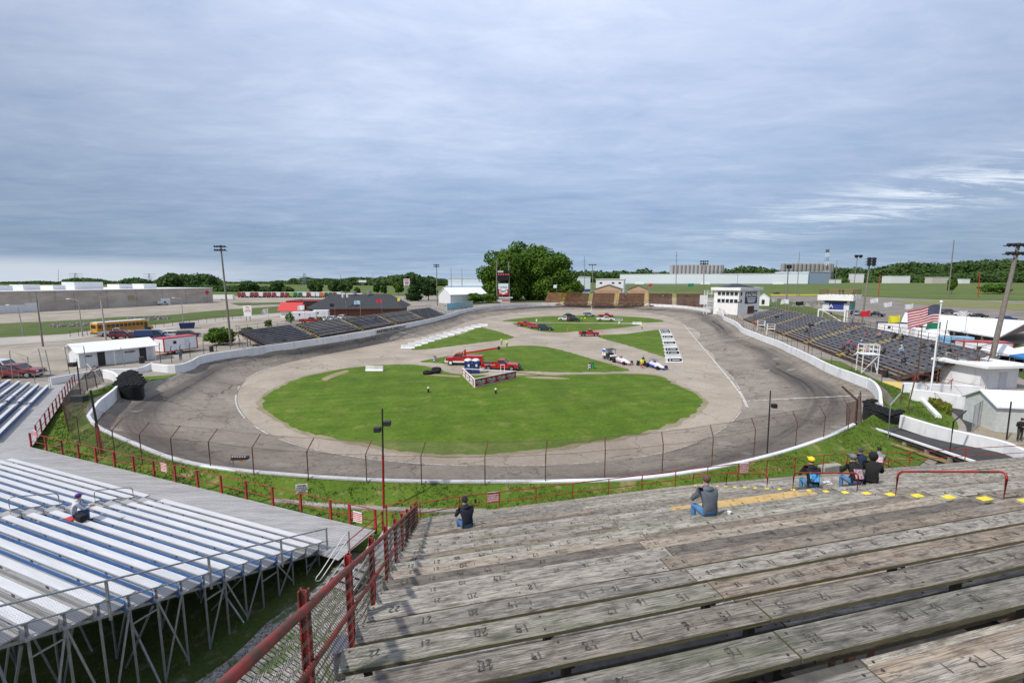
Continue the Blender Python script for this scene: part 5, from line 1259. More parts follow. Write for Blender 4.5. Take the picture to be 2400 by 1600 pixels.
track_fence('low fence in front of the far rusty grandstand', thof(T(1120, 706, 3)), thof(T(1650, 714, 3)), 34, .7, 2.6, RUST, chain_mat('faint_far_mesh', (.1, .08, .07), .3, .03), False)

# ---------------------------------------------------------------- scoring tower
def box_from(c0, c1, depth, z0, z1, name, mat, parent, inset=0):
    """box with a front edge c0->c1 extruded 'depth' to the left of the direction"""
    d = (c1 - c0); d.z = 0; d.normalize(); n = V(-d.y, d.x, 0) * depth; a = V(c0.x, c0.y, 0); b = V(c1.x, c1.y, 0); m = MB(); m.prism([(a.x, a.y), (b.x, b.y), (b.x + n.x, b.y + n.y), (a.x + n.x, a.y + n.y)], z0, z1); return m.build(name, mat, parent)
k0 = T(1729, 738, 2.1); dr = V(.8, .6, 0); dl = V(-.6, .8, 0); tw = thing('scoring_tower', 'white scoring tower with two window rows and a dark blue RACING sign', 'building', tuple(k0))
m = MB(); m.prism([(0, 0), tuple(dr * 16)[:2], tuple(dr * 16 + dl * 9.5)[:2], tuple(dl * 9.5)[:2]], -.5, 9.0); m.build('wall', WHITE, tw)
m = MB(); e_ = .9; m.prism([tuple(-dr * e_ - dl * e_)[:2], tuple(dr * (16 + e_) - dl * e_)[:2], tuple(dr * (16 + e_) + dl * (9.5 + e_))[:2], tuple(-dr * e_ + dl * (9.5 + e_))[:2]], 8.9, 9.95); m.build('roof', WHITE, tw)
m = MB(); cc = dr * 6 + dl * 4.8; m.add([tuple(cc + V(x, y, 9.95)) for x, y in ((-5, -4), (6, -3), (5, 4), (-5, 4))] + [tuple(cc + V(-1, 0, 11.3)), tuple(cc + V(1.5, 0, 11.3))], [(0, 1, 5, 4), (1, 2, 5), (2, 3, 4, 5), (3, 0, 4)]); m.build('upper_roof', BLACK, tw)
def face_panel(o, X, s, z, w, h, mat, name, parent, out=.04, th=.06, nrm=None, frame=None):
    nrm = nrm or V(X.y, -X.x, 0); c = o + X * s + nrm * out + V(0, 0, z); m = MB(); m.box(tuple(c), (w, th, h), rz=math.atan2(X.y, X.x))
    if frame is not None:
        for sx in (-1, 1): cc = c + X * (sx * (w / 2 + .06)); m.box(tuple(cc + nrm * .02), (.12, th, h + .24), rz=math.atan2(X.y, X.x), m=1)
        for sz in (-1, 1): cc = c + V(0, 0, sz * (h / 2 + .06)); m.box(tuple(cc + nrm * .02), (w, th, .12), rz=math.atan2(X.y, X.x), m=1)
        return m.build(name, [mat, frame], parent)
    return m.build(name, mat, parent)
O = V(0, 0, 0); nl = -dr; nr = -dl
for zz in (7.7, 5.0):
    for q in range(5): face_panel(O, -dl * -1, 1.0 + 1.6 * q, zz, 1.25, 1.35, GLASS, 'window', tw, nrm=nl, frame=WHITE2)
    face_panel(O, dr, 1.6, zz, 1.3, 1.35, GLASS, 'window', tw, nrm=nr, frame=WHITE2)
NAVY = paint('navy_sign', (0.012, 0.022, 0.055), .4)
face_panel(O, dr, 9.2, 6.1, 9.2, 4.4, NAVY, 'sign_panel', tw, nrm=nr, out=.08)
text('RACING', 1.9, WHITE2, tw, dr * 9.2 + nr * .16 + V(0, 0, 7.1), dr, V(0, 0, 1), sx=1.25, bold=.05, shear=.25)
for zz, w_ in ((5.95, 6.6), (5.2, 6.2), (4.55, 5.0)): face_panel(O, dr, 9.2, zz, w_, .42, WHITE2, 'sign_stripe', tw, nrm=nr, out=.13)
face_panel(O, dr, 9.5, 1.6, 5, 2.7, paint('dark_red_door', (.08, .01, .012), .5), 'garage_door', tw, nrm=nr)
m = MB(); c = dl * 11.3
for zz in (2.2, 4.8, 7.6): m.box(tuple(c + V(0, 0, zz)), (3, 3, .12), rz=.93)
for x, y in ((-1.4, -1.4), (1.4, -1.4), (1.4, 1.4), (-1.4, 1.4)):
    m.beam(tuple(c + V(x, y, -.4)), tuple(c + V(x, y, 8.8)), .15, .15)
for zz in (5.6, 8.4): m.box(tuple(c + V(0, -1.4, zz)), (2.8, .06, .1)); m.box(tuple(c + V(-1.4, 0, zz)), (.06, 2.8, .1))
m.build('stair_structure', WHITE2, tw)
MB().tube([tuple(dr * 6 + dl * 4 + V(0, 0, 11)), tuple(dr * 6 + dl * 4 + V(0, 0, 15))], .08, 6).build('mast', GALV, tw)
# annex hut and sign board
c = T(1790, 697, 2.1); c = TY(1790, 690, 230); hut = gable('white_hut', 'small white gable hut with a dark window behind the scoring tower', (c.x, c.y, 2.1), 5.2, 5.5, 3.9, 6.0, R(60), WROOF, WHITE, .2)
face_panel(V(-2.7, 0, 0), V(0, -1, 0), 0, 2.0, 1.3, 2.2, BLACK, 'window', hut, nrm=V(-1, 0, 0))
c = TY(1648, 718, 200); wb_ = thing('white_board', 'tilted white board left of the scoring tower', 'board', (c.x, c.y, 2.1)); MB().box((0, 0, 4.2), (3.2, .2, 4.0)).build('panel', WHITE, wb_); MB().beam((-1.2, .2, -.3), (-1.2, .2, 6), .15, .15).beam((1.2, .2, -.3), (1.2, .2, 6), .15, .15).build('post', GALV, wb_)
# ---------------------------------------------------------------- announcer tower on legs
c = T(1962, 761, 2.1); at_ = thing('announcer_tower', 'white announcer booth on braced legs behind the right grandstand', 'tower', tuple(c), R(40)); s = 3.1
MB().box((0, 0, 5.75), (2 * s, 2 * s, 2.5)).build('booth', paint('booth_grey', (.62, .64, .66), .6), at_); MB().box((0, 0, 7.75), (2 * s + 2.2, 2 * s + 2.2, 1.5)).build('roof', WHITE, at_)
m = MB()
for x, y in ((-s, -s), (s, -s), (s, s), (-s, s)): m.beam((x * .96, y * .96, -.4), (x * .96, y * .96, 4.6), .32, .32)
m.build('leg', WHITE, at_)
m = MB(); m.beam((-s, -s, .4), (s, -s, 4.2), .16, .16).beam((s, -s + .12, .4), (-s, -s + .12, 4.2), .16, .16).beam((-s, -s, .4), (-s, s, 4.2), .16, .16); m.build('cross_brace', WHITE, at_)
MB().box((-s - .05, 0, 6.7), (.1, 5.2, .9)).build('window', GLASS, at_); MB().box((0, -s - .05, 6.7), (4.4, .1, .9)).build('window', GLASS, at_)
MB().box((-s - .06, -.2, 5.4), (.1, 3.4, 1.9)).build('blue_banner', paint('banner_blue', (.03, .05, .22), .5), at_)
MB().box((.1, -s - .06, 5.3), (4.2, .1, 1.7)).build('green_banner', paint('banner_green', (.02, .32, .22), .5), at_)
text('Insurance\nSponsor' if False else 'A', 1.5, WHITE2, at_, (-s - .13, 1.0, 5.4), (0, -1, 0), (0, 0, 1)); text('A', 1.3, WHITE2, at_, (-1.4, -s - .13, 5.3), (1, 0, 0), (0, 0, 1))
m = MB()
for q in range(9):
    for sg in (-1, 1): m.beam((-3.9 + q * .97, sg * 3.9, 8.5), (-3.9 + q * .97, sg * 3.9, 9.9), .1, .1); m.beam((sg * 3.9, -3.9 + q * .97, 8.5), (sg * 3.9, -3.9 + q * .97, 9.9), .1, .1)
for zz in (9.2, 9.9):
    for sg in (-1, 1): m.beam((-3.9, sg * 3.9, zz), (3.9, sg * 3.9, zz), .09, .12); m.beam((sg * 3.9, -3.9, zz), (sg * 3.9, 3.9, zz), .09, .12)
m.build('roof_railing', paint('brown_timber_rail', (.22, .13, .06), .8), at_)
m = MB(); m.beam((-s - 3, -s, -.3), (-s - 3, -s, 4.4), .3, .3).beam((-s - 3, -s, 4.4), (-s, -s, 4.4), .3, .3).beam((-s - 3, s, -.3), (-s - 3, s, 4.4), .3, .3).beam((-s - 3, s, 4.4), (-s, s, 4.4), .3, .3).beam((-s - 3, -s, 4.4), (-s - 3, s, 4.4), .3, .3); m.build('side_frame', WHITE, at_)
MB().box((0, 0, .5), (6.5, 6.5, .2)).build('floor', STBR, at_)

# ---------------------------------------------------------------- pavilion with a white roof
e0, e1, r0, r1 = T(2112, 756, 4.8), T(2341, 793, 4.8), TY(2121, 736, 114), TY(2412, 760, 90); pv = thing('pavilion', 'open pavilion under a big white roof behind the right grandstand', 'building', (0, 0, 0))
rz_ = (r0.z + r1.z) / 2; r0.z = r1.z = 6.4; rt = e1 + (r1 - e1) * 2; rt2 = e0 + (r0 - e0) * 2; rt.z = rt2.z = 4.8
m = MB(); up = V(0, 0, .22); q = [e0, e1, rt, rt2]; m.add([tuple(p) for p in (e0, e1, r1, r0)] + [tuple(p + up) for p in (e0, e1, r1, r0)], [(0, 3, 2, 1), (4, 5, 6, 7), (0, 1, 5, 4), (1, 2, 6, 5), (2, 3, 7, 6), (3, 0, 4, 7)])
m.add([tuple(p) for p in (r0, r1, rt, rt2)] + [tuple(p + up) for p in (r0, r1, rt, rt2)], [(0, 3, 2, 1), (4, 5, 6, 7), (0, 1, 5, 4), (1, 2, 6, 5), (2, 3, 7, 6), (3, 0, 4, 7)]); m.build('roof', WHITE, pv)
m = MB(); a = [V(p.x, p.y, p.z) for p in (e1, r1, rt)]; m.add([tuple(a[0] + V(.1, .1, 0)), tuple(a[2] + V(.1, .1, 0)), tuple(a[1] + V(.1, .1, 0))], [(0, 1, 2)]); m.build('gable_mural', paint('mural_brown', (.22, .12, .10), .7, var=.6, scale=1.5, dirt=.5, dirtc=(.5, .35, .25)), pv)
m = MB()
for f_ in [i / 8 for i in range(9)]:
    for a, b in ((e0, e1), (rt2, rt)): p = a.lerp(b, f_) + (r0 - e0).normalized() * (.3 if a is e0 else -.3); m.beam((p.x, p.y, G - .2), (p.x, p.y, 4.9), .25, .25)
m.build('post', paint('brown_post', (.16, .11, .07), .8), pv)
sheet('shaded_pavilion_floor', [e0, e1, rt, rt2], CONC, G + .06)

# ---------------------------------------------------------------- scoreboard pylon
c = T(1181, 709, 2.1); sb = thing('scoreboard', 'scoreboard on two tall poles above white and red sponsor panels', 'scoreboard', tuple(c))
MB().tube([(-3.9, 0, 0), (-4.1, 0, 24)], .35, 8).build('pole', POLEW, sb); MB().tube([(3.2, 0, 0), (2.8, 0, 23.3)], .35, 8).build('pole', POLEW, sb); MB().beam((-4.1, 0, 23), (2.8, 0, 22.8), .12, .12).build('crossbar', POLEW, sb)
MB().box((-.3, -.5, 15.3), (6.6, .5, 5.6)).build('display', paint('display_black', (.008, .009, .013), .3), sb)
MB().box((-1.9, -.8, 17.6), (3.2, .08, 1.1)).build('sponsor_plate', paint('plate_grey', (.5, .5, .5), .5), sb)
LED = NT('red_led_digits'); LED.base((.05, 0, 0), .4); LED.p.inputs['Emission Color'].default_value = (1, .1, .08, 1); LED.p.inputs['Emission Strength'].default_value = 1.2; LED = LED.m
m = MB()
for q in range(5): m.box((-2.9 + q * 1.35, -.8, 16.0), (.75, .06, .45))
m.build('led_digits', LED, sb)
MB().box((-.3, -.4, 9.2), (5.6, .4, 3.3)).build('white_panel', WHITE2, sb); text('Unified', 1.5, paint('teal_letter', (.02, .25, .42), .5), sb, (-.2, -.65, 8.8), (1, 0, 0), (0, 0, 1), bold=.02)
MB().box((-.3, -.4, 5.8), (5.6, .4, 3.4)).build('red_panel', paint('panel_red', (.42, .02, .03), .5), sb); MB().tube([(-.3, -.6, 6.3), (-.3, -.66, 6.3)], 1.5, 24).build('white_disc', WHITE2, sb); MB().box((-.3, -.63, 6.3), (4.4, .08, 1.7)).build('white_band', WHITE2, sb); text('REO', 1.5, BLACK, sb, (-.35, -.72, 6.3), (1, 0, 0), (0, 0, 1), bold=.03, sx=1.1)
MB().box((-.2, 0, 1.3), (7.6, 3, 2.8)).build('base_building', WHITE, sb); MB().box((.4, -.1, 2.9), (9.4, 3.8, .4)).build('base_roof', WHITE, sb); MB().box((1.2, -1.55, 1.2), (4.6, .1, .9)).build('base_sign', paint('sign_pinkred', (.5, .12, .14), .5), sb)

# ---------------------------------------------------------------- buildings
# beige warehouse on the left
wl, wr = T(-260, 748, 2.1), T(500, 708.5, 2.1); WHM = None
def ware_mat():
    t = NT('beige_tilt_panels'); o = t.obj(); s = t.n('ShaderNodeSeparateXYZ'); t.l(o, s.inputs[0]); f = t.rng(t.math('FRACT', t.math('DIVIDE', s.outputs[0], 13)), 0, .02, 1, 0); n = t.noise(t.mapv(o, (.12, .12, .3)), 1, 7, .65, .5)
    c = t.mix(t.rng(n, .35, .65), (.40, .335, .28), (.56, .49, .42)); c = t.mix(t.rng(t.noise(t.mapv(o, (.5, .5, .05)), 1, 5, .6), .58, .72, 0, .35), c, (.18, .15, .13)); c = t.mix(f, c, (.12, .10, .09)); return t.base(c, .85)
wh = thing('warehouse', 'long beige warehouse with white rooftop units at the far left', 'building', tuple(wl), math.atan2((wr - wl).y, (wr - wl).x)); WLn = (wr - wl).length
MB().box((WLn / 2, 40, 4.0), (WLn, 80, 8.4)).build('wall', ware_mat(), wh); MB().box((WLn / 2, 40, 8.3), (WLn + .6, 80.6, .35)).build('roof', WHITE, wh)
M_ = wh.matrix_basis.inverted() if False else None
rot = Matrix.Rotation(-math.atan2((wr - wl).y, (wr - wl).x), 3, 'Z')
def on_w(px, py, back):
    """local x on the warehouse at photo x, 'back' metres behind the wall"""
    lo, hi = 0, WLn
    for _ in range(40):
        md = (lo + hi) / 2; p = wl + (wr - wl).normalized() * md + V(-(wr - wl).normalized().y, (wr - wl).normalized().x, 0) * back; p.z = 10
        if px_of(p)[0] < px: lo = md
        else: hi = md
    return lo
for xa, xb, yt in ((-40, 38, 669.7), (51, 100, 667), (122, 158, 668.4), (168, 250, 660.8), (277, 315, 665.9), (334, 371, 665)):
    x0, x1 = on_w(xa, 0, 14), on_w(xb, 0, 14); dd = V(0, 0, 0); p = wl + (wr - wl).normalized() * ((x0 + x1) / 2); dep = p.y; zt = H - (yt - 658) * dep / FPX - 2.1
    MB().box(((x0 + x1) / 2, 18, (8.3 + zt) / 2), ((x1 - x0) * .82, 8, max(1.5, zt - 8.3))).build('rooftop_unit', WSID, wh)
for px, w_, h_, mt in ((20, 9, 3, WHITE), (70, 4.5, 3.6, WHITE), (385, 5, 3.4, WHITE), (306, 3, 2, paint('tan_patch', (.36, .3, .18), .8))): MB().box((on_w(px, 0, 0), -.05, h_ / 2 + (0 if h_ > 2 else 3.4)), (w_, .2, h_)).build('door', mt, wh)
MB().tube([(on_w(488, 0, 0) - 1, -.1, 5.9), (on_w(488, 0, 0) - 1, -.2, 5.9)], 1.1, 16).build('red_logo', paint('logo_red', (.55, .02, .03), .5), wh)
# brick building with dark roof
bb = gable('brick_building', 'brick building with a wide dark hip roof behind the left grandstand', (-57, 173, 2.1), 31, 24, 3.1, 7.3, R(7), paint('dark_shingles', (.035, .037, .042), .9, var=.12, scale=.8), None or paint('red_brick', (.24, .085, .05), .9, var=.15, scale=4), 1.6, hip=True)
m = MB(); m.box((-3.5, -11.1, 1.5), (5.2, .3, 3.2)); m.build('white_porch', WHITE, bb); MB().box((-3.5, -11.35, 1.2), (3.6, .1, 2.0)).build('window', GLASS, bb)
for x in (-2.2, 3): MB().tube([(x, -1, 7.2), (x, -1, 8.6)], .7, 10).build('roof_vent', GALV, bb)
bx = thing('annex', 'low black-roofed annex with red trim left of the brick building', 'building', (-72, 176, 2.1)); MB().box((0, 0, 1.9), (22, 12, 3.8)).build('wall', paint('red_brick', (.24, .085, .05), .9), bx); MB().box((0, 0, 4.3), (23.5, 13.5, 1.3)).build('roof', paint('black_membrane', (.02, .02, .022), .8), bx); MB().beam((-11.8, -6.8, 4.95), (11.8, -6.8, 4.95), .2, .3).beam((-11.8, -6.8, 4.95), (-11.8, 6.8, 4.95), .2, .3).beam((11.8, -6.8, 4.95), (11.8, 6.8, 4.95), .2, .3).build('trim', paint('trim_red', (.45, .02, .02), .5), bx)
c = T(677, 745, 2.1); kk = gable('ticket_kiosk', 'small white kiosk with a bright red metal roof', (c.x, c.y + 3, 2.1), 6.2, 5.0, 2.9, 5.0, R(3), seam_mat('red_metal_roof', (.55, .035, .03), .45), WHITE, .7)
# barn and far white buildings
c = TY(1085, 700, 262); gable('white_barn', 'white barn with a white roof left of the scoreboard', (c.x, c.y, 2.1), 24, 13, 5.0, 8.6, R(38), WROOF, WSID, .5)
def far_box(name, label, x0, x1, yt, Y, depth, mat, base_mat=None, z0=0, stripe=None, skew=0):
    a, b = TY(x0, yt, Y), TY(x1, yt, Y + skew); t = thing(name, label, 'building', (a.x, a.y, G - 1)); w = (V(b.x, b.y, 0) - V(a.x, a.y, 0)); L_ = w.length; zt = a.z - G + 1; t.rotation_euler = (0, 0, math.atan2(w.y, w.x))
    MB().box((L_ / 2, depth / 2, zt / 2), (L_, depth, zt)).build('wall', mat, t); MB().box((L_ / 2, depth / 2, zt + .2), (L_ + .8, depth + .8, .5)).build('roof', WHITE, t)
    if stripe:
        MB().box((L_ / 2, -.3, zt * stripe[0]), (L_, .4, stripe[1])).build('stripe', stripe[2], t)
    return t, L_, zt
BST = paint('stripe_blue_grey', (.22, .30, .42), .6); PALE = paint('pale_factory_wall', (.66, .71, .76), .6, var=.04, scale=.02); PALE2 = paint('pale_lower_wall', (.50, .60, .68), .6, var=.04, scale=.02)
ft, fl, fz = far_box('factory', 'very long pale white factory on the right horizon', 1453, 1895, 643, 860, 160, PALE, skew=-110, stripe=(.33, 1.0, BST))
MB().box((fl / 2, -.25, fz * .165), (fl, .3, fz * .33)).build('lower_wall', PALE2, ft)
for q in (.12, .49, .86): MB().box((fl * q, -.7, fz * .2), (16, .6, fz * .4)).build('loading_dock', WHITE, ft)
far_box('factory_wing', 'blue-grey end wing of the long factory', 1896, 1945, 637, 752, 60, paint('blue_grey_wall', (.36, .44, .54), .6), skew=20)
ft2, l2, z2 = far_box('factory', 'distant white factory left of the big tree', 1050, 1135, 652, 520, 60, PALE, stripe=(.4, .8, BST)); MB().box((l2 / 2, -3, 4), (l2 * 1.1, 6, 8)).build('lower_building', PALE2, ft2)
ft3, l3, z3 = far_box('factory', 'white factory with a blue base right of the big tree', 1325, 1384, 649, 470, 50, PALE, stripe=(.22, 2.2, paint('deep_blue', (.03, .06, .2), .5)))
ft4, l4, z4 = far_box('office_building', 'boxy white two-storey building behind the tan sheds', 1397, 1462, 655, 330, 16, WSID, skew=-6)
for q in (.18, .62, .86): MB().box((l4 * q, -.1, z4 - 2.4), (1.8, .2, 1.0)).build('window', GLASS, ft4)
TANW = paint('tan_siding', (.46, .32, .20), .7, var=.06); GRR = seam_mat('green_metal_roof', (.10, .14, .11), .6)
for i, (x0, x1, yr, lb) in enumerate(((1391, 1452, 667, 'larger tan shed with a green roof behind the far grandstand'), (1468, 1514, 668, 'smaller tan shed with a green roof behind the far grandstand'))):
    a, b = TY(x0, 690, 285), TY(x1, 690, 285); w_ = b.x - a.x; hr = H - (yr - 658) * 287 / FPX - 2.1; s_ = gable('tan_shed', lb, ((a.x + b.x) / 2 + 3, 292, 2.1), 16, w_, hr - 2.6, hr, R(74), GRR, TANW, .5, cat='shed')
    MB().box((-8.05, 0, (hr - 3.2) / 2), (.1, w_ * .7, hr - 3.4)).build('sliding_door', paint('tan_door', (.40, .27, .16), .7), s_)
# silos
SILO = None
def silo_mat():
    t = NT('galvanised_silo'); o = t.obj(); s = t.n('ShaderNodeSeparateXYZ'); t.l(o, s.inputs[0]); f = t.rng(t.math('SINE', t.math('MULTIPLY', s.outputs[2], 2.2)), -1, 1, .85, 1.1); n = t.mix(1, (.33, .325, .32), f, 'MULTIPLY'); return t.base(n, .45, .3)
SILO = silo_mat()
def silo(loc, r, h, label, group):
    t = thing('silo', label, 'silo', loc, 0, group); MB().tube([(0, 0, 0), (0, 0, h)], r, 20).build('body', SILO, t, smooth=True); MB().tube([(0, 0, h), (0, 0, h + r * .45)], r, 20, r2=r * .15).build('roof', SILO, t); MB().tube([(r * .2, 0, h), (r * .2, 0, h + 2.6)], .25, 5).build('vent', GALV, t); return t
for (xa, xb, n, yt, lb) in ((1575, 1688, 13, 619, 'steel silo in the left silo row behind the factory'), (1836, 1945, 12, 616, 'steel silo in the right silo row behind the factory')):
    Y = 960; first = None; grp = 'silos of the left row' if 'left' in lb else 'silos of the right row'
    for i in range(n):
        for rw in range(2):
            p = TY(xa + (xb - xa) * (i + .5 * rw) / (n - 1), yt, Y + 14 * rw); r = (xb - xa) / (n - 1) * Y / FPX * .47
            l2_ = '%s steel silo from the left, %s line of the %s row behind the factory' % (ORD[i], 'rear' if rw else 'front', 'left' if 'left' in lb else 'right')
            if first is None: first = silo((p.x, p.y, G - 4), r, p.z - G + 2, l2_, grp)
            else: dup(first, (p.x, p.y, G - 4), label=l2_)
def lattice(label, x, yb, yt, Y, w, c1, c2=None, name='lattice_tower', top=.5, arms=0):
    b, t_ = TY(x, yb, Y), TY(x, yt, Y); h = t_.z - (G - 2); t = thing(name, label, 'tower', (b.x, b.y, G - 2)); m = MB(); n = 8
    for i in range(n):
        z0, z1 = h * i / n, h * (i + 1) / n; w0, w1 = w * (1 - (1 - top) * i / n) / 2, w * (1 - (1 - top) * (i + 1) / n) / 2; th = w * .045; mi = i % 2 if c2 else 0
        for sx, sy in ((-1, -1), (1, -1), (1, 1), (-1, 1)): m.beam((sx * w0, sy * w0, z0), (sx * w1, sy * w1, z1), th, th, mi)
        m.beam((-w0, -w0, z0), (w1, -w1, z1), th * .7, th * .7, mi).beam((w0, -w0, z0), (-w1, -w1, z1), th * .7, th * .7, mi).beam((-w1, -w1, z1), (w1, -w1, z1), th * .7, th * .7, mi)
    for i in range(arms): z = h * (.62 + .17 * i); m.beam((-w * 1.5, 0, z), (w * 1.5, 0, z), w * .07, w * .07)
    m.build('frame', [c1] + ([c2] if c2 else []), t); return t, h
lt, lh = lattice('red and white lattice mast above the right silos', 1935, 640, 592, 930, 8, RUST, WHITE2, top=.5)
m = MB()
for q in range(6): m.sphere((2.4 * math.cos(q), 2.4 * math.sin(q), lh + 2 + (q % 2) * 3), 1.4, 8, 5)
m.build('beacon_cluster', RUST, lt)
lattice('grey transmission tower beyond the left warehouse, nearer the frame edge', 180, 665, 640, 900, 9, GALV, top=.2, arms=3, name='transmission_tower'); lattice('grey transmission tower beyond the warehouse, left of the tall trees', 352, 665, 641, 900, 8, GALV, top=.2, arms=3, name='transmission_tower'); lattice('grey transmission tower above the trees behind the brick building', 715, 668, 641, 700, 8, GALV, top=.3, arms=2, name='transmission_tower')
far_box('white_shop', 'low white shop with a blue base among the far right trees', 2089, 2134, 647, 820, 20, WSID, stripe=(.2, 1.6, paint('deep_blue', (.03, .06, .2), .5)))
far_box('white_house', 'small white building among the trees left of the tall leaning pole', 2007, 2026, 641.5, 930, 20, WSID); far_box('roadside_canopy', 'white-roofed roadside canopy at the end of the factory', 1933, 1972, 655, 830, 12, WSID); far_box('roadside_shop', 'low pale roadside building beside the tall leaning pole', 2186, 2224, 650, 760, 14, paint('pale_tan', (.5, .46, .4), .7)); far_box('roadside_shed', 'tiny white building near the right red posts', 2256, 2274, 654, 740, 8, WSID)
# restroom
c0 = T(188, 862.5, 2.1); c1 = T(362, 841.5, 2.1); X_ = (c1 - c0).normalized(); rl = (c1 - c0).length; rs = thing('restroom', 'long white restroom building marked MEN and WOMEN by the left track wall', 'building', tuple(c0), math.atan2(X_.y, X_.x))
m = MB(); W_ = 4.4; he = 2.45; hr = 3.25; m.v = [(0, 0, -.3), (rl, 0, -.3), (rl, W_, -.3), (0, W_, -.3), (0, 0, he), (rl, 0, he), (rl, W_, he), (0, W_, he), (0, W_ / 2, hr), (rl, W_ / 2, hr)]; m.f = [[0, 1, 5, 4], [1, 2, 6, 9, 5], [2, 3, 7, 6], [3, 0, 4, 8, 7]]; m.m = [0] * 4; m.build('wall', WALLP, rs)
m = MB()
for y0, y1, z0, z1 in ((-.9, W_ / 2, he - .28, hr + .05), (W_ + .4, W_ / 2, he - .1, hr + .05)): m.add([(-.5, y0, z0), (rl + .4, y0, z0), (rl + .4, y1, z1), (-.5, y1, z1), (-.5, y0, z0 + .1), (rl + .4, y0, z0 + .1), (rl + .4, y1, z1 + .1), (-.5, y1, z1 + .1)], [(0, 1, 2, 3), (4, 5, 6, 7), (0, 1, 5, 4), (1, 2, 6, 5), (2, 3, 7, 6), (3, 0, 4, 7)])
m.build('roof', WROOF, rs)
for x in (rl * .275, rl * .84): MB().box((x, -.02, 1.0), (.85, .08, 2.05)).build('door', BLACK, rs)
for x, s_ in ((rl * .12, 'MEN'), (rl * .66, 'WOMEN')): text(s_, .34, BLACK, rs, (x, -.08, 1.6), (1, 0, 0), (0, 0, 1), bold=.01)
MB().box((-.04, 1.6, .75), (.06, 1.5, 1.1)).build('side_hatch', paint('hatch', (.55, .6, .68), .6), rs); m = MB()
for x in (rl * .42, rl - .1): m.beam((x, -.75, -.3), (x, -.75, 2.2), .12, .12)
m.build('porch_post', WHITE, rs)

# ---------------------------------------------------------------- tall poles and floodlights
def tall_pole(label, xb, yb, xt, yt, r, mat=None, rack=None, cross=None, zb=2.1, ybY=None, group=None, name=None, cat='pole'):
    b = T(xb, yb, zb) if ybY is None else TY(xb, yb, ybY); b.z = zb if ybY is None else G - 1; t_ = TY(xt, yt, b.y); h = t_ - b
    t = thing(name or ('floodlight_pole' if rack else 'utility_pole'), label, cat, tuple(b), 0, group); MB().tube([(0, 0, -.5), tuple(h)], r, 10, r2=r * .6).build('pole', mat or POLEW, t, smooth=True)
    if rack:
        w_, rows_, n_ = rack; m = MB(); 
        for j in range(rows_): z = h + V(0, 0, -.4 - j * w_ * .28); m.beam(tuple(z + V(-w_ / 2, 0, 0)), tuple(z + V(w_ / 2, 0, 0)), .12, .12)
        m.build('crossarm', BLACK, t)
        for j in range(rows_):
            for i in range(n_):
                p = h + V(-w_ / 2 + w_ * (i + .5) / n_, -.25, -.4 - j * w_ * .28 + .15); mm = MB(); s = w_ / n_ * .42; mm.tube([tuple(p + V(0, .35 * s, .25 * s)), tuple(p + V(0, -.9 * s, -.35 * s))], s * .55, 9, r2=s); mm.build('floodlight', BLACK, t, smooth=True)
    if cross:
        m = MB()
        for z, w_ in cross: m.beam(tuple(h * z + V(-w_ / 2, 0, 0)), tuple(h * z + V(w_ / 2, 0, 0)), r * .8, r * .8)
        m.build('crossarm', POLEW, t)
    return t
tall_pole('tall wooden floodlight pole rising left of the left grandstand', 542, 811, 517, 574, .22, rack=(2.3, 2, 5))
tall_pole('wooden floodlight pole at the far end of the left grandstand', 1025, 716, 1023, 619, .28, rack=(3.0, 2, 4))
tall_pole('big wooden floodlight pole leaning right at the right edge of the picture', 2317, 868, 2388, 569, .34, rack=(4.0, 2, 6))
tall_pole('pale floodlight pole behind the announcer tower', 2019, 763, 2040, 604, .25, rack=(2.6, 3, 2))
tall_pole('brown pole with two small lamps beyond the announcer tower', 1998, 692, 2010, 599, .3, rack=(6, 1, 2), ybY=330)
tall_pole('floodlight pole standing behind the scoring tower', 1650, 700, 1650, 611, .3, rack=(5, 2, 4), ybY=262)
tall_pole('floodlight pole with pale mast right of the big tree', 1390, 700, 1388.5, 619, .3, rack=(4.4, 1, 5), ybY=250)
tall_pole('wooden pole standing on the mound right of the scoring tower', 1842, 727, 1848, 621, .3, rack=(2.4, 2, 2))
for lb, xb, xt, yt, Y in (('thin steel pole right of the big tree', 1371, 1369.5, 601, 330), ('tall dark pole in front of the left silos', 1584, 1586, 589, 400), ('tall pole left of the right silos', 1868, 1874, 590, 380), ('slim pole right of the right silos', 1955, 1962, 609, 420), ('thin pole left of the white barn', 1058, 1057, 628, 480), ('thin pole between the barn and the big tree', 1083, 1082.5, 628, 520), ('thin pole over the trailers, right one', 875, 874, 640, 600), ('thin pole over the trailers, left one', 799, 798, 643, 600), ('thin antenna mast left of the first transmission tower', 138, 137, 632, 800)): tall_pole(lb, xb, 690, xt, yt, .32 if Y > 350 else .22, ybY=Y, cross=[(.9, 3), (.8, 2.4)] if 'dark' in lb or 'steel' in lb else None)
tall_pole('tall leaning pole in the right background field', 2222, 697, 2236, 563, .45)
tall_pole('wooden utility pole with two transformers in front of the brick building', 814, 741, 809, 682, .2, cross=[(.96, 3.4)]); o = bpy.data.objects['utility_pole' if False else [o.name for o in bpy.data.objects if o.get('label', '').startswith('wooden utility pole with two')][0]]
for sx in (-.8, .8): MB().tube([(sx - .3, -.3, 6.6), (sx - .3, -.3, 7.9)], .4, 10).build('transformer', paint('transformer_grey', (.62, .63, .64), .4), o, smooth=True)
tall_pole('plain wooden utility pole right of the transformer pole', 874, 732, 870, 680, .2)
tall_pole('pale wooden utility pole behind the restroom', 249, 799, 236, 702, .2, mat=paint('pale_pole', (.42, .39, .35), .9), cross=[(.985, 1.6)]); tall_pole('dark wooden pole in the left parking lot', 101, 812, 86, 702, .17)
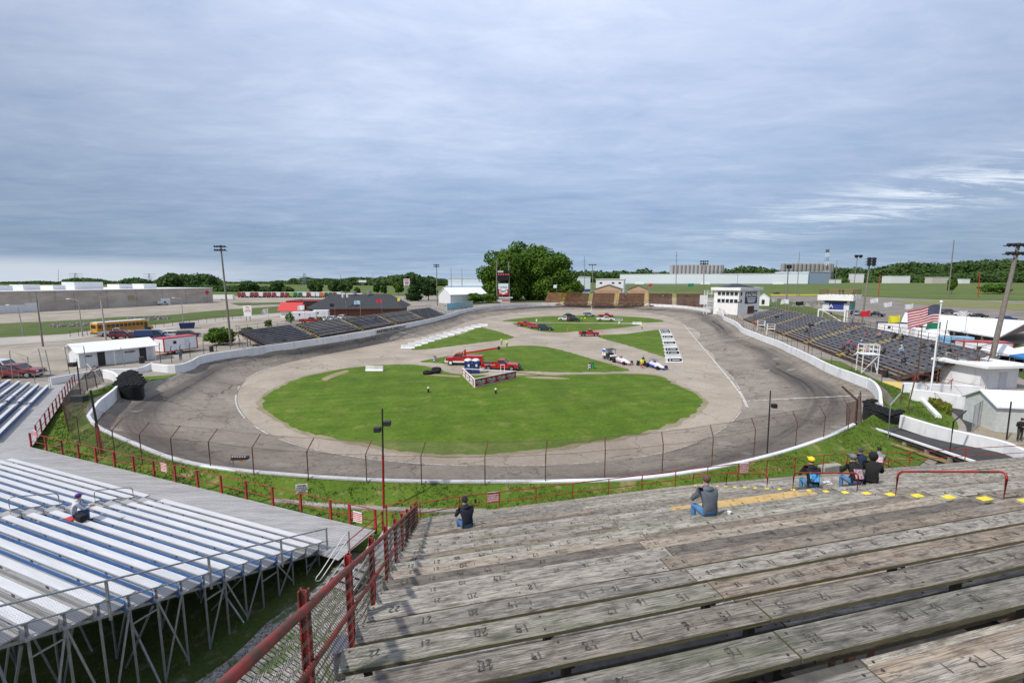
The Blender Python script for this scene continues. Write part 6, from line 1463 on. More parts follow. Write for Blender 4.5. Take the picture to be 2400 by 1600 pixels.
for lb, xb, yb, xt, yt in (('curved-arm street lamp nearest the left frame edge', 56, 787, 42, 720), ('curved-arm street lamp behind the dark wooden pole', 194, 789, 184, 706), ('curved-arm street lamp right of the white van', 430, 760, 425, 702)):
    b = T(xb, yb, 2.1); tt = TY(xt, yt, b.y) - b; t = thing('street_lamp', lb, 'street lamp', tuple(b)); MB().tube([(0, 0, -.3), tuple(tt)], .12, 8, r2=.07).tube([tuple(tt), tuple(tt + V(-.6, 0, .35)), tuple(tt + V(-1.9, 0, .55))], .05, 6).build('post', paint('lamp_post', (.3, .29, .28), .7), t, smooth=True); MB().box(tuple(tt + V(-2.2, 0, .52)), (.8, .3, .16)).build('lamp_head', WHITE2, t, bevel=.05)
for lb, xb, xt, yt in (('red-painted post behind the far right road, left one', 2060, 2063, 642), ('red-painted post behind the far right road, right one', 2294, 2297, 636)): tall_pole(lb, xb, 684, xt, yt, .3, mat=LITRED, name='red_post', ybY=380 if xb < 2100 else 340)
# dark poles in front of the right stand
tall_pole('dark iron pole in front of the right grandstand, left of the flagpole', 2149, 905, 2162, 756, .07, mat=RUST, zb=2.1, name='iron_pole', cross=None)
tall_pole('short black iron pole right of the flagpole', 2212, 800, 2221, 750, .08, mat=BLACK, zb=5, name='iron_pole')

# ---------------------------------------------------------------- flags
def flag_mesh(w, h, amp, mats, colfn, seed=0, nx=24, ny=13, droop=.12):
    m = MB()
    for j in range(ny + 1):
        for i in range(nx + 1):
            u, v = i / nx, j / ny; m.v.append((-w * u, amp * (u ** .6) * math.sin(u * 8 + v * 1.5 + seed), -h * v - droop * h * u * u * 1.3 + .05 * h * math.sin(u * 6 + seed)))
    for j in range(ny):
        for i in range(nx): a = j * (nx + 1) + i; m.f.append([a, a + nx + 1, a + nx + 2, a + 1]); m.m.append(colfn(i / nx, j / ny, i, j))
    return m
FLR, FLW, FLB_, FLY, FLG = paint('flag_red', (.62, .02, .03), .7), paint('flag_white', (.8, .8, .8), .7), paint('flag_black', (.012, .012, .014), .7), paint('flag_yellow', (.85, .75, .03), .7), paint('flag_green', (.01, .22, .11), .7)
def flag(label, xf, yf, w, mats, colfn=lambda u, v, i, j: 0, base=None, ybase=None, Y=None, seed=0, polemat=None, h=None, name='flag', amp=.1, xb=None, zb=None):
    top = TY(xf, yf, Y); h = h or w * .62; zb = (G if zb is None else zb); bx_ = top.x if xb is None else TY(xb, 700, Y).x
    t = thing(name, label, 'flag', (bx_, Y, zb)); tp = V(top.x - bx_, 0, top.z - zb)
    MB().tube([(0, 0, -.3), tuple(tp + V(0, 0, .08))], .035 if w < 2 else .06, 6).build('pole', polemat or GALV, t)
    c = flag_mesh(w, h, w * amp, mats, colfn, seed).build('cloth', mats, t, smooth=True); c.location = tp; return t
chk = lambda n, k: (lambda u, v, i, j: (int(u * n) + int(v * k)) % 2)
usY = T(2178, 941, 2.1).y; top = TY(2206, 709, usY); b = T(2178, 941, 2.1); us = thing('flagpole', 'white flagpole flying a large American flag before the right grandstand', 'flagpole', tuple(b)); tp = top - b
MB().tube([(0, 0, 0), tuple(tp)], .09, 12, r2=.055).build('pole', WHITE2, us, smooth=True); MB().sphere(tuple(tp + V(0, 0, .08)), .14, 10, 6).build('ball', WHITE2, us, smooth=True)
NVY = paint('flag_navy', (.01, .016, .07), .7)
fm = flag_mesh(3.6, 1.75, .16, None, lambda u, v, i, j: 2 if (u < .4 and j < 7) else (0 if j % 2 == 0 else 1), .6, 30, 13, .28)
def stars():
    for r_i in range(9):
        for c_i in range(6 if r_i % 2 == 0 else 5):
            u = .4 * (.08 + (c_i + (0 if r_i % 2 == 0 else .5)) * .168); v = 7 / 13 * (r_i + 1) / 10; x = -3.6 * u; y = .16 * (u ** .6) * math.sin(u * 8 + v * 1.5 + .6); z = -1.75 * v - .28 * 1.75 * u * u * 1.3 + .05 * 1.75 * math.sin(u * 6 + .6); s = .035
            fm.add([(x - s, y - .02, z), (x, y - .02, z - s), (x + s, y - .02, z), (x, y - .02, z + s)], [(0, 1, 2, 3)], 1)
stars(); c = fm.build('american_flag', [FLR, FLW, NVY], us); c.location = tp - V(.05, 0, .28); c.rotation_euler = (0, R(0), R(8))
flag('red flag on a thin pole behind the announcer tower', 2041, 728, 1.9, [FLR], Y=84, seed=1, h=1.0, xb=2041, zb=6)
flag('yellow flag flying left of the white pavilion roof', 2111, 739, 2.0, [FLY], Y=72, seed=2, h=1.1, zb=5)
flag('green flag flying just right of the American flagpole', 2205, 755, 1.7, [FLG], Y=52, seed=3, h=.75, zb=5)
CH = chk(8, 5); grey = paint('flag_grey', (.5, .5, .52), .7)
flag('checkered flag at the far back corner of the right grandstand', 1822, 697, 2.0, [FLW, FLB_], CH, Y=150, seed=1, h=1.4); flag('white flag behind the right grandstand', 1850, 701, 2.6, [FLW], Y=145, seed=4, h=1.4); flag('black flag before the gravel pile behind the right grandstand', 1884, 706, 2.6, [FLB_], Y=140, seed=2, h=1.2)
flag('pale checkered flag just right of the announcer tower', 2019, 691, 1.9, [FLW, FLB_], CH, Y=118, seed=5, h=1.0); flag('grey checkered flag, first in the row above the parked cars', 2059, 699, 1.8, [FLW, grey], CH, Y=108, seed=6, h=1.0); flag('grey checkered flag, second in the row above the pavilion', 2091, 708, 1.8, [FLW, grey], CH, Y=100, seed=7, h=1.0); flag('grey checkered flag, third in the row above the pavilion', 2141, 712, 1.8, [FLW, grey], CH, Y=92, seed=8, h=1.0); flag('grey checkered flag over the pavilion roof ridge', 2268, 728, 1.9, [FLW, grey], CH, Y=84, seed=9, h=1.0, zb=5)
flag('checkered flag behind the left grandstand near the road sign', 628, 723, 1.8, [FLW, FLB_], CH, Y=128, seed=1, h=1.5); flag('white flag beside the red-roofed kiosk', 713, 715, 1.9, [FLW], Y=132, seed=2, h=1.3); flag('black flag in front of the dark roof', 784, 711, 1.4, [FLB_], Y=140, seed=3, h=1.0); flag('pale blue flag in front of the dark roof', 844, 704, 2.0, [paint('flag_paleblue', (.35, .55, .62), .7)], Y=150, seed=4, h=1.2); flag('red flag in front of the dark roof', 894, 701, 1.7, [FLR], Y=158, seed=5, h=1.1); flag('yellow flag near the right end of the dark roof', 937, 698, .9, [FLY], Y=168, seed=6, h=1.1)
flag('tiny red flag behind the far grandstand', 1529, 665, 2.6, [FLR], Y=300, seed=6, h=1.6); flag('tiny green flag behind the far grandstand', 1626, 664, 3.6, [FLG], Y=290, seed=2, h=2.0); flag('small white flag above the left end of the far grandstand', 1305, 667, 2.0, [FLW], Y=260, seed=2, h=1.8)

# ---------------------------------------------------------------- ground patches outside the track
def gpoly(name, pts, mat, z=G, dz=.03, **k): return sheet(name, [T(x, y, z) for x, y in pts], mat, z + dz, **k)
gpoly('parking_lot', [(-300, 752), (0, 735), (500, 709.5), (640, 706), (700, 735), (560, 800), (360, 826), (0, 905), (-300, 930)], LOT, dz=.02)
gpoly('grass_strip', [(-200, 770), (0, 759), (100, 754), (179, 750), (281, 742.5), (383, 739), (500, 728), (600, 721), (690, 716), (690, 731), (600, 737), (480, 748), (357, 762), (230, 773), (153, 783), (0, 791), (-200, 802)], FIELD2, dz=.05, sub=4, jit=1.5)
gpoly('service_road', [(-200, 803), (0, 792), (153, 784), (230, 774), (357, 763), (480, 749), (600, 738), (690, 732), (690, 738), (600, 747), (480, 760), (357, 776), (230, 789), (150, 799), (0, 811), (-200, 826)], ROADM, dz=.06)
rub = MB(); r_ = random.Random(9)
for q in range(420):
    x = r_.uniform(120, 400); y = 741 + (400 - x) * .06 + r_.uniform(0, 8) + (x < 300) * 3; p = T(x, y, G); s = r_.uniform(.2, .8); rub.box((p.x, p.y, G + s * .3), (s, s * .8, s * .6), rz=r_.uniform(0, 3))
tag(rub.build('rubble', CONC), kind='stuff')
gpoly('trailer_yard', [(380, 708), (860, 712), (870, 694), (500, 694)], LOT, dz=.10); gpoly('grass_strip', [(560, 716), (700, 712), (700, 708), (540, 711)], FIELD2, dz=.14)
gpoly('far_field', [(1150, 706), (1276, 706), (1400, 700), (1640, 695), (1660, 684), (1380, 684), (1150, 690)], FIELD, dz=.06); gpoly('grass_verge', [(1062, 722), (1110, 715), (1160, 710), (1290, 708), (1290, 701), (1190, 699), (1100, 707), (1040, 716)], FIELD2, dz=.05, sub=3, jit=.6)
gpoly('road', [(1300, 683), (2000, 684.5), (2600, 691), (2600, 687), (2000, 682), (1300, 680.5)], ROADM, dz=.12); 
gpoly('grass_strip', [(1870, 688), (2000, 687), (2600, 695), (2600, 706), (2200, 701), (1990, 693), (1870, 693)], grass_mat('verge_grass', (.05, .10, .01), (.10, .17, .02), (.2, .2, .05), .3, False, .05), dz=.10)
gpoly('gravel_lot', [(1810, 690), (1990, 694), (2200, 702), (2600, 708), (2600, 800), (2280, 770), (2100, 800), (1990, 760), (1900, 735), (1800, 712)], concrete_mat('brown_gravel_lot', (.17, .15, .13), (.29, .26, .225), .0, (.2, .2, .08), .5), dz=.04)
gpoly('grass_strip', [(2100, 706), (2250, 705), (2600, 720), (2600, 740), (2300, 722), (2120, 712)], grass_mat('dry_grass', (.12, .14, .04), (.24, .23, .10), (.25, .21, .12), .7, False, .1), dz=.09, sub=3, jit=1)
gpoly('grass_slope', [(1778, 700), (1830, 700), (1990, 745), (1900, 752), (1800, 726), (1775, 722)], FIELD2, dz=.08, sub=3, jit=.8)
gpoly('grass_yard', [(2330, 850), (2420, 900), (2600, 930), (2600, 830), (2360, 805)], FIELD2, dz=.07)
yr = thing('yellow_barrier', 'low yellow barrier rail far behind the announcer tower', 'barrier'); a, b = T(1805, 693, 2.1), T(1925, 693, 2.1); MB().beam(a + V(0, 0, .8), b + V(0, 0, .8), .3, .8).build('rail', YELLOW, yr)
m = MB()
for q in range(400):
    a = r_.uniform(0, 6.28); rr = abs(r_.gauss(0, 3.6)); h = max(0, 2.6 * (1 - rr / 8)); p = T(1905, 717, 2.1) + V(rr * math.cos(a) * 1.6, rr * math.sin(a), 0); s = r_.uniform(.2, .6); m.box((p.x, p.y, G + h * .95), (s * 1.4, s * 1.2, s), rz=a)
m.add([tuple(T(1905, 717, 2.1) + V(11 * math.cos(t * .5236), 7 * math.sin(t * .5236), 0)) for t in range(12)] + [tuple(T(1905, 717, 2.1) + V(0, 0, 2.6))], [(t, (t + 1) % 12, 12) for t in range(12)])
tag(m.build('gravel_pile', GRAVEL), kind='stuff')
# road signs left
c = T(582, 752, 2.1); sg_ = thing('road_sign', 'white two-panel sign with red script lettering on twin posts beyond the left lot', 'sign', tuple(c)); MB().box((0, 0, 3.8), (2.6, .2, 1.9)).build('upper_panel', SIGNW, sg_); MB().box((0, 0, 2.1), (2.4, .2, 1.3)).build('lower_panel', SIGNW, sg_); MB().beam((-.6, .1, -.3), (-.6, .1, 4), .1, .1).beam((.6, .1, -.3), (.6, .1, 4), .1, .1).build('post', RUST, sg_); text('The', .8, SIGNR, sg_, (0, -.15, 4.2), (1, 0, 0), (0, 0, 1), shear=.2); text('Lanes', .8, SIGNR, sg_, (.1, -.15, 3.4), (1, 0, 0), (0, 0, 1), shear=.2)
c = TY(954, 690, 300); sg_ = thing('billboard', 'white billboard with red and blue lines left of the dark conifers', 'sign', (c.x, c.y, 2.1)); MB().box((0, 0, 11.5), (3.9, .3, 4.3)).build('panel', SIGNW, sg_); MB().beam((-1.5, .2, -.3), (-1.5, .2, 12), .3, .3).beam((1.5, .2, -.3), (1.5, .2, 12), .3, .3).build('post', GALV, sg_)
for q in range(4): MB().box((0, -.2, 12.9 - q * .9), (3.2 - q * .3, .05, .45)).build('line', SIGNR if q < 2 else NAVY, sg_)
c = TY(850, 668, 420); sg_ = thing('blank_sign', 'blank white rectangular sign before the far left trees', 'sign', (c.x, c.y, 2.1)); MB().box((0, 0, 12), (7, .3, 2)).build('panel', SIGNW, sg_); MB().beam((-1, .2, -.3), (-1, .2, 12), .3, .3).build('post', GALV, sg_)
mc = thing('mural_wall', 'pale blue painted mural wall with colourful figures beyond the left grandstand', 'wall'); a, b, c = T(1047, 727, 2.1), T(1062, 727, 2.1), T(1108, 719, 2.1)
t = NT('colourful_mural'); o = t.pos(); v = t.noise(o, .35, 4, .6, 1.2); col = t.ramp(v, [(.36, (.65, .08, .05)), (.43, (.65, .45, .08)), (.47, (.12, .38, .52)), (.62, (.22, .52, .66)), (.75, (.5, .68, .75))]); t.base(col, .6)
MB().beam(a + V(0, 0, 1.3), c + V(0, 0, 1.3), .3, 3.2).build('panel', t.m, mc)
# ---------------------------------------------------------------- vehicles
_paints = {}
def carpaint(c):
    k = tuple(round(q, 3) for q in c)
    if k not in _paints:
        t = NT('car_paint'); t.base(c, .28, 0, .6); t.p.inputs['Coat Weight'].default_value = .4; _paints[k] = t.m
    return _paints[k]
CR, CW, CK, CBL, CSI = (.42, .012, .015), (.75, .75, .75), (.015, .016, .02), (.02, .05, .17), (.42, .43, .44)
HEADL = paint('headlamp_glass', (.75, .77, .8), .15); TAILL = paint('tail_lamp', (.35, .01, .01), .2)
def wheel(t, x, y, r, w, rimc=CHROME):
    m = MB(); s = 1 if y > 0 else -1; m.tube([(x, y - w / 2, r), (x, y - w / 2 + .03, r), (x, y + w / 2 - .03, r), (x, y + w / 2, r)], r, 18)
    n = 18
    for i in (0, 3): pass
    o = m.build('wheel', RUBBER, t, smooth=True)
    m = MB(); m.tube([(x, y + s * (w / 2 - .01), r), (x, y + s * (w / 2 + .012), r)], r * .6, 14); 
    m.tube([(x, y + s * (w / 2 + .01), r), (x, y + s * (w / 2 + .035), r)], r * .18, 8); m.build('rim', rimc, o)
def cabin(t, x0, x1, tx0, tx1, hw, thw, z0, z1, c, pillars=()):
    m = MB(); P = [(x0, -hw, z0), (x1, -hw, z0), (x1, hw, z0), (x0, hw, z0), (tx0, -thw, z1), (tx1, -thw, z1), (tx1, thw, z1), (tx0, thw, z1)]
    m.add(P, [(0, 1, 5, 4), (1, 2, 6, 5), (2, 3, 7, 6), (3, 0, 4, 7), (4, 5, 6, 7)]); m.build('window', GLASS, t)
    m = MB(); m.add([(tx0 - .03, -thw - .01, z1 - .02), (tx1 + .03, -thw - .01, z1 - .02), (tx1 + .03, thw + .01, z1 - .02), (tx0 - .03, thw + .01, z1 - .02), (tx0 + .1, -thw + .1, z1 + .06), (tx1 - .1, -thw + .1, z1 + .06), (tx1 - .1, thw - .1, z1 + .06), (tx0 + .1, thw - .1, z1 + .06)], [(0, 1, 5, 4), (1, 2, 6, 5), (2, 3, 7, 6), (3, 0, 4, 7), (4, 5, 6, 7), (3, 2, 1, 0)])
    for a, b in ((0, 4), (1, 5), (2, 6), (3, 7)): m.beam(P[a], P[b], .09, .09)
    for f in pillars:
        for s in (-1, 1): xb = x0 + (x1 - x0) * f; m.beam((xb, s * (hw + .005), z0), (tx0 + (tx1 - tx0) * f, s * (thw + .005), z1), .1, .04)
    m.build('roof', carpaint(c), t)
def lights(t, L_, hw, zf, zr, wf=.35):
    for s in (-1, 1):
        MB().box((L_ / 2 + .005, s * (hw - wf / 2 - .08), zf), (.05, wf, .16)).build('headlight', HEADL, t); MB().box((-L_ / 2 - .005, s * (hw - .12), zr), (.05, .14, .28)).build('tail_light', TAILL, t)
def pickup(label, p, rz, c, L_=5.7, W=1.95, cab=1.0, group=None, name='pickup_truck', lower=None, load=None, letter=None):
    t = thing(name, label, 'pickup truck', p, rz, group); h = W / 2; r = .40; k = L_ / 5.7
    nose = L_ / 2; cb0, cb1 = -.35 * k - (.5 if cab > 1 else 0), 1.25 * k
    m = MB(); m.extr([(cb0 - .05, .42), (nose - .1, .42), (nose, .6), (nose - .02, .98), (nose - .25, 1.08), (cb1, 1.16), (cb0 - .05, 1.16)], -h, h)
    m.build('body', carpaint(c), t, bevel=.05)
    m = MB(); x0, x1 = -L_ / 2, cb0 - .08
    m.box(((x0 + x1) / 2, 0, .62), (x1 - x0, W - .1, .1)); 
    for s in (-1, 1): m.box(((x0 + x1) / 2, s * (h - .05), .82), (x1 - x0, .1, .66))
    m.box((x0 + .04, 0, .82), (.08, W - .1, .62)).box((x1 - .03, 0, .82), (.06, W - .1, .66)); m.build('bed', carpaint(lower or c), t, bevel=.02)
    cabin(t, cb0, cb1, cb0 + .12, cb1 - .55, h - .06, h - .2, 1.15, 1.72, c, (.45,) if cab > 1 else ())
    for x in (L_ / 2 - .95 * k, -L_ / 2 + 1.15 * k):
        for s in (-1, 1):
            m = MB(); m.tube([(x, s * (h - .03), r + .02), (x, s * (h + .012), r + .02)], r + .09, 18); m.build('wheel_arch', BLACK, t)
            wheel(t, x, s * (h - .06), r, .24)
    lights(t, L_, h, .86, .85); m = MB(); m.box((nose + .05, 0, .5), (.14, W - .05, .2)).box((-L_ / 2 - .06, 0, .5), (.14, W - .1, .18)); m.build('bumper', CHROME, t, bevel=.02); MB().box((nose + .012, 0, .84), (.04, W - .9, .24)).build('grille', BLACK, t)
    for s in (-1, 1): MB().box((cb1 - .3, s * (h + .12), 1.22), (.1, .2, .18)).build('mirror', BLACK, t)
    return t
def suv(label, p, rz, c, L_=4.7, W=1.85, kind='suv', group=None, name=None, cat='car'):
    t = thing(name or kind, label, cat, p, rz, group); h = W / 2; r = .35 if kind != 'suv' else .38; zb = .92 if kind != 'suv' else 1.05; zt = 1.42 if kind != 'suv' else 1.75; n = L_ / 2
    m = MB(); m.extr([(-n, .4), (n - .1, .35), (n, .5), (n - .03, zb - .2), (n - .3, zb - .1), (n * .42, zb), (-n + .1, zb + .02), (-n, zb - .1)], -h, h); m.build('body', carpaint(c), t, bevel=.07)
    if kind == 'suv' or kind == 'wagon': cabin(t, -n + .08, n * .46, -n + .3, n * .1, h - .05, h - .2, zb - .02, zt, c, (.3, .66))
    elif kind == 'van': cabin(t, n * .1, n * .72, n * .12, n * .45, h - .04, h - .15, zb - .02, 1.95, c); MB().extr([(-n, .45), (n * .14, .45), (n * .14, 2.05), (-n + .1, 2.1), (-n, 1.95)], -h, h).build('cargo_body', carpaint(c), t, bevel=.06)
    else: cabin(t, -n * .72, n * .46, -n * .45, n * .1, h - .05, h - .22, zb - .02, zt, c, (.5,))
    for x in (n - .85, -n + .85):
        for s in (-1, 1):
            MB().tube([(x, s * (h - .03), r + .01), (x, s * (h + .012), r + .01)], r + .07, 18).build('wheel_arch', BLACK, t); wheel(t, x, s * (h - .05), r, .22)
    lights(t, L_, h, zb - .28, zb - .2); MB().box((n + .03, 0, .42), (.1, W - .2, .16)).build('bumper', BLACK, t)
    return t
def heading(xa, ya, xb, yb, z=0):
    a, b = T(xa, ya, z), T(xb, yb, z); return math.atan2(b.y - a.y, b.x - a.x)
Z0 = .0
def at0(x, y, z=Z0): p = T(x, y, z); return (p.x, p.y, z)
rt = pickup('red pickup with a winch bumper parked behind the red sponsor wall', at0(1172, 866, .02), R(-6), CR, L_=6.0)
text('SAFETY TRUCK', .26, WHITE2, rt, (-1.55, -.99, .95), (1, 0, 0), (0, 0, 1)); m = MB(); m.box((3.2, 0, .55), (.5, 1.8, .3)); m.tube([(3.1, -.5, .5), (3.1, -.5, 1.1), (3.1, .5, 1.1), (3.1, .5, .5)], .04, 6); m.build('winch_bumper', BLACK, rt)
MB().box((-1.9, 0, 1.05), (1.2, 1.2, .3)).build('tool_box', BLACK, rt)
pickup('dark red pickup with people in its bed on the infield crossing', at0(1380, 787, 0), R(-3), CR, L_=5.2)
pickup('red pickup parked first in the line of three by the far oval grass', at0(1231, 764), R(-22), CR, L_=5.2)
suv('bright red car parked in the middle of the line of three', at0(1254, 769), R(-20), (.48, .015, .02), 4.4, kind='sedan'); suv('black SUV parked last in the line of three', at0(1278, 774), R(-14), (.02, .025, .035), 4.7)
pickup('white tow pickup on the far oval grass beside the navy board', at0(1418, 752, .05), R(-5), CW, L_=6.2, load=1)
pickup('dark red pickup behind the white tow pickup on the far oval grass', at0(1420, 744, .05), R(-3), CR, L_=5.8); suv('silver SUV at the back of the far oval grass', at0(1380, 742, .05), R(12), CSI); suv('black car with white roof at the back of the far vehicle group', at0(1334, 742.5, .05), R(10), CK, 4.6, kind='sedan')
pickup('white pickup partly hidden at the left of the far vehicle group', at0(1326, 751.5, .05), R(170), CW, L_=5.4); suv('black SUV in the middle of the far vehicle group', at0(1344, 753, .05), R(-8), CK)
# flatbed tow truck
tt = thing('tow_truck', 'red and white tow truck with a long boom on the middle grass', 'tow truck', at0(1088, 853.5, .05), R(176))
m = MB(); m.extr([(-3.4, .6), (2.9, .6), (3.1, .75), (3.05, 1.2), (2.7, 1.32), (1.7, 1.42), (.4, 1.42), (.3, 1.1), (-3.4, 1.1)], -1.05, 1.05); m.build('body', carpaint(CR), tt, bevel=.05); MB().box((1.4, 0, .62), (3.5, 2.14, .25)).build('lower_trim', WHITE2, tt)
cabin(tt, .4, 1.75, .5, 1.3, .98, .85, 1.4, 2.0, CR); m = MB(); m.box((-1.6, 0, 1.35), (3.4, 2.0, .55)); m.build('service_body', carpaint(CR), tt, bevel=.04)
m = MB(); m.beam((-.2, 0, 1.6), (-.2, 0, 2.6), .3, .3).beam((-.2, 0, 2.0), (-6.2, 0, 3.0), .25, .28).beam((.1, -.7, 1.4), (.1, -.7, 2.3), .1, .1).beam((.1, .7, 1.4), (.1, .7, 2.3), .1, .1).beam((.1, -.7, 2.3), (.1, .7, 2.3), .1, .1); m.build('boom', carpaint((.45, .03, .015)), tt)
MB().box((-6.1, 0, 2.95), (.4, .5, .5)).build('boom_head', BLACK, tt); MB().box((1.0, 0, 2.12), (.3, 1.3, .16)).build('beacon', AMBER, tt)
for x in (2.2, -1.6, -2.5):
    for s in (-1, 1): wheel(tt, x, s * .95, .45, .28, WHITE2)
MB().box((3.16, 0, .7), (.15, 2.1, .25)).build('bumper', WHITE2, tt)
for s in (-1, 1): MB().box((3.12, s * .8, 1.0), (.05, .35, .2)).build('headlight', HEADL, tt)
# race cars
def racer(label, p, rz, c1, c2):
    t = thing('race_car', label, 'race car', p, rz); r = .36
    m = MB(); secs = [(-1.9, .22, .35, .62), (-1.2, .42, .3, .95), (-.3, .48, .28, .92), (.6, .36, .28, .80), (1.5, .24, .28, .60), (2.05, .14, .30, .42)]
    for x, w, z0, z1 in secs: m.v += [(x, -w, z0), (x, w, z0), (x, w * .8, z1), (x, -w * .8, z1)]
    for i in range(5):
        for j in range(4): a = 4 * i + j; b_ = 4 * i + (j + 1) % 4; m.f.append([a, b_, b_ + 4, a + 4]); m.m.append(0)
    m.f += [[3, 2, 1, 0], [20, 21, 22, 23]]; m.m += [0, 0]; m.build('body', carpaint(c1), t, bevel=.04)
    m = MB(); m.box((.2, 0, .30), (2.6, 1.5, .06)); 
    for s in (-1, 1): m.box((-.4, s * .72, .42), (1.6, .08, .32)).box((-1.5, s * .66, .5), (.6, .3, .3))
    m.build('side_pod', carpaint(c2), t)
    m = MB()
    for s in (-1, 1): m.tube([(-1.5, s * .34, .8), (-1.2, s * .30, 1.35), (-.3, s * .30, 1.38), (.1, s * .30, .85)], .03, 6); m.tube([(1.2, s * .2, .4), (1.45, s * .8, .36)], .025, 5).tube([(-1.2, s * .3, .4), (-1.3, s * .8, .36)], .03, 5)
    m.tube([(-1.2, -.3, 1.35), (-1.2, .3, 1.35)], .03, 6).tube([(-.3, -.3, 1.38), (-.3, .3, 1.38)], .03, 6); m.build('roll_cage', carpaint(c2), t)
    m = MB(); m.box((2.15, 0, .34), (.25, 1.1, .12)); m.tube([(2.2, -.6, .25), (2.35, 0, .25), (2.2, .6, .25)], .025, 5); m.build('nose_wing', carpaint(c2), t)
    for s in (-1, 1): wheel(t, 1.45, s * .86, .31, .26, BLACK); wheel(t, -1.3, s * .88, .36, .38, BLACK)
    MB().box((-.5, 0, .9), (.5, .45, .25)).build('seat', BLACK, t); MB().sphere((-.45, 0, 1.1), .15, 10, 6).build('headrest', BLACK, t); text('5', .5, carpaint(c2), t, (-1.55, 0, .82), (0, 1, 0), (-1, 0, .3))
    return t
racer('white and red open-wheel race car parked behind the utility vehicle', at0(1459, 851), heading(1440, 846, 1478, 856), (.75, .75, .77), (.50, .30, .32))
racer('blue and white open-wheel race car beside the man in yellow and red', at0(1538, 862), heading(1517, 855, 1559, 867), (.75, .76, .8), (.02, .04, .35))
ut = thing('utility_vehicle', 'black roofed utility vehicle with a blue and white cargo box', 'utility vehicle', at0(1430, 842), heading(1418, 838, 1446, 846))
MB().box((0, 0, .55), (2.8, 1.45, .4)).build('body', BLACK, ut, bevel=.05); MB().box((-1.0, 0, 1.25), (1.1, 1.5, 1.25)).build('cargo_box', WHITE2, ut, bevel=.03); MB().box((-1.0, -.77, 1.55), (1.08, .03, .4)).build('blue_band', paint('band_blue', (.03, .12, .5), .4), ut); text('8', .6, SIGNR, ut, (-1.0, -.79, 1.15), (1, 0, 0), (0, 0, 1)); m = MB()
for x in (-.4, .75):
    for s in (-1, 1): m.tube([(x, s * .68, .7), (x - .1, s * .66, 1.95)], .035, 6)
m.box((.15, 0, 1.98), (1.6, 1.5, .06)); m.build('roof_frame', BLACK, ut); MB().box((1.15, 0, .85), (.5, 1.4, .3)).build('hood', WHITE2, ut, bevel=.06); MB().box((.0, 0, .95), (.5, 1.2, .5)).build('seat', BLACK, ut)
for x in (-.95, .95):
    for s in (-1, 1): wheel(ut, x, s * .7, .31, .24)
qd = thing('quad_bike', 'black quad bike behind the blue and white race car', 'quad bike', at0(1503, 856), R(-20)); m = MB(); m.box((0, 0, .55), (1.5, .5, .25)).box((.5, 0, .75), (.4, .9, .08)).box((-.5, 0, .72), (.6, .9, .08)).tube([(.35, -.35, 1.05), (.25, 0, 1.0), (.35, .35, 1.05)], .03, 6).box((.35, 0, .85), (.12, .12, .35)); m.build('body', BLACK, qd, bevel=.03)
for x in (-.55, .55):
    for s in (-1, 1): wheel(qd, x, s * .42, .28, .24, BLACK)
# bus
pb = T(222, 788, G); pe = T(353, 775.5, G); bs = thing('school_bus', 'yellow school bus with a white roof in the left parking lot', 'school bus', ((pb.x + pe.x) / 2, (pb.y + pe.y) / 2, G + .05), math.atan2(pe.y - pb.y, pe.x - pb.x)); BY = carpaint((.62, .27, .01))
MB().extr([(-5.9, .55), (4.6, .55), (4.6, 2.7), (4.4, 2.95), (-5.7, 2.95), (-5.9, 2.75)], -1.2, 1.2).build('body', BY, bs, bevel=.08); MB().extr([(4.6, .55), (6.0, .6), (6.05, 1.1), (5.8, 1.35), (4.6, 1.5)], -1.0, 1.0).build('hood', BY, bs, bevel=.08); MB().box((-.7, 0, 3.0), (10.2, 2.1, .16)).build('roof', WHITE2, bs, bevel=.06)
for s in (-1, 1):
    for i in range(11): MB().box((-5.3 + i * .86, s * 1.205, 2.1), (.72, .03, .75)).build('window', GLASS, bs)
    MB().box((-.7, s * 1.21, 1.5), (10.2, .03, .07)).build('stripe', BLACK, bs); MB().box((-.7, s * 1.21, 1.15), (10.2, .03, .07)).build('stripe', BLACK, bs)
MB().box((4.62, 0, 2.1), (.05, 2.1, 1.0)).build('windscreen', GLASS, bs); MB().box((4.2, -1.21, 1.5), (.7, .03, 1.9)).build('door', GLASS, bs); MB().box((-5.92, 0, 2.1), (.05, 1.6, .8)).build('rear_window', GLASS, bs); MB().box((-5.95, 0, .6), (.15, 2.3, .3)).build('bumper', BLACK, bs)
for x in (-3.6, 4.9):
    for s in (-1, 1): wheel(bs, x, s * 1.0, .5, .3, BLACK)
GZ = G + .04
def atG(x, y): p = T(x, y, GZ); return (p.x, p.y, GZ)
suv('dark red SUV parked between the bus and the restroom', atG(291, 793), R(24), (.20, .01, .015)); pickup('silver grey pickup behind the dark red SUV', atG(272, 787), R(30), CSI); suv('navy blue van parked beside the red SUV', atG(357, 795), R(28), CBL, 5.6, 2.0, kind='van', cat='van'); suv('white hatchback right of the navy van', atG(411, 790), R(30), CW, 4.4, kind='wagon', name='hatchback'); suv('dark grey wagon with an open rear door right of the white hatchback', atG(443, 789), R(30), (.05, .055, .06), 4.5, kind='wagon')
suv('faded maroon car between the red SUV and the navy van', atG(320, 793), R(26), (.14, .02, .02), 4.3, kind='sedan'); suv('white delivery van parked by the warehouse wall', (lambda p: (p.x, p.y, GZ))(T(380, 714.5, GZ)), R(75), CW, 5.6, 2.0, kind='van', cat='van')
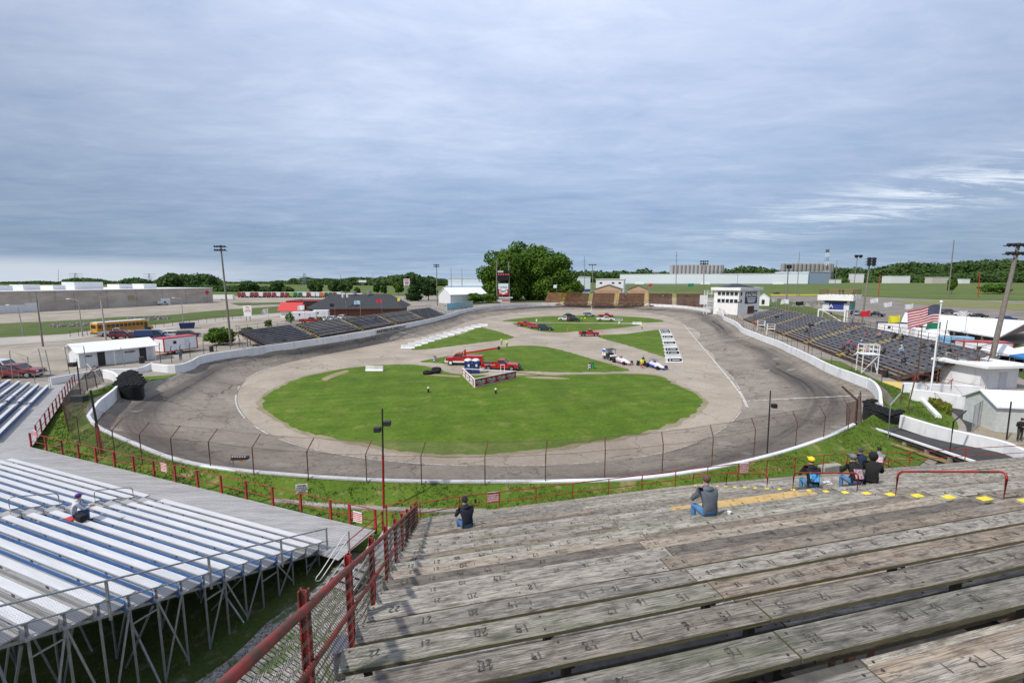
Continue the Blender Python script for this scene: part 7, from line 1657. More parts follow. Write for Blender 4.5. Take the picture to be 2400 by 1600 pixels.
pickup('red and white crew truck at the left frame edge behind the bleachers', atG(36, 884), R(12), (.22, .012, .015), L_=5.9, cab=1.4, lower=(.75, .75, .75)); suv('white high-topped van at the very left edge behind the red truck', (lambda p: (p.x, p.y, GZ))(T(-8, 878, GZ)), R(12), CW, 5.6, 2.1, kind='van', cat='van')
db = thing('dumpster', 'blue dumpster beside the service road', 'dumpster', atG(440, 769.5), R(35)); MB().extr([(-1.6, .15), (1.4, .15), (1.7, 1.3), (-1.8, 1.5)], -.9, .9).build('bin', paint('dumpster_blue', (.015, .03, .13), .6), db); MB().box((0, 0, 1.45), (3.3, 1.8, .1)).build('lid', BLACK, db)
# cargo trailers
def trailer(label, p, rz, L_, W, h, c, trim=None, group=None, name='cargo_trailer', door=True, nw=2):
    t = thing(name, label, 'trailer', p, rz, group); MB().box((0, 0, .5 + h / 2), (L_, W, h)).build('body', c, t, bevel=.08)
    if trim: 
        m = MB()
        for z in (.52, .48 + h): m.box((0, 0, z), (L_ + .06, W + .06, .16))
        for x in (-L_ / 2, L_ / 2):
            for y in (-W / 2, W / 2): m.box((x, y, .5 + h / 2), (.14, .14, h))
        m.build('trim', trim, t)
    if door: MB().box((L_ * .2, -W / 2 - .02, .55 + h * .42), (.9, .04, h * .8)).build('door', paint('trailer_door', (.66, .67, .7), .5), t); MB().box((-L_ * .18, -W / 2 - .02, .6 + h * .6), (.5, .04, .5)).build('hatch', BLACK, t)
    for i in range(nw):
        for s in (-1, 1): wheel(t, -.1 - .75 * i, s * (W / 2 - .1), .34, .22)
    MB().tube([(L_ / 2, -.4, .45), (L_ / 2 + 1.1, 0, .45), (L_ / 2, .4, .45)], .05, 6).build('tow_bar', BLACK, t); return t
trailer('white enclosed trailer with red trim right of the restroom', atG(415, 826), math.atan2((T(457, 820, G) - T(394, 829, G)).y, (T(457, 820, G) - T(394, 829, G)).x), 5.6, 2.4, 2.3, WHITE2, LITRED)
trailer('white toy hauler with dark edge trim in front of the pavilion', (lambda p: (p.x, p.y, GZ))(T(2096, 790, G)), R(-35), 6.5, 2.6, 2.7, WHITE2, BLACK); trailer('plain white trailer left of the American flagpole', (lambda p: (p.x, p.y, GZ))(T(2176, 802, G)), R(-22), 5.5, 2.4, 2.3, WHITE2); trailer('light blue trailer right of the American flagpole', (lambda p: (p.x, p.y, GZ))(T(2234, 824, G)), R(-18), 4.4, 2.2, 2.2, carpaint((.22, .45, .65))); trailer('long white concession trailer beside the big leaning pole', (lambda p: (p.x, p.y, GZ))(T(2300, 845, G)), R(-18), 6.0, 2.3, 2.5, WHITE2, LITRED)
cab_ = paint('camper_white', (.74, .74, .73), .4); trailer('white camper trailer behind the left grandstand', (lambda p: (p.x, p.y, GZ))(T(715, 752, G)), R(12), 7, 2.4, 2.4, cab_, name='camper'); trailer('second white camper near the brick building', (lambda p: (p.x, p.y, GZ))(T(754, 748, G)), R(10), 4.6, 2.4, 2.5, cab_, name='camper'); pickup('red open-bed truck between the left grandstand and the white camper', (lambda p: (p.x, p.y, GZ))(T(728, 757, G)), R(10), CR, L_=6)
for i, (x, y, lb) in enumerate(((768, 752, 'white parked car nearest the second camper'), (782, 751, 'white parked car left of the brick building porch'), (803, 748, 'white parked car in front of the brick building porch'))): suv(lb, (lambda p: (p.x, p.y, GZ))(T(x, y, G)), R(70 + 8 * i), CW, 4.5, kind='sedan')
# semi-trailer row
TRED = paint('faded_trailer_red', (.26, .03, .03), .6)
cols = [LITRED, LITRED, WHITE2, LITRED, LITRED, WHITE2, LITRED, LITRED, LITRED, WHITE2, LITRED, LITRED, paint('lime', (.25, .5, .05), .5), paint('trailer_green', (.02, .14, .07), .5), paint('trailer_green', (.02, .14, .07), .5), WHITE2, LITRED, WHITE2, WHITE2, paint('trailer_orange', (.6, .17, .03), .5), RUST, paint('trailer_green', (.02, .14, .07), .5), LITRED, WHITE2]
nm = {0: 'red', 1: 'white'}
for i, c in enumerate(cols):
    c = TRED if c is LITRED else c; x = 561 + i * 10.2; p = T(x, 697.5, G); cn = {'faded_trailer_red': 'red', 'white_metal': 'white', 'lime': 'lime green', 'trailer_green': 'dark green', 'trailer_orange': 'orange', 'rusty_steel': 'brown'}[c.name]
    t = thing('semi_trailer', 'semi-trailer with a %s rear, number %s' % (cn, '') if False else '%s-ended freight trailer, %s from the left in the long parked row' % (cn, ORD[i]), 'trailer', (p.x, p.y, GZ), R(100), 'freight trailers parked in a row'); MB().box((6.2, 0, 2.5), (12.2, 2.5, 2.8)).build('body', WHITE2 if i % 3 else paint('trailer_grey', (.4, .4, .41), .5), t); MB().box((.06, 0, 2.5), (.1, 2.5, 2.8)).build('rear_door', c, t)
    m = MB()
    for s in (-1, 1): m.tube([(1.5, s * 1.1, .5), (1.5, s * .8, .5)], .5, 10).tube([(2.8, s * 1.1, .5), (2.8, s * .8, .5)], .5, 10)
    m.box((1.2, 0, .9), (2.5, 2.2, .3)); m.build('bogie', BLACK, t)
p = T(826, 699, G); trailer('long white box trailer with a dark window right of the freight trailers', (p.x, p.y, GZ), R(4), 14, 2.6, 3.0, WHITE2, name='box_trailer', door=False); p = T(524, 703, G); trailer('white trailer parked at the warehouse corner', (p.x, p.y, GZ), R(5), 13, 2.6, 2.8, WHITE2, name='box_trailer', door=False)
for i, (x, y, rz, c, k_, lb) in enumerate(((2006, 738, 30, CK, 'suv', 'black SUV parked furthest left beyond the announcer tower'), (2018, 739, 10, CSI, 'sedan', 'silver car beside the base of the pale floodlight pole'), (2050, 741, -60, CK, 'pickup', 'black pickup beside the red flag'), (2224, 735, -12, (.08, .09, .1), 'suv', 'dark grey SUV showing above the pavilion roof'), (2256, 739, -14, CW, 'sedan', 'white car showing above the pavilion roof'), (2294, 744, -14, CK, 'sedan', 'black car showing above the pavilion roof near the leaning pole'), (2358, 751, -14, CBL, 'sedan', 'blue car above the pavilion roof at the right edge'), (2310, 864, -28, CW, 'suv', 'white SUV parked beside the foot of the big leaning pole'), (2368, 858, -30, CK, 'sedan', 'black car parked on the right grass, left one'), (2398, 866, -30, (.1, .02, .02), 'sedan', 'maroon car at the right frame edge'), (1820, 689, 5, CK, 'pickup', 'distant black pickup on the road behind the white hut'))):
    p = T(x, y, G + .1); (pickup if k_ == 'pickup' else suv)(lb, (p.x, p.y, G + .1), R(rz), c, **({} if k_ == 'pickup' else dict(kind=k_, name='car' if k_ == 'sedan' else 'suv')))
# tents
def tent(label, x, y, s, zt=3.3, c=WHITE2):
    p = T(x, y, G); t = thing('canopy_tent', label, 'tent', (p.x, p.y, G), R(-20)); m = MB(); h = s / 2; m.add([(-h, -h, 2.2), (h, -h, 2.2), (h, h, 2.2), (-h, h, 2.2), (0, 0, zt), (-h, -h, 1.95), (h, -h, 1.95), (h, h, 1.95), (-h, h, 1.95)], [(0, 1, 4), (1, 2, 4), (2, 3, 4), (3, 0, 4), (0, 5, 6, 1), (1, 6, 7, 2), (2, 7, 8, 3), (3, 8, 5, 0)]); m.build('canopy', c, t); m = MB()
    for a in (-1, 1):
        for b in (-1, 1): m.beam((a * h * .97, b * h * .97, 0), (a * h * .97, b * h * .97, 2.1), .05, .05)
    m.build('leg', GALV, t)
tent('peaked white canopy tent behind the flagpole', 2188, 812, 3.8); tent('white canopy tent right of the big leaning pole', 2345, 858, 3.4); tent('white canopy tent at the right edge beside the blue awning', 2392, 866, 3.6); tent('blue canopy at the right frame edge', 2412, 874, 3.0, 2.9, paint('tent_blue', (.02, .16, .42), .5))

# ---------------------------------------------------------------- infield furniture
JB = MB(); JB.extr([(-.3, 0), (.3, 0), (.3, .1), (.13, .3), (.1, .82), (-.1, .82), (-.13, .3), (-.3, .1)], -1.5, 1.5)
def jersey(name, label, x, y, rz, group=None, first=None, panel=None, z=0):
    t = thing(name, label, 'barrier', at0(x, y, z), rz, group); m = MB(); m.v = list(JB.v); m.f = [list(f) for f in JB.f]; m.m = list(JB.m); o = m.build('block', WALLP, t); o.rotation_euler = (0, 0, math.pi / 2)
    if panel: MB().box((0, -.21, .48), (2.5, .03, .5)).build('panel', panel, t); MB().box((-.85, -.23, .48), (.22, .02, .3)).box((.2, -.23, .48), (1.3, .02, .14)).build('emblem', WHITE2, t)
    return t
for i in range(12):
    f = i / 11; jersey('concrete_barrier', 'white barrier, %s from the camera end of the staggered row by the left grass' % ORD[i], 956 + (1132 - 956) * f, 816 + (764 - 816) * (1 - (1 - f) ** 1.15), R(2), 'staggered barriers of the left pit wall')
for i in range(11):
    f = i / 10; y = 777 + (849 - 777) * f ** 1.25; x = 1557 + (1580 - 1557) * f; pn = i in (0, 1, 3, 5, 7, 8, 10)
    jersey('concrete_barrier', ('navy-panelled' if pn else 'plain white') + ' barrier, %s from the far end of the stepped right pit wall' % ORD[i], x, y, R(3), 'panelled barriers of the right pit wall' if pn else 'plain barriers of the right pit wall', panel=NAVY if pn else None)
jersey('concrete_barrier', 'single long white barrier on the left edge of the big infield grass', 878, 869, R(-3), z=.05).scale = (.95, 1, 1); jersey('concrete_barrier', 'lone white barrier at the right tip of the far oval grass', 1493, 760, R(-5))
jersey('sponsor_board', 'white board with navy panel beside the white tow pickup', 1449, 751, 0, panel=NAVY)
def barrel(label, x, y, c=None, z=.05):
    t = NT('striped_barrel'); s = t.n('ShaderNodeSeparateXYZ'); t.l(t.obj(), s.inputs[0]); a = t.math('MULTIPLY', t.math('ARCTAN2', s.outputs[1], s.outputs[0]), 2.6); f = t.math('GREATER_THAN', t.math('SINE', t.math('ADD', a, t.math('MULTIPLY', t.math('FLOOR', t.math('MULTIPLY', s.outputs[2], 5)), 3.14))), 0); t.base(t.mix(f, (.75, .75, .75), (.03, .03, .03)), .5)
    th_ = thing('barrel', label, 'barrel', at0(x, y, z)); MB().tube([(0, 0, 0), (0, 0, .3), (0, 0, .6), (0, 0, .95)], .3, 16).build('drum', c or t.m, th_, smooth=True); MB().tube([(0, 0, .9), (0, 0, .97)], .31, 16).build('rim', BLACK, th_)
barrel('checkered barrel left of the tow truck', 1019, 847); barrel('checkered barrel near the tip of the middle grass', 1382, 864); barrel('small green barrel beside the checkered one', 1388.5, 863.5, paint('barrel_green', (.03, .35, .10), .5)); barrel('pale barrel at the left of the far oval grass', 1258, 753, WHITE2); barrel('pale barrel right of the white tow pickup', 1451.5, 758.5, WHITE2)
for i, (x, y, z, lb) in enumerate(((1003, 877, .02, 'big tractor tyre lying leftmost on the infield paving'), (1021, 874, .02, 'tractor tyre lying in front at the right of the tyre heap'), (1023, 868.5, .02, 'tractor tyre lying behind in the tyre heap'))):
    t = thing('tractor_tyre', lb, 'tyre', at0(x, y, z)); m = MB(); torus(m, (0, 0, .25), .55, .26, 24, 10); m.build('rubber', RUBBER, t, smooth=True)
for x, y, lb in ((1330, 775.5, 'orange traffic cone near the line of three parked vehicles'), (1410.5, 788.5, 'orange traffic cone right of the dark red pickup')):
    t = thing('traffic_cone', lb, 'cone', at0(x, y)); MB().tube([(0, 0, 0), (0, 0, .85)], .22, 12, r2=.03).build('cone', paint('cone_orange', (.75, .12, .01), .5), t, smooth=True); MB().box((0, 0, .03), (.5, .5, .06)).build('base', paint('cone_orange', (.75, .12, .01), .5), t)
for x, y, lb in ((1004, 919, 'small white-topped post standing on the left of the big infield grass'), (1162, 922, 'small white-topped post standing mid-way on the big infield grass')):
    t = thing('marker_post', lb, 'post', at0(x, y, .07)); MB().tube([(0, 0, 0), (0, 0, .5)], .12, 8).build('stem', BLACK, t); MB().tube([(0, 0, .5), (0, 0, .62)], .13, 8).sphere((0, 0, .64), .1, 8, 5).build('cap', WHITE2, t)
# triangular sponsor wall
A_, B_, C_ = T(1084, 880, .05), T(1112, 908, .05), T(1209, 887, .05); sw = thing('sponsor_wall', 'triangular low red wall with green auto parts lettering on the infield', 'wall', tuple(B_))
REDW = paint('sponsor_red', (.38, .015, .03), .5, var=.05); GRL = paint('lettering_green', (.02, .30, .16), .5)
def wpan(a, b, mat, name, hh=1.15):
    a, b = a - B_, b - B_; m = MB(); d = (b - a).normalized(); m.beam(a + V(0, 0, hh / 2), b + V(0, 0, hh / 2), .1, hh); o = m.build(name, mat, sw); m = MB(); m.beam(a + V(0, 0, hh + .02), b + V(0, 0, hh + .02), .14, .1).beam(a + V(0, 0, .08), b + V(0, 0, .08), .13, .08); m.build('white_edge', WHITE2, sw)
wpan(A_, B_, REDW, 'left_panel'); wpan(B_, C_, REDW, 'front_panel'); MB().beam(C_ - B_ + V(0, 0, 1.1), A_ - B_ + V(0, 0, 1.1), .12, .1).build('rear_edge', WHITE2, sw)
MB().box((0, 0, .55), (.2, .2, 1.3)).build('corner_post', WHITE2, sw)
X1 = (C_ - B_).normalized(); L1_ = (C_ - B_).length; n1 = V(X1.y, -X1.x, 0)
for i in range(4):
    c = X1 * (L1_ * (.135 + .245 * i)) + n1 * .1; text("O'Reilly", .50, WHITE2, sw, c + V(0, 0, .68) , X1, V(0, 0, 1), bold=.035, ext=.002); text("O'Reilly", .50, GRL, sw, c + n1 * .012 + V(0, 0, .68), X1, V(0, 0, 1), ext=.004); text('AUTO PARTS', .17, WHITE2, sw, c + V(0, 0, .33), X1, V(0, 0, 1), bold=.006)
X2 = (B_ - A_).normalized(); L2_ = (B_ - A_).length; n2_ = V(X2.y, -X2.x, 0)
for i in range(3):
    c = (A_ - B_) + X2 * (L2_ * (.2 + .3 * i)) + n2_ * .09; MB().box(tuple(c + V(0, 0, .6)), (L2_ * .22, .02, .75), rz=math.atan2(X2.y, X2.x)).build('white_plate', WHITE2, sw); text("O'Reilly", .34, GRL, sw, c + n2_ * .02 + V(0, 0, .62), X2, V(0, 0, 1))
inner = sheet('grass', [A_, B_, C_], GRASS, .09)
# portable toilets
pt0 = None
for x, lb in ((1097.5, 'left blue portable toilet with a white dome beside the red pickup'), (1115.5, 'right blue portable toilet with a white dome beside the red pickup')):
    t = thing('portable_toilet', lb, 'portable toilet', at0(x, 873.5, .03), R(3)); MB().box((0, 0, 1.0), (1.15, 1.15, 2.0)).build('cabin', paint('toilet_blue', (.012, .03, .12), .5), t, bevel=.04); MB().box((0, -.59, .95), (.85, .03, 1.8)).build('door', paint('toilet_blue_door', (.02, .045, .17), .5), t); MB().box((.1, -.61, 1.3), (.3, .02, .4)).build('notice', SIGNW, t)
    MB().sphere((0, 0, 1.98), .62, 14, 8, sc=(1, 1, .55)).build('dome', paint('dome_white', (.72, .73, .73), .4), t, smooth=True)
bsk = thing('winch_stand', 'white hoop rail at the back of the sponsor triangle', 'rail', at0(1178, 872, .05)); MB().tube([(-.3, 0, 0), (-.3, 0, 1.2), (.3, 0, 1.2), (.3, 0, 0)], .07, 7).build('hoop', WHITE2, bsk, smooth=True)

# ---------------------------------------------------------------- people
SKIN = paint('skin', (.46, .27, .19), .6, var=.05)
def body_mesh(J, bones, rad):
    """one continuous skinned surface; bones: (a, b, material index)"""
    names = list(J); me = bpy.data.meshes.new('person_skeleton'); idx = {n: i for i, n in enumerate(names)}
    me.from_pydata([J[n] for n in names], [(idx[a], idx[b]) for a, b, _ in bones], []); o = bpy.data.objects.new('tmp', me); COL.objects.link(o)
    o.modifiers.new('skin', 'SKIN').use_smooth_shade = True
    if not me.skin_vertices: raise Exception('no skin layer')
    sv = me.skin_vertices[0].data
    for n in names: r = rad[n]; sv[idx[n]].radius = r if isinstance(r, tuple) else (r, r); sv[idx[n]].use_root = (n == 'pelvis')
    s = o.modifiers.new('sub', 'SUBSURF'); s.levels = 1; s.render_levels = 1
    dg = bpy.context.evaluated_depsgraph_get(); out = bpy.data.meshes.new_from_object(o.evaluated_get(dg)); bpy.data.objects.remove(o)
    segs = [(V(*J[a]), V(*J[b]), (rad[a] if not isinstance(rad[a], tuple) else rad[a][0]), (rad[b] if not isinstance(rad[b], tuple) else rad[b][0]), k) for a, b, k in bones]
    out.materials.clear()
    for _ in range(5): out.materials.append(SKIN)
    for p in out.polygons:
        c = p.center; best = None
        for a, b, ra_, rb__, k in segs:
            d = b - a; t = max(0, min(1, (c - a).dot(d) / max(1e-9, d.length_squared))); q = (c - a - d * t).length / (ra_ + (rb__ - ra_) * t)
            if best is None or q < best[0]: best = (q, k)
        p.material_index = best[1]; p.use_smooth = True
    if len(set(p.material_index for p in out.polygons)) < 3: print('person materials lost')
    return out
# slots: 0 skin 1 top 2 trousers 3 shoes 4 sleeves
def skeleton(pose, fingers=True, arms='down', slim=1.0):
    J, R_, B = {}, {}, []
    if pose == 'sit':
        lean = .16; J.update(pelvis=(0, 0, .11), spine=(0, .03, .32), chest=(0, lean, .54), neckb=(0, lean + .03, .66), neck=(0, lean + .06, .72), head=(0, lean + .09, .82), top=(0, lean + .08, .91), nose=(0, lean + .185, .80), chin=(0, lean + .15, .745))
        sh, sz = lean + .01, .60
    else:
        J.update(pelvis=(0, 0, .95), spine=(0, 0, 1.15), chest=(0, 0, 1.34), neckb=(0, 0, 1.46), neck=(0, .01, 1.52), head=(0, .03, 1.62), top=(0, .02, 1.71), nose=(0, .125, 1.60), chin=(0, .09, 1.545)); sh, sz = 0, 1.41
    R_.update(pelvis=(.17 * slim, .13), spine=(.155 * slim, .125), chest=(.175 * slim, .13), neckb=(.085, .085), neck=(.055, .055), head=(.082, .10), top=(.062, .075), nose=(.018, .018), chin=(.04, .035))
    B += [('pelvis', 'spine', 1), ('spine', 'chest', 1), ('chest', 'neckb', 1), ('neckb', 'neck', 0), ('neck', 'head', 0), ('head', 'top', 0), ('head', 'nose', 0), ('neck', 'chin', 0)]
    for s, S in ((-1, 'l'), (1, 'r')):
        if pose == 'sit':
            J['hip' + S] = (s * .10, .06, .10); J['knee' + S] = (s * .15, .47, .14); J['ank' + S] = (s * .14, .43, -.30); J['toe' + S] = (s * .15, .60, -.355)
            J['sh' + S] = (s * .20, sh, sz); J['el' + S] = (s * .27, sh + .17, sz - .27)
            J['wr' + S] = (s * .10, sh + .37, sz - .26) if arms == 'lap' else (s * .16, sh + .34, sz - .16); fd = V(-s * .4, .9, -.1)
        else:
            J['hip' + S] = (s * .10, 0, .90); J['knee' + S] = (s * .12, .02 + .04 * s, .50); J['ank' + S] = (s * .13, -.02 + .04 * s, .09); J['toe' + S] = (s * .15, .14 + .04 * s, .045)
            J['sh' + S] = (s * .20, sh, sz); J['el' + S] = (s * .27, .01, sz - .29)
            J['wr' + S] = (s * .27, .12, sz - .52) if arms == 'down' else (s * .12, .30, sz - .25); fd = V(0, .3, -1) if arms == 'down' else V(-s * .5, .8, .2)
        R_.update({'hip' + S: (.10, .105), 'knee' + S: (.068, .07), 'ank' + S: (.048, .052), 'toe' + S: (.042, .035), 'sh' + S: (.075, .078), 'el' + S: (.052, .052), 'wr' + S: (.032, .034)})
        B += [('pelvis', 'hip' + S, 2), ('hip' + S, 'knee' + S, 2), ('knee' + S, 'ank' + S, 2), ('ank' + S, 'toe' + S, 3), ('chest', 'sh' + S, 1), ('sh' + S, 'el' + S, 4), ('el' + S, 'wr' + S, 4)]
        fd.normalize(); w = V(*J['wr' + S]); pl = w + fd * .075; J['palm' + S] = tuple(pl); R_['palm' + S] = (.036, .022); B.append(('wr' + S, 'palm' + S, 0)); side = fd.cross(V(s * .2, .3, 1)).normalized()
        if fingers:
            for q, (o_, l_) in enumerate(((-.03, .060), (-.011, .072), (.009, .067), (.028, .052))):
                a = pl + side * o_ + fd * .03; b_ = a + fd * l_ * .6; c = b_ + (fd * .6 + V(0, 0, -.8)).normalized() * l_ * .55
                J['f%d%s' % (q, S)] = tuple(a); J['g%d%s' % (q, S)] = tuple(b_); J['h%d%s' % (q, S)] = tuple(c); R_.update({'f%d%s' % (q, S): .010, 'g%d%s' % (q, S): .009, 'h%d%s' % (q, S): .008}); B += [('palm' + S, 'f%d%s' % (q, S), 0), ('f%d%s' % (q, S), 'g%d%s' % (q, S), 0), ('g%d%s' % (q, S), 'h%d%s' % (q, S), 0)]
            a = w + fd * .03 - side * .04; b_ = a + fd * .04 - side * .012; J['t' + S] = tuple(a); J['u' + S] = tuple(b_); R_.update({'t' + S: .012, 'u' + S: .010}); B += [('wr' + S, 't' + S, 0), ('t' + S, 'u' + S, 0)]
    return J, B, R_
_bm = {}
def cloth(c, rough=.85): return paint('cloth_%d_%d_%d' % tuple(int(q * 255) for q in c), c, rough, var=.18, scale=6)
def person(label, loc, rz, pose='sit', top=(.05, .05, .06), pants=(.10, .18, .32), shoes=(.05, .05, .05), sleeves=None, hat=None, hair=(.06, .04, .03), hood=None, fingers=False, arms='lap', sc=1.0, group=None, patch=None, slim=1.0, brim=1, hooded=False):
    key = (pose, fingers, arms, slim)
    if key not in _bm: _bm[key] = body_mesh(*skeleton(pose, fingers, arms, slim))
    me = _bm[key].copy(); me.name = 'body'; t = thing('person', label, 'person', tuple(loc), rz, group); t.scale = (sc, sc, sc)
    for i_, m_ in enumerate((SKIN, cloth(top), cloth(pants), cloth(shoes), cloth(sleeves or top))): me.materials[i_] = m_
    o = bpy.data.objects.new('body', me); COL.objects.link(o); o.parent = t
    hd = V(0, .25, .855) if pose == 'sit' else V(0, .03, 1.655)
    if hooded: MB().sphere(hd + V(0, -.02, -.005), .135, 12, 8, sc=(.95, 1.0, 1.15)).build('hood', cloth(top), t, smooth=True)
    elif hat:
        m = MB(); m.sphere(hd + V(0, -.012, .025), .104, 12, 8, sc=(.92, 1.08, .85))
        if brim: m.box(hd + V(0, .12 * brim, .035), (.13, .11, .012))
        m.build('cap', cloth(hat), t, smooth=False)
        MB().sphere(hd + V(0, -.02, -.015), .096, 10, 6, sc=(.9, 1.0, .8)).build('hair', cloth(hair), t, smooth=True)
    else: MB().sphere(hd + V(0, -.022, .022), .102, 12, 8, sc=(.9, 1.04, .95)).build('hair', cloth(hair), t, smooth=True)
    if hood:
        b_ = V(0, .14, .66) if pose == 'sit' else V(0, -.06, 1.45); MB().sphere(b_, .10, 12, 7, sc=(1.35, .85, .65)).build('hood', cloth(hood), t, smooth=True)
    if patch:
        pm, sx, sz = patch; q = V(0, -.01, .42) if pose == 'sit' else V(0, -.13, 1.3)
        m = MB()
        for i in range(5):
            for j in range(5):
                u0, u1 = (i / 5 - .5) * sx, ((i + 1) / 5 - .5) * sx; v0, v1 = (j / 5 - .5) * sz, ((j + 1) / 5 - .5) * sz
                f = lambda u, v: V(u, .045 + (v) * .50 - .122 + .25 * u * u * 4 + .0 if pose == 'sit' else -.145 + u * u * 2.2, (.43 if pose == 'sit' else 1.3) + v)
                m.quad(f(u0, v0), f(u1, v0), f(u1, v1), f(u0, v1))
        m.build('back_print', pm, t)
    return t
def seat_at(x, y, dz=0.0):
    """seat surface point of the wooden stand at photo x,y"""
    v = 10.0
    for _ in range(60):
        z = zrow(v); p = T(x, y, z); v = .5 * v + .5 * NN.dot(V(p.x, p.y, 0))
    k = round((v - 3.8) / .7 - .15); v = 3.8 + .7 * k + .12; p = T(x, y, zrow(v)); 
    # slide to the row line
    q = p - NN * (NN.dot(V(p.x, p.y, 0)) - v); return V(q.x, q.y, zrow(v) + .005)
FW = A76 - math.pi / 2   # facing away from the camera, towards the track (local +y = NN)
RZ_ = math.atan2(UU.y, UU.x)
BFP = NT('blue_flame_print'); BFP.base(BFP.ramp(BFP.noise(BFP.obj(), 14, 3, .6), [(.4, (.01, .02, .04)), (.5, (.03, .22, .5)), (.65, (.1, .42, .75))]), .7)
WPn = NT('white_jacket_print'); WPn.base(WPn.ramp(WPn.noise(WPn.obj(), 22, 4, .7), [(.42, (.02, .02, .025)), (.5, (.6, .6, .62)), (.58, (.45, .05, .1)), (.66, (.02, .02, .02))]), .7)
WP2 = NT('red_white_print'); WP2.base(WP2.ramp(WP2.noise(WP2.obj(), 16, 3, .7), [(.4, (.3, .3, .32)), (.5, (.7, .68, .68)), (.55, (.5, .03, .05)), (.7, (.3, .3, .3))]), .7)
person('seated man in a grey hoodie and blue jeans beside a white cup', seat_at(1668, 1218), RZ_ + R(-4), top=(.10, .115, .14), pants=(.07, .19, .38), hair=(.10, .06, .045), hood=(.11, .125, .15), fingers=True, sc=1.04, arms='lap', shoes=(.02, .02, .02))
person('seated man in a navy hoodie and black cap holding up a phone', seat_at(1096, 1240), RZ_ + R(11), top=(.008, .011, .022), pants=(.05, .12, .26), hat=(.012, .012, .014), hood=(.01, .013, .026), fingers=True, arms='up', brim=-1, sc=1.02)
person('seated man in a yellow cap and black jacket with a blue print', seat_at(1908, 1148), RZ_ + R(-24), top=(.008, .008, .01), pants=(.08, .20, .36), hat=(.80, .60, .02), fingers=True, patch=(BFP.m, .27, .26), sc=1.08, slim=1.08, hood=(.01, .01, .012))
person('seated man in a grey cap and black printed hoodie, hands on his face', seat_at(2010, 1141), RZ_ + R(-15), top=(.008, .01, .014), pants=(.08, .18, .34), hat=(.16, .17, .19), fingers=True, patch=(WPn.m, .26, .26), arms='up', sc=1.04)
person('seated person in a plain black hooded sweatshirt, hood up', seat_at(2047, 1137), RZ_ + R(-50), top=(.007, .007, .008), pants=(.02, .02, .025), fingers=True, hooded=True, sc=1.04, slim=1.05)
person('seated man in a dark navy hoodie in front, nearest the corner of the red rail', seat_at(2022, 1100), RZ_ + R(-20), top=(.012, .02, .06), pants=(.08, .15, .28), hat=(.03, .04, .06), fingers=True)
person('seated man in a grey sweatshirt with a red and white back print', seat_at(2062, 1096), RZ_ + R(-45), top=(.22, .22, .24), pants=(.1, .1, .12), hat=(.01, .01, .012), fingers=True, patch=(WP2.m, .26, .24))
p = seat_at(1716, 1214); cp = thing('paper_cup', 'white paper cup standing on the plank beside the man in grey', 'cup', tuple(p)); MB().tube([(0, 0, 0), (0, 0, .11)], .032, 14, r2=.045).build('cup', WHITE2, cp, smooth=True); MB().tube([(0, 0, .108), (0, 0, .12)], .048, 14).build('lid', WHITE2, cp)
m = MB(); p = seat_at(1100, 1228); ph = m.box((0, 0, 0), (.075, .01, .15)).build('phone', BLACK, None, loc=tuple(V(p.x, p.y, p.z) + V(.17, .48, .60))); ph.rotation_euler = (0, 0, RZ_); tag(ph, 'phone held up by the man in the navy hoodie', 'phone')
p = seat_at(1936, 1135); pc = thing('plastic_bag', 'crumpled clear plastic wrapping beside the man in the yellow cap', 'bag', tuple(p)); m = MB(); m.sphere((0, 0, .07), .12, 9, 6, sc=(1.3, .7, .7)); 
for i, q in enumerate(m.v): m.v[i] = (q[0] + .03 * math.sin(i * 3.1), q[1] + .03 * math.cos(i * 1.7), max(0, q[2] + .02 * math.sin(i * 5)))
m.build('film', paint('plastic_film', (.55, .58, .62), .3), pc)
# man on the aluminium bleachers
def on_bench(x, y):
    for i in range(0, 14):
        z = BP_z(i); p = T(x, y, z)
        if (p - V(brow(i, 0).x, brow(i, 0).y, z)).dot(BN) < .35 and (p - V(brow(i, 0).x, brow(i, 0).y, z)).dot(BN) > -.6: return i, p, z
    return 7, T(x, y, BP_z(7)), BP_z(7)
def BP_z(i): return brow(i, 0).z
i_, p_, z_ = on_bench(182, 1210); s_ = (V(p_.x, p_.y, 0) - V(brow(i_, 0).x, brow(i_, 0).y, 0)).dot(BU); q = brow(i_, s_) + BN * .1
person('seated man in a white sweatshirt and purple cap on the aluminium bleachers', V(q.x, q.y, q.z + .03), math.atan2(-BU.y, -BU.x) + R(-25), top=(.52, .54, .58), pants=(.03, .07, .16), hat=(.10, .03, .22), fingers=True, arms='lap', sc=1.02)
cu = thing('seat_cushion', 'red cushion under the man in the purple cap', 'cushion', (q.x, q.y, q.z + .0)); MB().box((0, .02, .02), (.48, .4, .04), rz=0).build('pad', LITRED, cu, bevel=.01); cu.rotation_euler = (0, 0, math.atan2(-BU.y, -BU.x))
q2 = brow(i_, s_ - .62) + BN * .1; bgp = thing('backpack', 'black bag beside the man in the purple cap', 'bag', (q2.x, q2.y, q2.z + .01), math.atan2(-BU.y, -BU.x)); MB().box((0, 0, .15), (.42, .26, .28)).build('body', cloth((.012, .012, .014)), bgp, bevel=.06); MB().tube([(-.1, 0, .28), (0, 0, .36), (.1, 0, .28)], .012, 6).build('handle', BLACK, bgp)
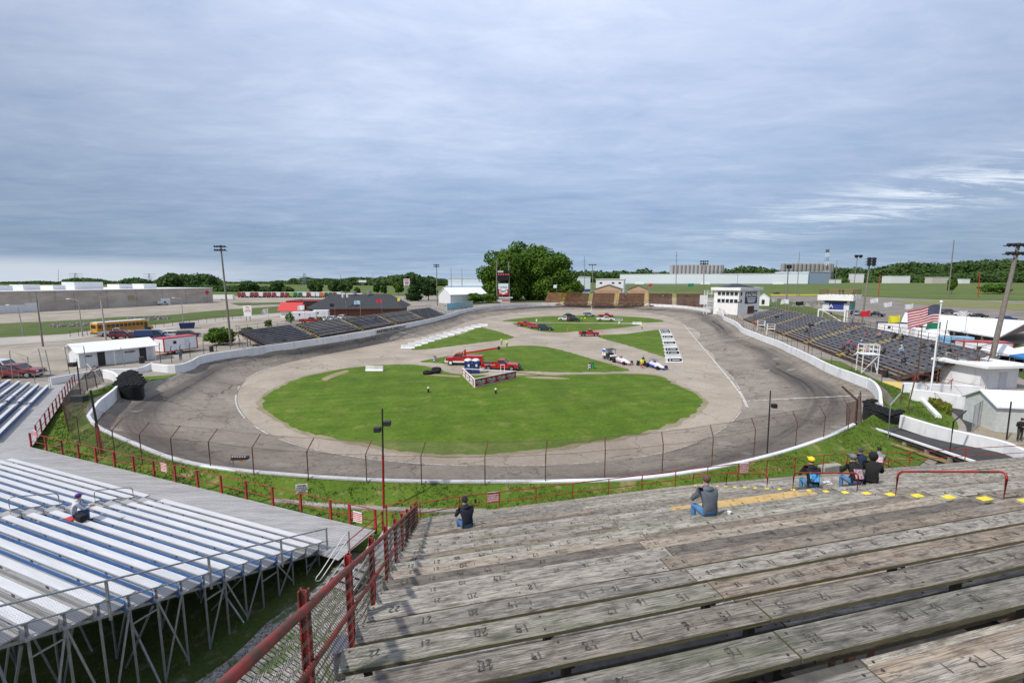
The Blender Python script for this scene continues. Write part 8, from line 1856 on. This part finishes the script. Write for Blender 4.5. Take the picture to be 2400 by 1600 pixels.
# infield people and yard people
HV = (.62, .78, .03)
for lb, x, y, tp_, pn_, rz, ps in (('standing marshal in a yellow shirt and blue jeans on the infield crossing', 1175.5, 809, HV, (.08, .16, .3), 20, 'stand'), ('standing marshal in a yellow shirt and black trousers on the infield crossing', 1188, 814, HV, (.01, .01, .012), -30, 'stand'), ('standing marshal in yellow top and red trousers beside the race cars', 1504, 862.5, HV, (.5, .04, .02), 160, 'stand'), ('distant marshal in a yellow shirt near the lone barrier', 1504.6, 772, HV, (.02, .02, .03), 90, 'stand'), ('bystander in dark clothes standing among the far vehicle group', 1352, 755, (.02, .02, .03), (.02, .02, .02), 0, 'stand'), ('marshal in yellow left of the white tow pickup', 1364, 754, HV, (.02, .02, .03), 40, 'stand'), ('marshal in yellow nearest the white tow pickup', 1371, 753, HV, (.5, .05, .03), -40, 'stand'), ('crew member in red among the far vehicle group', 1333, 754.5, (.5, .03, .03), (.02, .02, .02), 0, 'stand')):
    person(lb, V(*at0(x, y)), R(rz), pose=ps, top=tp_, pants=pn_, arms='down', hat=(.02, .02, .02) if 'red tr' in lb else None)
person('rider in black sitting on the quad bike', V(*at0(1505, 856)) + V(0, 0, .72), R(200), pose='sit', top=(.02, .02, .025), pants=(.02, .02, .02))
for x, lb, c in ((1371, 'man in black sitting in the bed of the dark red pickup', (.02, .02, .02)), (1366, 'man in dark blue sitting at the tailgate of the dark red pickup', (.02, .03, .08))): p = V(*at0(x, 788)); person(lb, p + V(0, .1, .75), R(180), top=c, pants=(.03, .03, .04))
p = T(2388, 1033, G + .06); person('man in black cap and dark clothes standing at the right frame edge', p, R(165), pose='stand', top=(.012, .012, .014), pants=(.03, .035, .03), hat=(.01, .01, .01), arms='up', fingers=True, sc=1.05)
p = T(424, 843, G + .03); person('person in a teal shirt standing beside the red-trimmed trailer', p, R(200), pose='stand', top=(.02, .16, .2), pants=(.03, .08, .18), arms='up')
p = T(1947, 742, 2.7); person('dark figure standing under the announcer tower', (p.x, p.y, 2.7), R(120), pose='stand', top=(.015, .015, .02), pants=(.02, .02, .02))
for x, lb in ((1938, 'person in black with a camera on the announcer tower roof, left one'), (1944, 'person in black on the announcer tower roof, right one')): q = c_ = at_.location + V(-1.2 + (x - 1938) * .15, -1.5, 8.5); person(lb, q, R(150), pose='stand', top=(.012, .012, .015), pants=(.02, .02, .02), arms='up')
# spectators on the right grandstand: nearest seat plank to a photo point
def stand_seat(x, y, A, d, n, rows, run, rise, z0, zf=.45):
    best = None
    for k in range(rows):
        z = z0 + rise * k + zf; p = T(x, y, z); u = (V(p.x, p.y, 0) - V(A.x, A.y, 0)); e = abs(u.dot(n) - run * k - .14)
        if best is None or e < best[0]: best = (e, k, u.dot(d))
    e, k, s = best; q = V(A.x, A.y, 0) + d * s + n * (run * k + .14); return V(q.x, q.y, z0 + rise * k + zf + .03)
RF = math.atan2(-Rn.x, Rn.y) + math.pi
crowd = [(2005, 822, 'red', 'grey trousers, first of the group on the front rows', (.4, .03, .04), (.1, .1, .12)), (1972, 825 - 7, 'maroon', 'leftmost of the front-row group behind the wall', (.2, .03, .03), (.03, .03, .03)), (1985, 829, 'black', 'hunched second of the front-row group', (.02, .02, .02), (.05, .05, .06)), (1999, 836, 'white', 'lowest of the front-row group', (.6, .6, .6), (.03, .03, .03)), (2018, 833, 'neon yellow', 'vest in the front-row group', (.6, .8, .02), (.05, .05, .05)), (2024, 827, 'brown', 'right half of the front-row group', (.25, .14, .08), (.06, .06, .06)), (2036, 828, 'bright red', 'right half of the front-row group', (.5, .03, .04), (.03, .03, .03)), (2052, 833, 'navy', 'white cap at the right end of the front-row group', (.03, .04, .09), (.2, .25, .32)), (2000, 819, 'purple', 'back of the front-row group', (.1, .03, .15), (.03, .03, .03)),
    (1999 - 100, 778, 'black and white', 'hat, alone in the middle of the stand', (.05, .05, .06), (.02, .02, .02)), (1999, 809, 'pink', 'child-sized, before the yellow-vested one', (.5, .1, .2), (.03, .06, .15)), (2015, 811, 'blue', 'white cap, right of the one in pink', (.03, .10, .4), (.1, .1, .1)), (2066, 826, 'grey patterned', 'left of a pair above the white scaffold', (.3, .28, .27), (.05, .1, .2)), (2083, 827, 'dark grey', 'right of a pair above the white scaffold', (.05, .05, .055), (.03, .03, .03)), (2117, 824, 'pale grey', 'white cap with legs stretched', (.45, .48, .5), (.15, .28, .42)), (2043, 789, 'red plaid', 'back rows left of the black-clad pair', (.35, .06, .05), (.1, .2, .3)), (2063, 790, 'pink striped', 'back rows beside the red plaid one', (.5, .25, .22), (.05, .05, .06)), (2090, 792, 'black', 'back rows, left of the black-clad pair', (.01, .01, .012), (.02, .02, .02)), (2104, 796, 'black with hood', 'back rows, right of the black-clad pair', (.012, .012, .015), (.03, .04, .06)), (2166, 815, 'camouflage green', 'left of the flagpole on the upper rows', (.06, .07, .04), (.05, .05, .05)), (2204, 820, 'black', 'just right of the flagpole', (.015, .015, .02), (.15, .2, .26)), (2221, 824, 'dark green', 'orange cap right of the flagpole', (.05, .06, .045), (.2, .22, .25)), (2240, 830, 'black', 'leaning, nearest the right end of the stand', (.015, .015, .018), (.35, .33, .28)), (2110, 849, 'black', 'white bag on the lap near the lower yellow steps', (.02, .02, .025), (.02, .02, .03)), (1832, 739, 'blue', 'far end near the scoring tower', (.1, .25, .45), (.05, .05, .05)), (1936, 758, 'light blue', 'back row beneath the announcer tower', (.2, .35, .5), (.1, .1, .12)), (1978, 771, 'tan jacket', 'back row left of the red flag', (.3, .18, .08), (.1, .15, .25)), (1984, 779, 'grey', 'back rows just left of the tan-jacketed one', (.2, .2, .22), (.1, .2, .3)), (2002, 776, 'orange jacket', 'back row near the red flag pole', (.45, .2, .05), (.05, .1, .3))]
for i, (x, y, cn, ds, tp_, pn_) in enumerate(crowd):
    q = stand_seat(x, y, GA, Rd, Rn, 14, .64, .26, 2.35); person('spectator in %s, %s' % (cn, ds), q, RF + R((i * 37) % 50 - 25), top=tp_, pants=pn_, hat=(.7, .7, .7) if 'white cap' in ds else ((.6, .2, .05) if 'orange cap' in ds else ((.02, .02, .02) if i % 3 == 0 else None)), group='spectators on the right grandstand')
FF = math.atan2(-Fn.x, Fn.y) + math.pi
for i, (x, y, c, cn) in enumerate(((1461, 690, (.08, .12, .3), 'blue'), (1468, 691, (.5, .5, .52), 'white'), (1546, 692, (.1, .12, .3), 'navy'), (1552, 694, (.5, .5, .5), 'grey'), (1558, 692, (.05, .05, .05), 'black'), (1562, 690, (.1, .15, .3), 'blue'), (1576, 694, (.03, .03, .1), 'dark'), (1567, 698, (.45, .03, .03), 'red'), (1470, 700, (.5, .1, .03), 'orange'), (1611, 694, (.05, .05, .06), 'black'))):
    q = stand_seat(x, y, FA, Fd, Fn, 12, .8, .5, 2.2, .42); person('far spectator in a %s top on the rusty stand' % cn + (' near the left yellow aisle' if x < 1480 else ' near its right end' if x > 1600 else (', %s of the small central group' % ('left' if x < 1556 else 'right') if cn != 'red' else ', alone low down')), q, FF, top=c, pants=(.05, .06, .09), group='distant spectators on the far grandstand')
q = stand_seat(878, 745, LA, Ld, Ln, 10, .66, .26, 2.25); person('spectator in purple sitting alone on the left grandstand', q, math.atan2(-Ln.x, Ln.y) + math.pi, top=(.1, .08, .25), pants=(.05, .05, .1))
# camera scaffold by the right grandstand
p = T(2030, 874, G); cs = thing('camera_scaffold', 'white camera scaffold between the right grandstand and the wall', 'scaffold', tuple(p), R(-15)); m = MB()
for x in (-.9, .9):
    for y in (-.8, .8): m.beam((x, y, 0), (x, y, 3.9), .09, .09)
for z in (2.7, 3.3, 3.9):
    for s in (-1, 1): m.beam((-.9, s * .8, z), (.9, s * .8, z), .07, .07).beam((s * .9, -.8, z), (s * .9, .8, z), .07, .07)
for i in range(4): m.beam((-.9 + .45 * (i + .5), -.8, 2.7), (-.9 + .45 * (i + .5), -.8, 3.9), .05, .05)
m.beam((-.9, -.8, .2), (.9, -.8, 2.6), .06, .06).beam((.9, -.8, .2), (.9, .8, 2.6), .06, .06); m.build('frame', WHITE2, cs); MB().box((0, 0, 2.65), (2.0, 1.8, .08)).build('platform', WHITE2, cs)
p = T(1783, 775, G); f2 = thing('flag_stand', 'small white starter stand beside the track wall opposite the lettered wall', 'scaffold', tuple(p), R(-25)); m = MB()
for x in (-.8, .8):
    for y in (-.6, .6): m.beam((x, y, 0), (x, y, 2.6), .08, .08)
for z in (1.5, 2.1, 2.6): m.beam((-.8, -.6, z), (.8, -.6, z), .06, .06).beam((-.8, -.6, z), (-.8, .6, z), .06, .06)
m.box((0, 0, 1.45), (1.7, 1.3, .07)); m.build('frame', WHITE2, f2); person('flag marshal in orange standing beside the starter stand', V(p.x - 1.0, p.y + .6, G + .9), R(100), pose='stand', top=(.5, .15, .1), pants=(.3, .1, .1), arms='up')
p = T(1806, 785, G); f3 = dup(f2, tuple(p), R(-25), 'second small white stand along the track wall, nearer the camera')
for x, y, lb in ((1692, 706 + 20, 'small lamp post left of the scoring tower door side'), (1729 - 1, 744, 'small lamp post at the near corner of the scoring tower'), (1766, 778, 'thin dark speaker pole nearest the starter stand'), (1815, 802, 'thin dark speaker pole by the front rows, second from the tower'), (1893, 835, 'thin dark speaker pole by the front rows, third from the tower')):
    p = T(x, y, G); t = thing('speaker_pole', lb, 'pole', tuple(p)); MB().tube([(0, 0, -.2), (0, 0, 5.2)], .06, 6).build('pole', RUST if y > 760 else BLACK, t); MB().box((.1, 0, 5.2), (.7, .4, .35)).build('speaker', BLACK, t)
for x, y, lb in ((333, 851, 'dark drum bin standing behind the white wall left of the trailer'), (496, 824, 'dark drum bin behind the bending white wall'), (667 / 1 - 0, 806, 'dark drum bin at the near end of the left grandstand'), (2073, 884, 'dark drum bin beside the white camera scaffold')):
    p = T(x, y, G); t = thing('drum_bin', lb, 'bin', tuple(p)); MB().tube([(0, 0, 0), (0, 0, .95)], .33, 14).build('drum', BLACK, t, smooth=True); MB().tube([(0, 0, .93), (0, 0, .99)], .34, 14).build('rim', RUST, t)
# picnic bench at the far right, fence posts behind the restroom wall
p = T(2363, 1002, G + .06); pb_ = thing('picnic_bench', 'small grey bench left of the man at the right frame edge', 'bench', tuple(p), R(20)); MB().box((0, 0, .45), (1.2, .35, .06)).build('seat', CONC, pb_); m = MB(); m.box((-.45, 0, .2), (.1, .3, .45)).box((.45, 0, .2), (.1, .3, .45)); m.build('leg', CONC, pb_)
lf2 = thing('lot_fence', 'tall thin post fence between the left bleachers and the restroom', 'fence'); pn = []
for xb, yb_, xt, yt in ((30, 890, 22, 822), (68, 886, 65, 836), (105, 884, 90, 817), (120, 880, 106, 820), (165, 884, 151, 812), (205, 880, 196, 811), (292, 858, 283, 814)):
    b = T(xb, yb_, G); q = TY(xt, yt, b.y); MB().tube([b - V(0, 0, .2), q], .05, 6).build('post', GALV, lf2, smooth=True); pn.append((b + V(0, 0, .1), q))
for i in range(5): MB().tube([pn[i][1], pn[i + 1][1]], .02, 5).build('cable', GALV, lf2)
lf3 = thing('lot_fence', 'low rusty wire fence along the left parking lot beyond the bus', 'fence'); pn = []
for i in range(22): x = 165 + i * 20; b = T(x, 790 - (x - 165) * .105, G); MB().tube([b, b + V(0, 0, 1.5)], .05, 5).build('post', RUST, lf3); pn.append((b, b + V(0, 0, 1.5)))
MB().tube([b for a, b in pn], .025, 4).build('top_wire', RUST, lf3); mesh_panel(pn, 'wire_mesh', thin, lf3)
wf = thing('lot_fence', 'bent-top post fence behind the bending white wall', 'fence')
for xb, yb_, h_ in ((377, 850, 2.6), (403, 851, 2.2), (424, 846, 2.1), (446, 838, 2.0), (478, 830, 2.0), (508, 823, 1.9), (540, 818, 1.7)): b = T(xb, yb_, G); MB().tube([b, b + V(0, 0, h_), b + V(.45, -.4, h_ + .5)], .05, 6).build('post', RUST, wf, smooth=True)

b_ = T(805, 1545, G + .5); t = thing('wheeled_bin', 'grey wheeled bin standing on the gravel behind the red pipe fence', 'bin', (b_.x, b_.y, G + .03), R(20)); GB_ = paint('bin_slate', (.10, .11, .14), .5)
MB().prism([(-.28, -.3), (.28, -.3), (.28, .3), (-.28, .3)], .06, .98).build('body', GB_, t, bevel=.04); MB().box((0, 0, 1.02), (.62, .68, .08)).build('lid', GB_, t, bevel=.03)
for s_ in (-1, 1): MB().tube([(s_ * .26, .3, .1), (s_ * .32, .3, .1)], .1, 12).build('wheel', RUBBER, t)
# ---------------------------------------------------------------- trees
def fgz(p): return G if p.y < 0 else (gz(p) if True else G)
def groundz(x, y):
    th = thof((x, y)); r = math.hypot(x - CEN.x, y - CEN.y) - RO(th); P = RINGS
    for (a, z1), (b, z2) in zip(P, P[1:]):
        if r <= b: return z1 + (z2 - z1) * max(0, r - a) / (b - a)
    return P[-1][1]
def lobes_leaves(lobes, n, size, rnd, zc=1.0, shell=.55):
    m = MB(); tot = sum(l[1][0] * l[1][2] for l in lobes)
    for c, rr in lobes:
        k = int(n * rr[0] * rr[2] / tot)
        for _ in range(k):
            d = V(rnd.gauss(0, 1), rnd.gauss(0, 1), rnd.gauss(0, 1))
            if d.length < 1e-3: continue
            d.normalize(); q = shell + (1.06 - shell) * rnd.random() ** .6
            nz = 1 + .22 * mnoise.noise(V(c[0] + d.x * 2.2, c[1] + d.y * 2.2, c[2] + d.z * 2.2)) + .12 * mnoise.noise(V(d.x * 7 + c[0], d.y * 7, d.z * 7 + c[2]))
            p = V(c[0] + d.x * rr[0] * q * nz, c[1] + d.y * rr[1] * q * nz, c[2] + d.z * rr[2] * q * nz)
            a = (d + V(rnd.gauss(0, .6), rnd.gauss(0, .6), rnd.gauss(0, .6) + .25)).normalized(); b = a.cross(V(rnd.gauss(0, 1), rnd.gauss(0, 1), rnd.gauss(0, 1))).normalized(); e = a.cross(b); s = size * rnd.uniform(.55, 1.35)
            m.add([p - b * s - e * s * .5, p + b * s * .4 - e * s, p + b * s + e * s * .6, p - b * s * .3 + e * s * .8], [(0, 1, 2, 3)])
    return m
BARK = paint('bark', (.09, .07, .055), .95, var=.3)
def tree(label, x0, x1, yt, Y, n, size, mat, seed, base=None, skirt=0, group=None, conifer=False, name='tree', low=.12, nl=15):
    rnd = random.Random(seed); a, b = TY(x0, yt, Y), TY(x1, yt, Y); cx = (a.x + b.x) / 2; zb = groundz(cx, Y) if base is None else base; H_ = a.z - zb; W_ = (b.x - a.x) / 2
    t = thing(name, label, 'conifer' if conifer else ('bush' if name == 'bush' else 'tree'), (cx, Y, zb), 0, group); L_ = []
    if conifer:
        for i in range(9): f = i / 9; L_.append(((rnd.uniform(-.1, .1) * W_, rnd.uniform(-.2, .2) * W_, H_ * (.12 + .82 * f)), (W_ * (1.02 - f) * .95, W_ * (1.02 - f), H_ * .11)))
    else:
        c0 = H_ * (low + (1 - low) * .5); L_.append(((0, 0, c0 + H_ * .04), (W_ * .66, W_ * .62, H_ * (1 - low) * .40)))
        for i in range(nl):
            an = rnd.uniform(0, 6.28); u = rnd.uniform(-.72, .86); rr = math.sqrt(max(0, 1 - u * u)) ; r = rnd.uniform(.24, .40); q = rnd.uniform(.66, .84)
            L_.append(((math.cos(an) * rr * W_ * q, math.sin(an) * rr * W_ * q * .9, c0 + u * H_ * (1 - low) * .5 * .76), (W_ * r, W_ * r, H_ * r * .46)))
    for i in range(skirt): an = 6.283 * i / skirt; L_.append(((math.cos(an) * W_ * .62, math.sin(an) * W_ * .55, H_ * rnd.uniform(.16, .26)), (W_ * .38, W_ * .38, H_ * .17)))
    lobes_leaves(L_, n, size, rnd).build('crown', mat, t)
    if name != 'bush':
        m = MB(); m.tube([(0, 0, -.5), (W_ * .02, 0, H_ * .35), (0, 0, H_ * .75)], max(.15, W_ * .07), 7, r2=W_ * .02)
        for c, rr in L_[1:8]: m.tube([(0, 0, H_ * rnd.uniform(.2, .4)), (c[0] * .6, c[1] * .6, c[2] * .8), c], W_ * .025, 5, r2=W_ * .008)
        m.build('trunk', BARK, t)
    return t
tree('leftmost of the three big dark green trees behind the scoreboard', 1124, 1238, 581, 288, 17000, .62, LEAF, 1, low=.02, nl=26, skirt=7); tree('tallest middle tree of the big dark green clump behind the scoreboard', 1168, 1306, 564, 300, 21000, .66, LEAF, 2, low=.02, nl=30, skirt=5); tree('right-hand tree of the big dark green clump behind the far grandstand', 1232, 1350, 592, 292, 17000, .62, LEAF, 3, low=.02, nl=26, skirt=7)
tree('low bushy tree at the right foot of the big tree clump', 1300, 1366, 652, 285, 5000, .5, LEAF, 4, low=.0)
MID = 'scattered trees in the left background field'
for i, (x0, x1, yt, Y, lb, mt) in enumerate(((560, 604, 658, 420, 'dark round tree furthest left above the freight trailers', LEAFF), (632, 664, 658, 430, 'round tree above the red-ended freight trailers', LEAFF), (721, 756, 658, 400, 'broad tree left of centre above the freight trailers', LEAFF), (768, 797, 656, 400, 'dark tree just left of the transformer pole', LEAFF), (793, 826, 661, 390, 'wide tree behind the transformer pole', LEAFF), (830, 843, 673, 380, 'very small bright tree left of the blank white sign pole', LEAF), (875, 889, 660, 430, 'narrow tree right of the blank white sign', LEAFF), (892, 906, 668, 420, 'small tree between the blank sign and the billboard', LEAFF), (922, 945, 660, 400, 'feathery tree left of the white billboard', LEAF), (663, 687, 671, 415, 'low bushy tree between two round trees over the trailers', LEAFF))): tree(lb, x0, x1, yt, Y, 2200, .75, mt, 20 + i, group=MID)
tree('dark pointed conifer right of the billboard', 950, 988, 643, 285, 5000, .45, LEAFD, 40, conifer=True); tree('lower spreading conifer beside the far floodlight pole', 980, 1026, 655, 290, 5000, .45, LEAFD, 41); tree('bright leafy thicket below the scoreboard, left part', 1092, 1136, 686, 253, 3500, .35, LEAF, 42, name='bush', low=0); tree('bright leafy thicket touching the scoreboard base', 1126, 1166, 687, 256, 3500, .35, LEAF, 43, name='bush', low=0)
p = T(512, 808, G); tree('leafy green shrub at the foot of the tall left floodlight pole', 481, 545, 765, p.y, 3500, .16, LEAF, 44, name='bush', low=0, base=G)
for x0, x1, yt, yb, lb in ((563, 592, 765, 792, 'scraggly bush at the left end of the left grandstand'), (619, 638, 748, 768, 'small leafy sapling behind the left grandstand'), (667, 688, 731, 760, 'sapling with light leaves before the white kiosk'), (742, 756, 741, 756, 'small bush by the red open-bed truck'), (1052, 1062, 712, 722, 'small shrub beside the mural wall')):
    p = T((x0 + x1) / 2, yb, G); tree(lb, x0, x1, yt, p.y, 700, .13, LEAF, int(x0), name='bush', low=0, base=G)
tree('rounded green bush beside the far right road', 2303, 2362, 664, 395, 3000, .5, LEAF, 50, name='bush', low=0); tree('small tree beside the base of the tall leaning pole', 2225, 2244, 653, 400, 1500, .5, LEAF, 51)
p = T(2205, 890, G); tree('low green bushes under the end of the right grandstand', 2188, 2238, 862, p.y, 1800, .10, LEAF, 52, name='bush', low=0, base=G)
def wood(name, prof, Y, dep, n, size, mat, seed, zb=None, wpx=26):
    rnd = random.Random(seed); L_ = []; x = prof[0][0]
    while x < prof[-1][0]:
        for (xa, ya), (xb, yb_) in zip(prof, prof[1:]):
            if xa <= x <= xb: yt = ya + (yb_ - ya) * (x - xa) / (xb - xa); break
        for row in range(2):
            Yr = Y + dep * row * .6 + rnd.uniform(-.2, .2) * dep; p = TY(x + rnd.uniform(-4, 4), yt + rnd.uniform(-1.5, 3.0) + (0 if row else 3.5), Yr); g = groundz(p.x, p.y) if zb is None else zb; r = wpx * Yr / FPX * rnd.uniform(.45, .75); h = p.z - g; v = rnd.uniform(.32, .46) * h
            L_.append(((p.x, p.y, p.z - v), (r, r, v))); L_.append(((p.x + rnd.uniform(-.5, .5) * r, p.y - r * .5, g + h * .3), (r * 1.05, r * .8, h * .34)))
        x += wpx * rnd.uniform(.4, .75)
    tag(lobes_leaves(L_, n, size, rnd, shell=.7).build(name, mat), kind='stuff')
wood('far_wood', [(-80, 662), (0, 663), (64, 661), (94, 656), (127, 663), (166, 653), (217, 653), (255, 658), (270, 668)], 640, 60, 15000, 1.5, LEAFF, 60)
wood('far_wood', [(282, 658), (293, 650), (344, 654), (370, 661), (383, 647), (403, 641), (434, 643), (452, 645), (472, 640), (490, 642), (505, 657), (520, 660)], 520, 50, 15000, 1.3, LEAFF, 61)
wood('far_wood', [(500, 661), (600, 660), (683, 659), (691, 652), (755, 652), (790, 655), (831, 648), (870, 654), (908, 649), (940, 645), (946, 638), (972, 641), (997, 648), (1048, 656), (1130, 657)], 760, 60, 32000, 1.7, LEAFF, 62)
wood('far_wood', [(395, 670), (500, 668), (560, 671), (640, 672)], 480, 30, 8000, 1.2, LEAFF, 66, wpx=20)
wood('far_wood', [(1345, 636), (1372, 633), (1437, 635), (1460, 632), (1476, 638), (1518, 628), (1533, 640), (1556, 635), (1575, 640), (1690, 627), (1704, 632), (1744, 621), (1766, 624), (1797, 628), (1825, 633), (1850, 636)], 1120, 60, 26000, 2.4, LEAFF, 63)
wood('wooded_hill', [(1946, 628), (1985, 627), (2027, 630), (2076, 623), (2134, 613), (2165, 613), (2214, 619), (2250, 611), (2325, 608), (2400, 609), (2560, 612)], 1080, 80, 42000, 2.6, LEAFF, 64, wpx=30)
wood('wooded_hill', [(1960, 650), (2060, 646), (2134, 640), (2230, 642), (2300, 636), (2400, 636), (2560, 640)], 960, 40, 26000, 2.2, LEAFF, 65, wpx=26)
# overhead wires
for lb, pts, Y in (('long power lines crossing the sky over the right fields', [(1650, 636), (1874, 632), (2236, 622), (2480, 628)], 420), ('lower power line over the right fields', [(1650, 641), (1874, 637), (2236, 640), (2480, 646)], 420), ('power line over the left trees to the billboard', [(560, 655), (809, 662), (1000, 652)], 400)):
    P = []
    for (xa, ya), (xb, yb_) in zip(pts, pts[1:]):
        for j in range(8): f = j / 8; P.append(TY(xa + (xb - xa) * f, ya + (yb_ - ya) * f + 5 * math.sin(math.pi * f), Y))
    P.append(TY(*pts[-1], Y)); tag(MB().tube(P, .07, 4).build('power_line', BLACK), lb, 'power line')
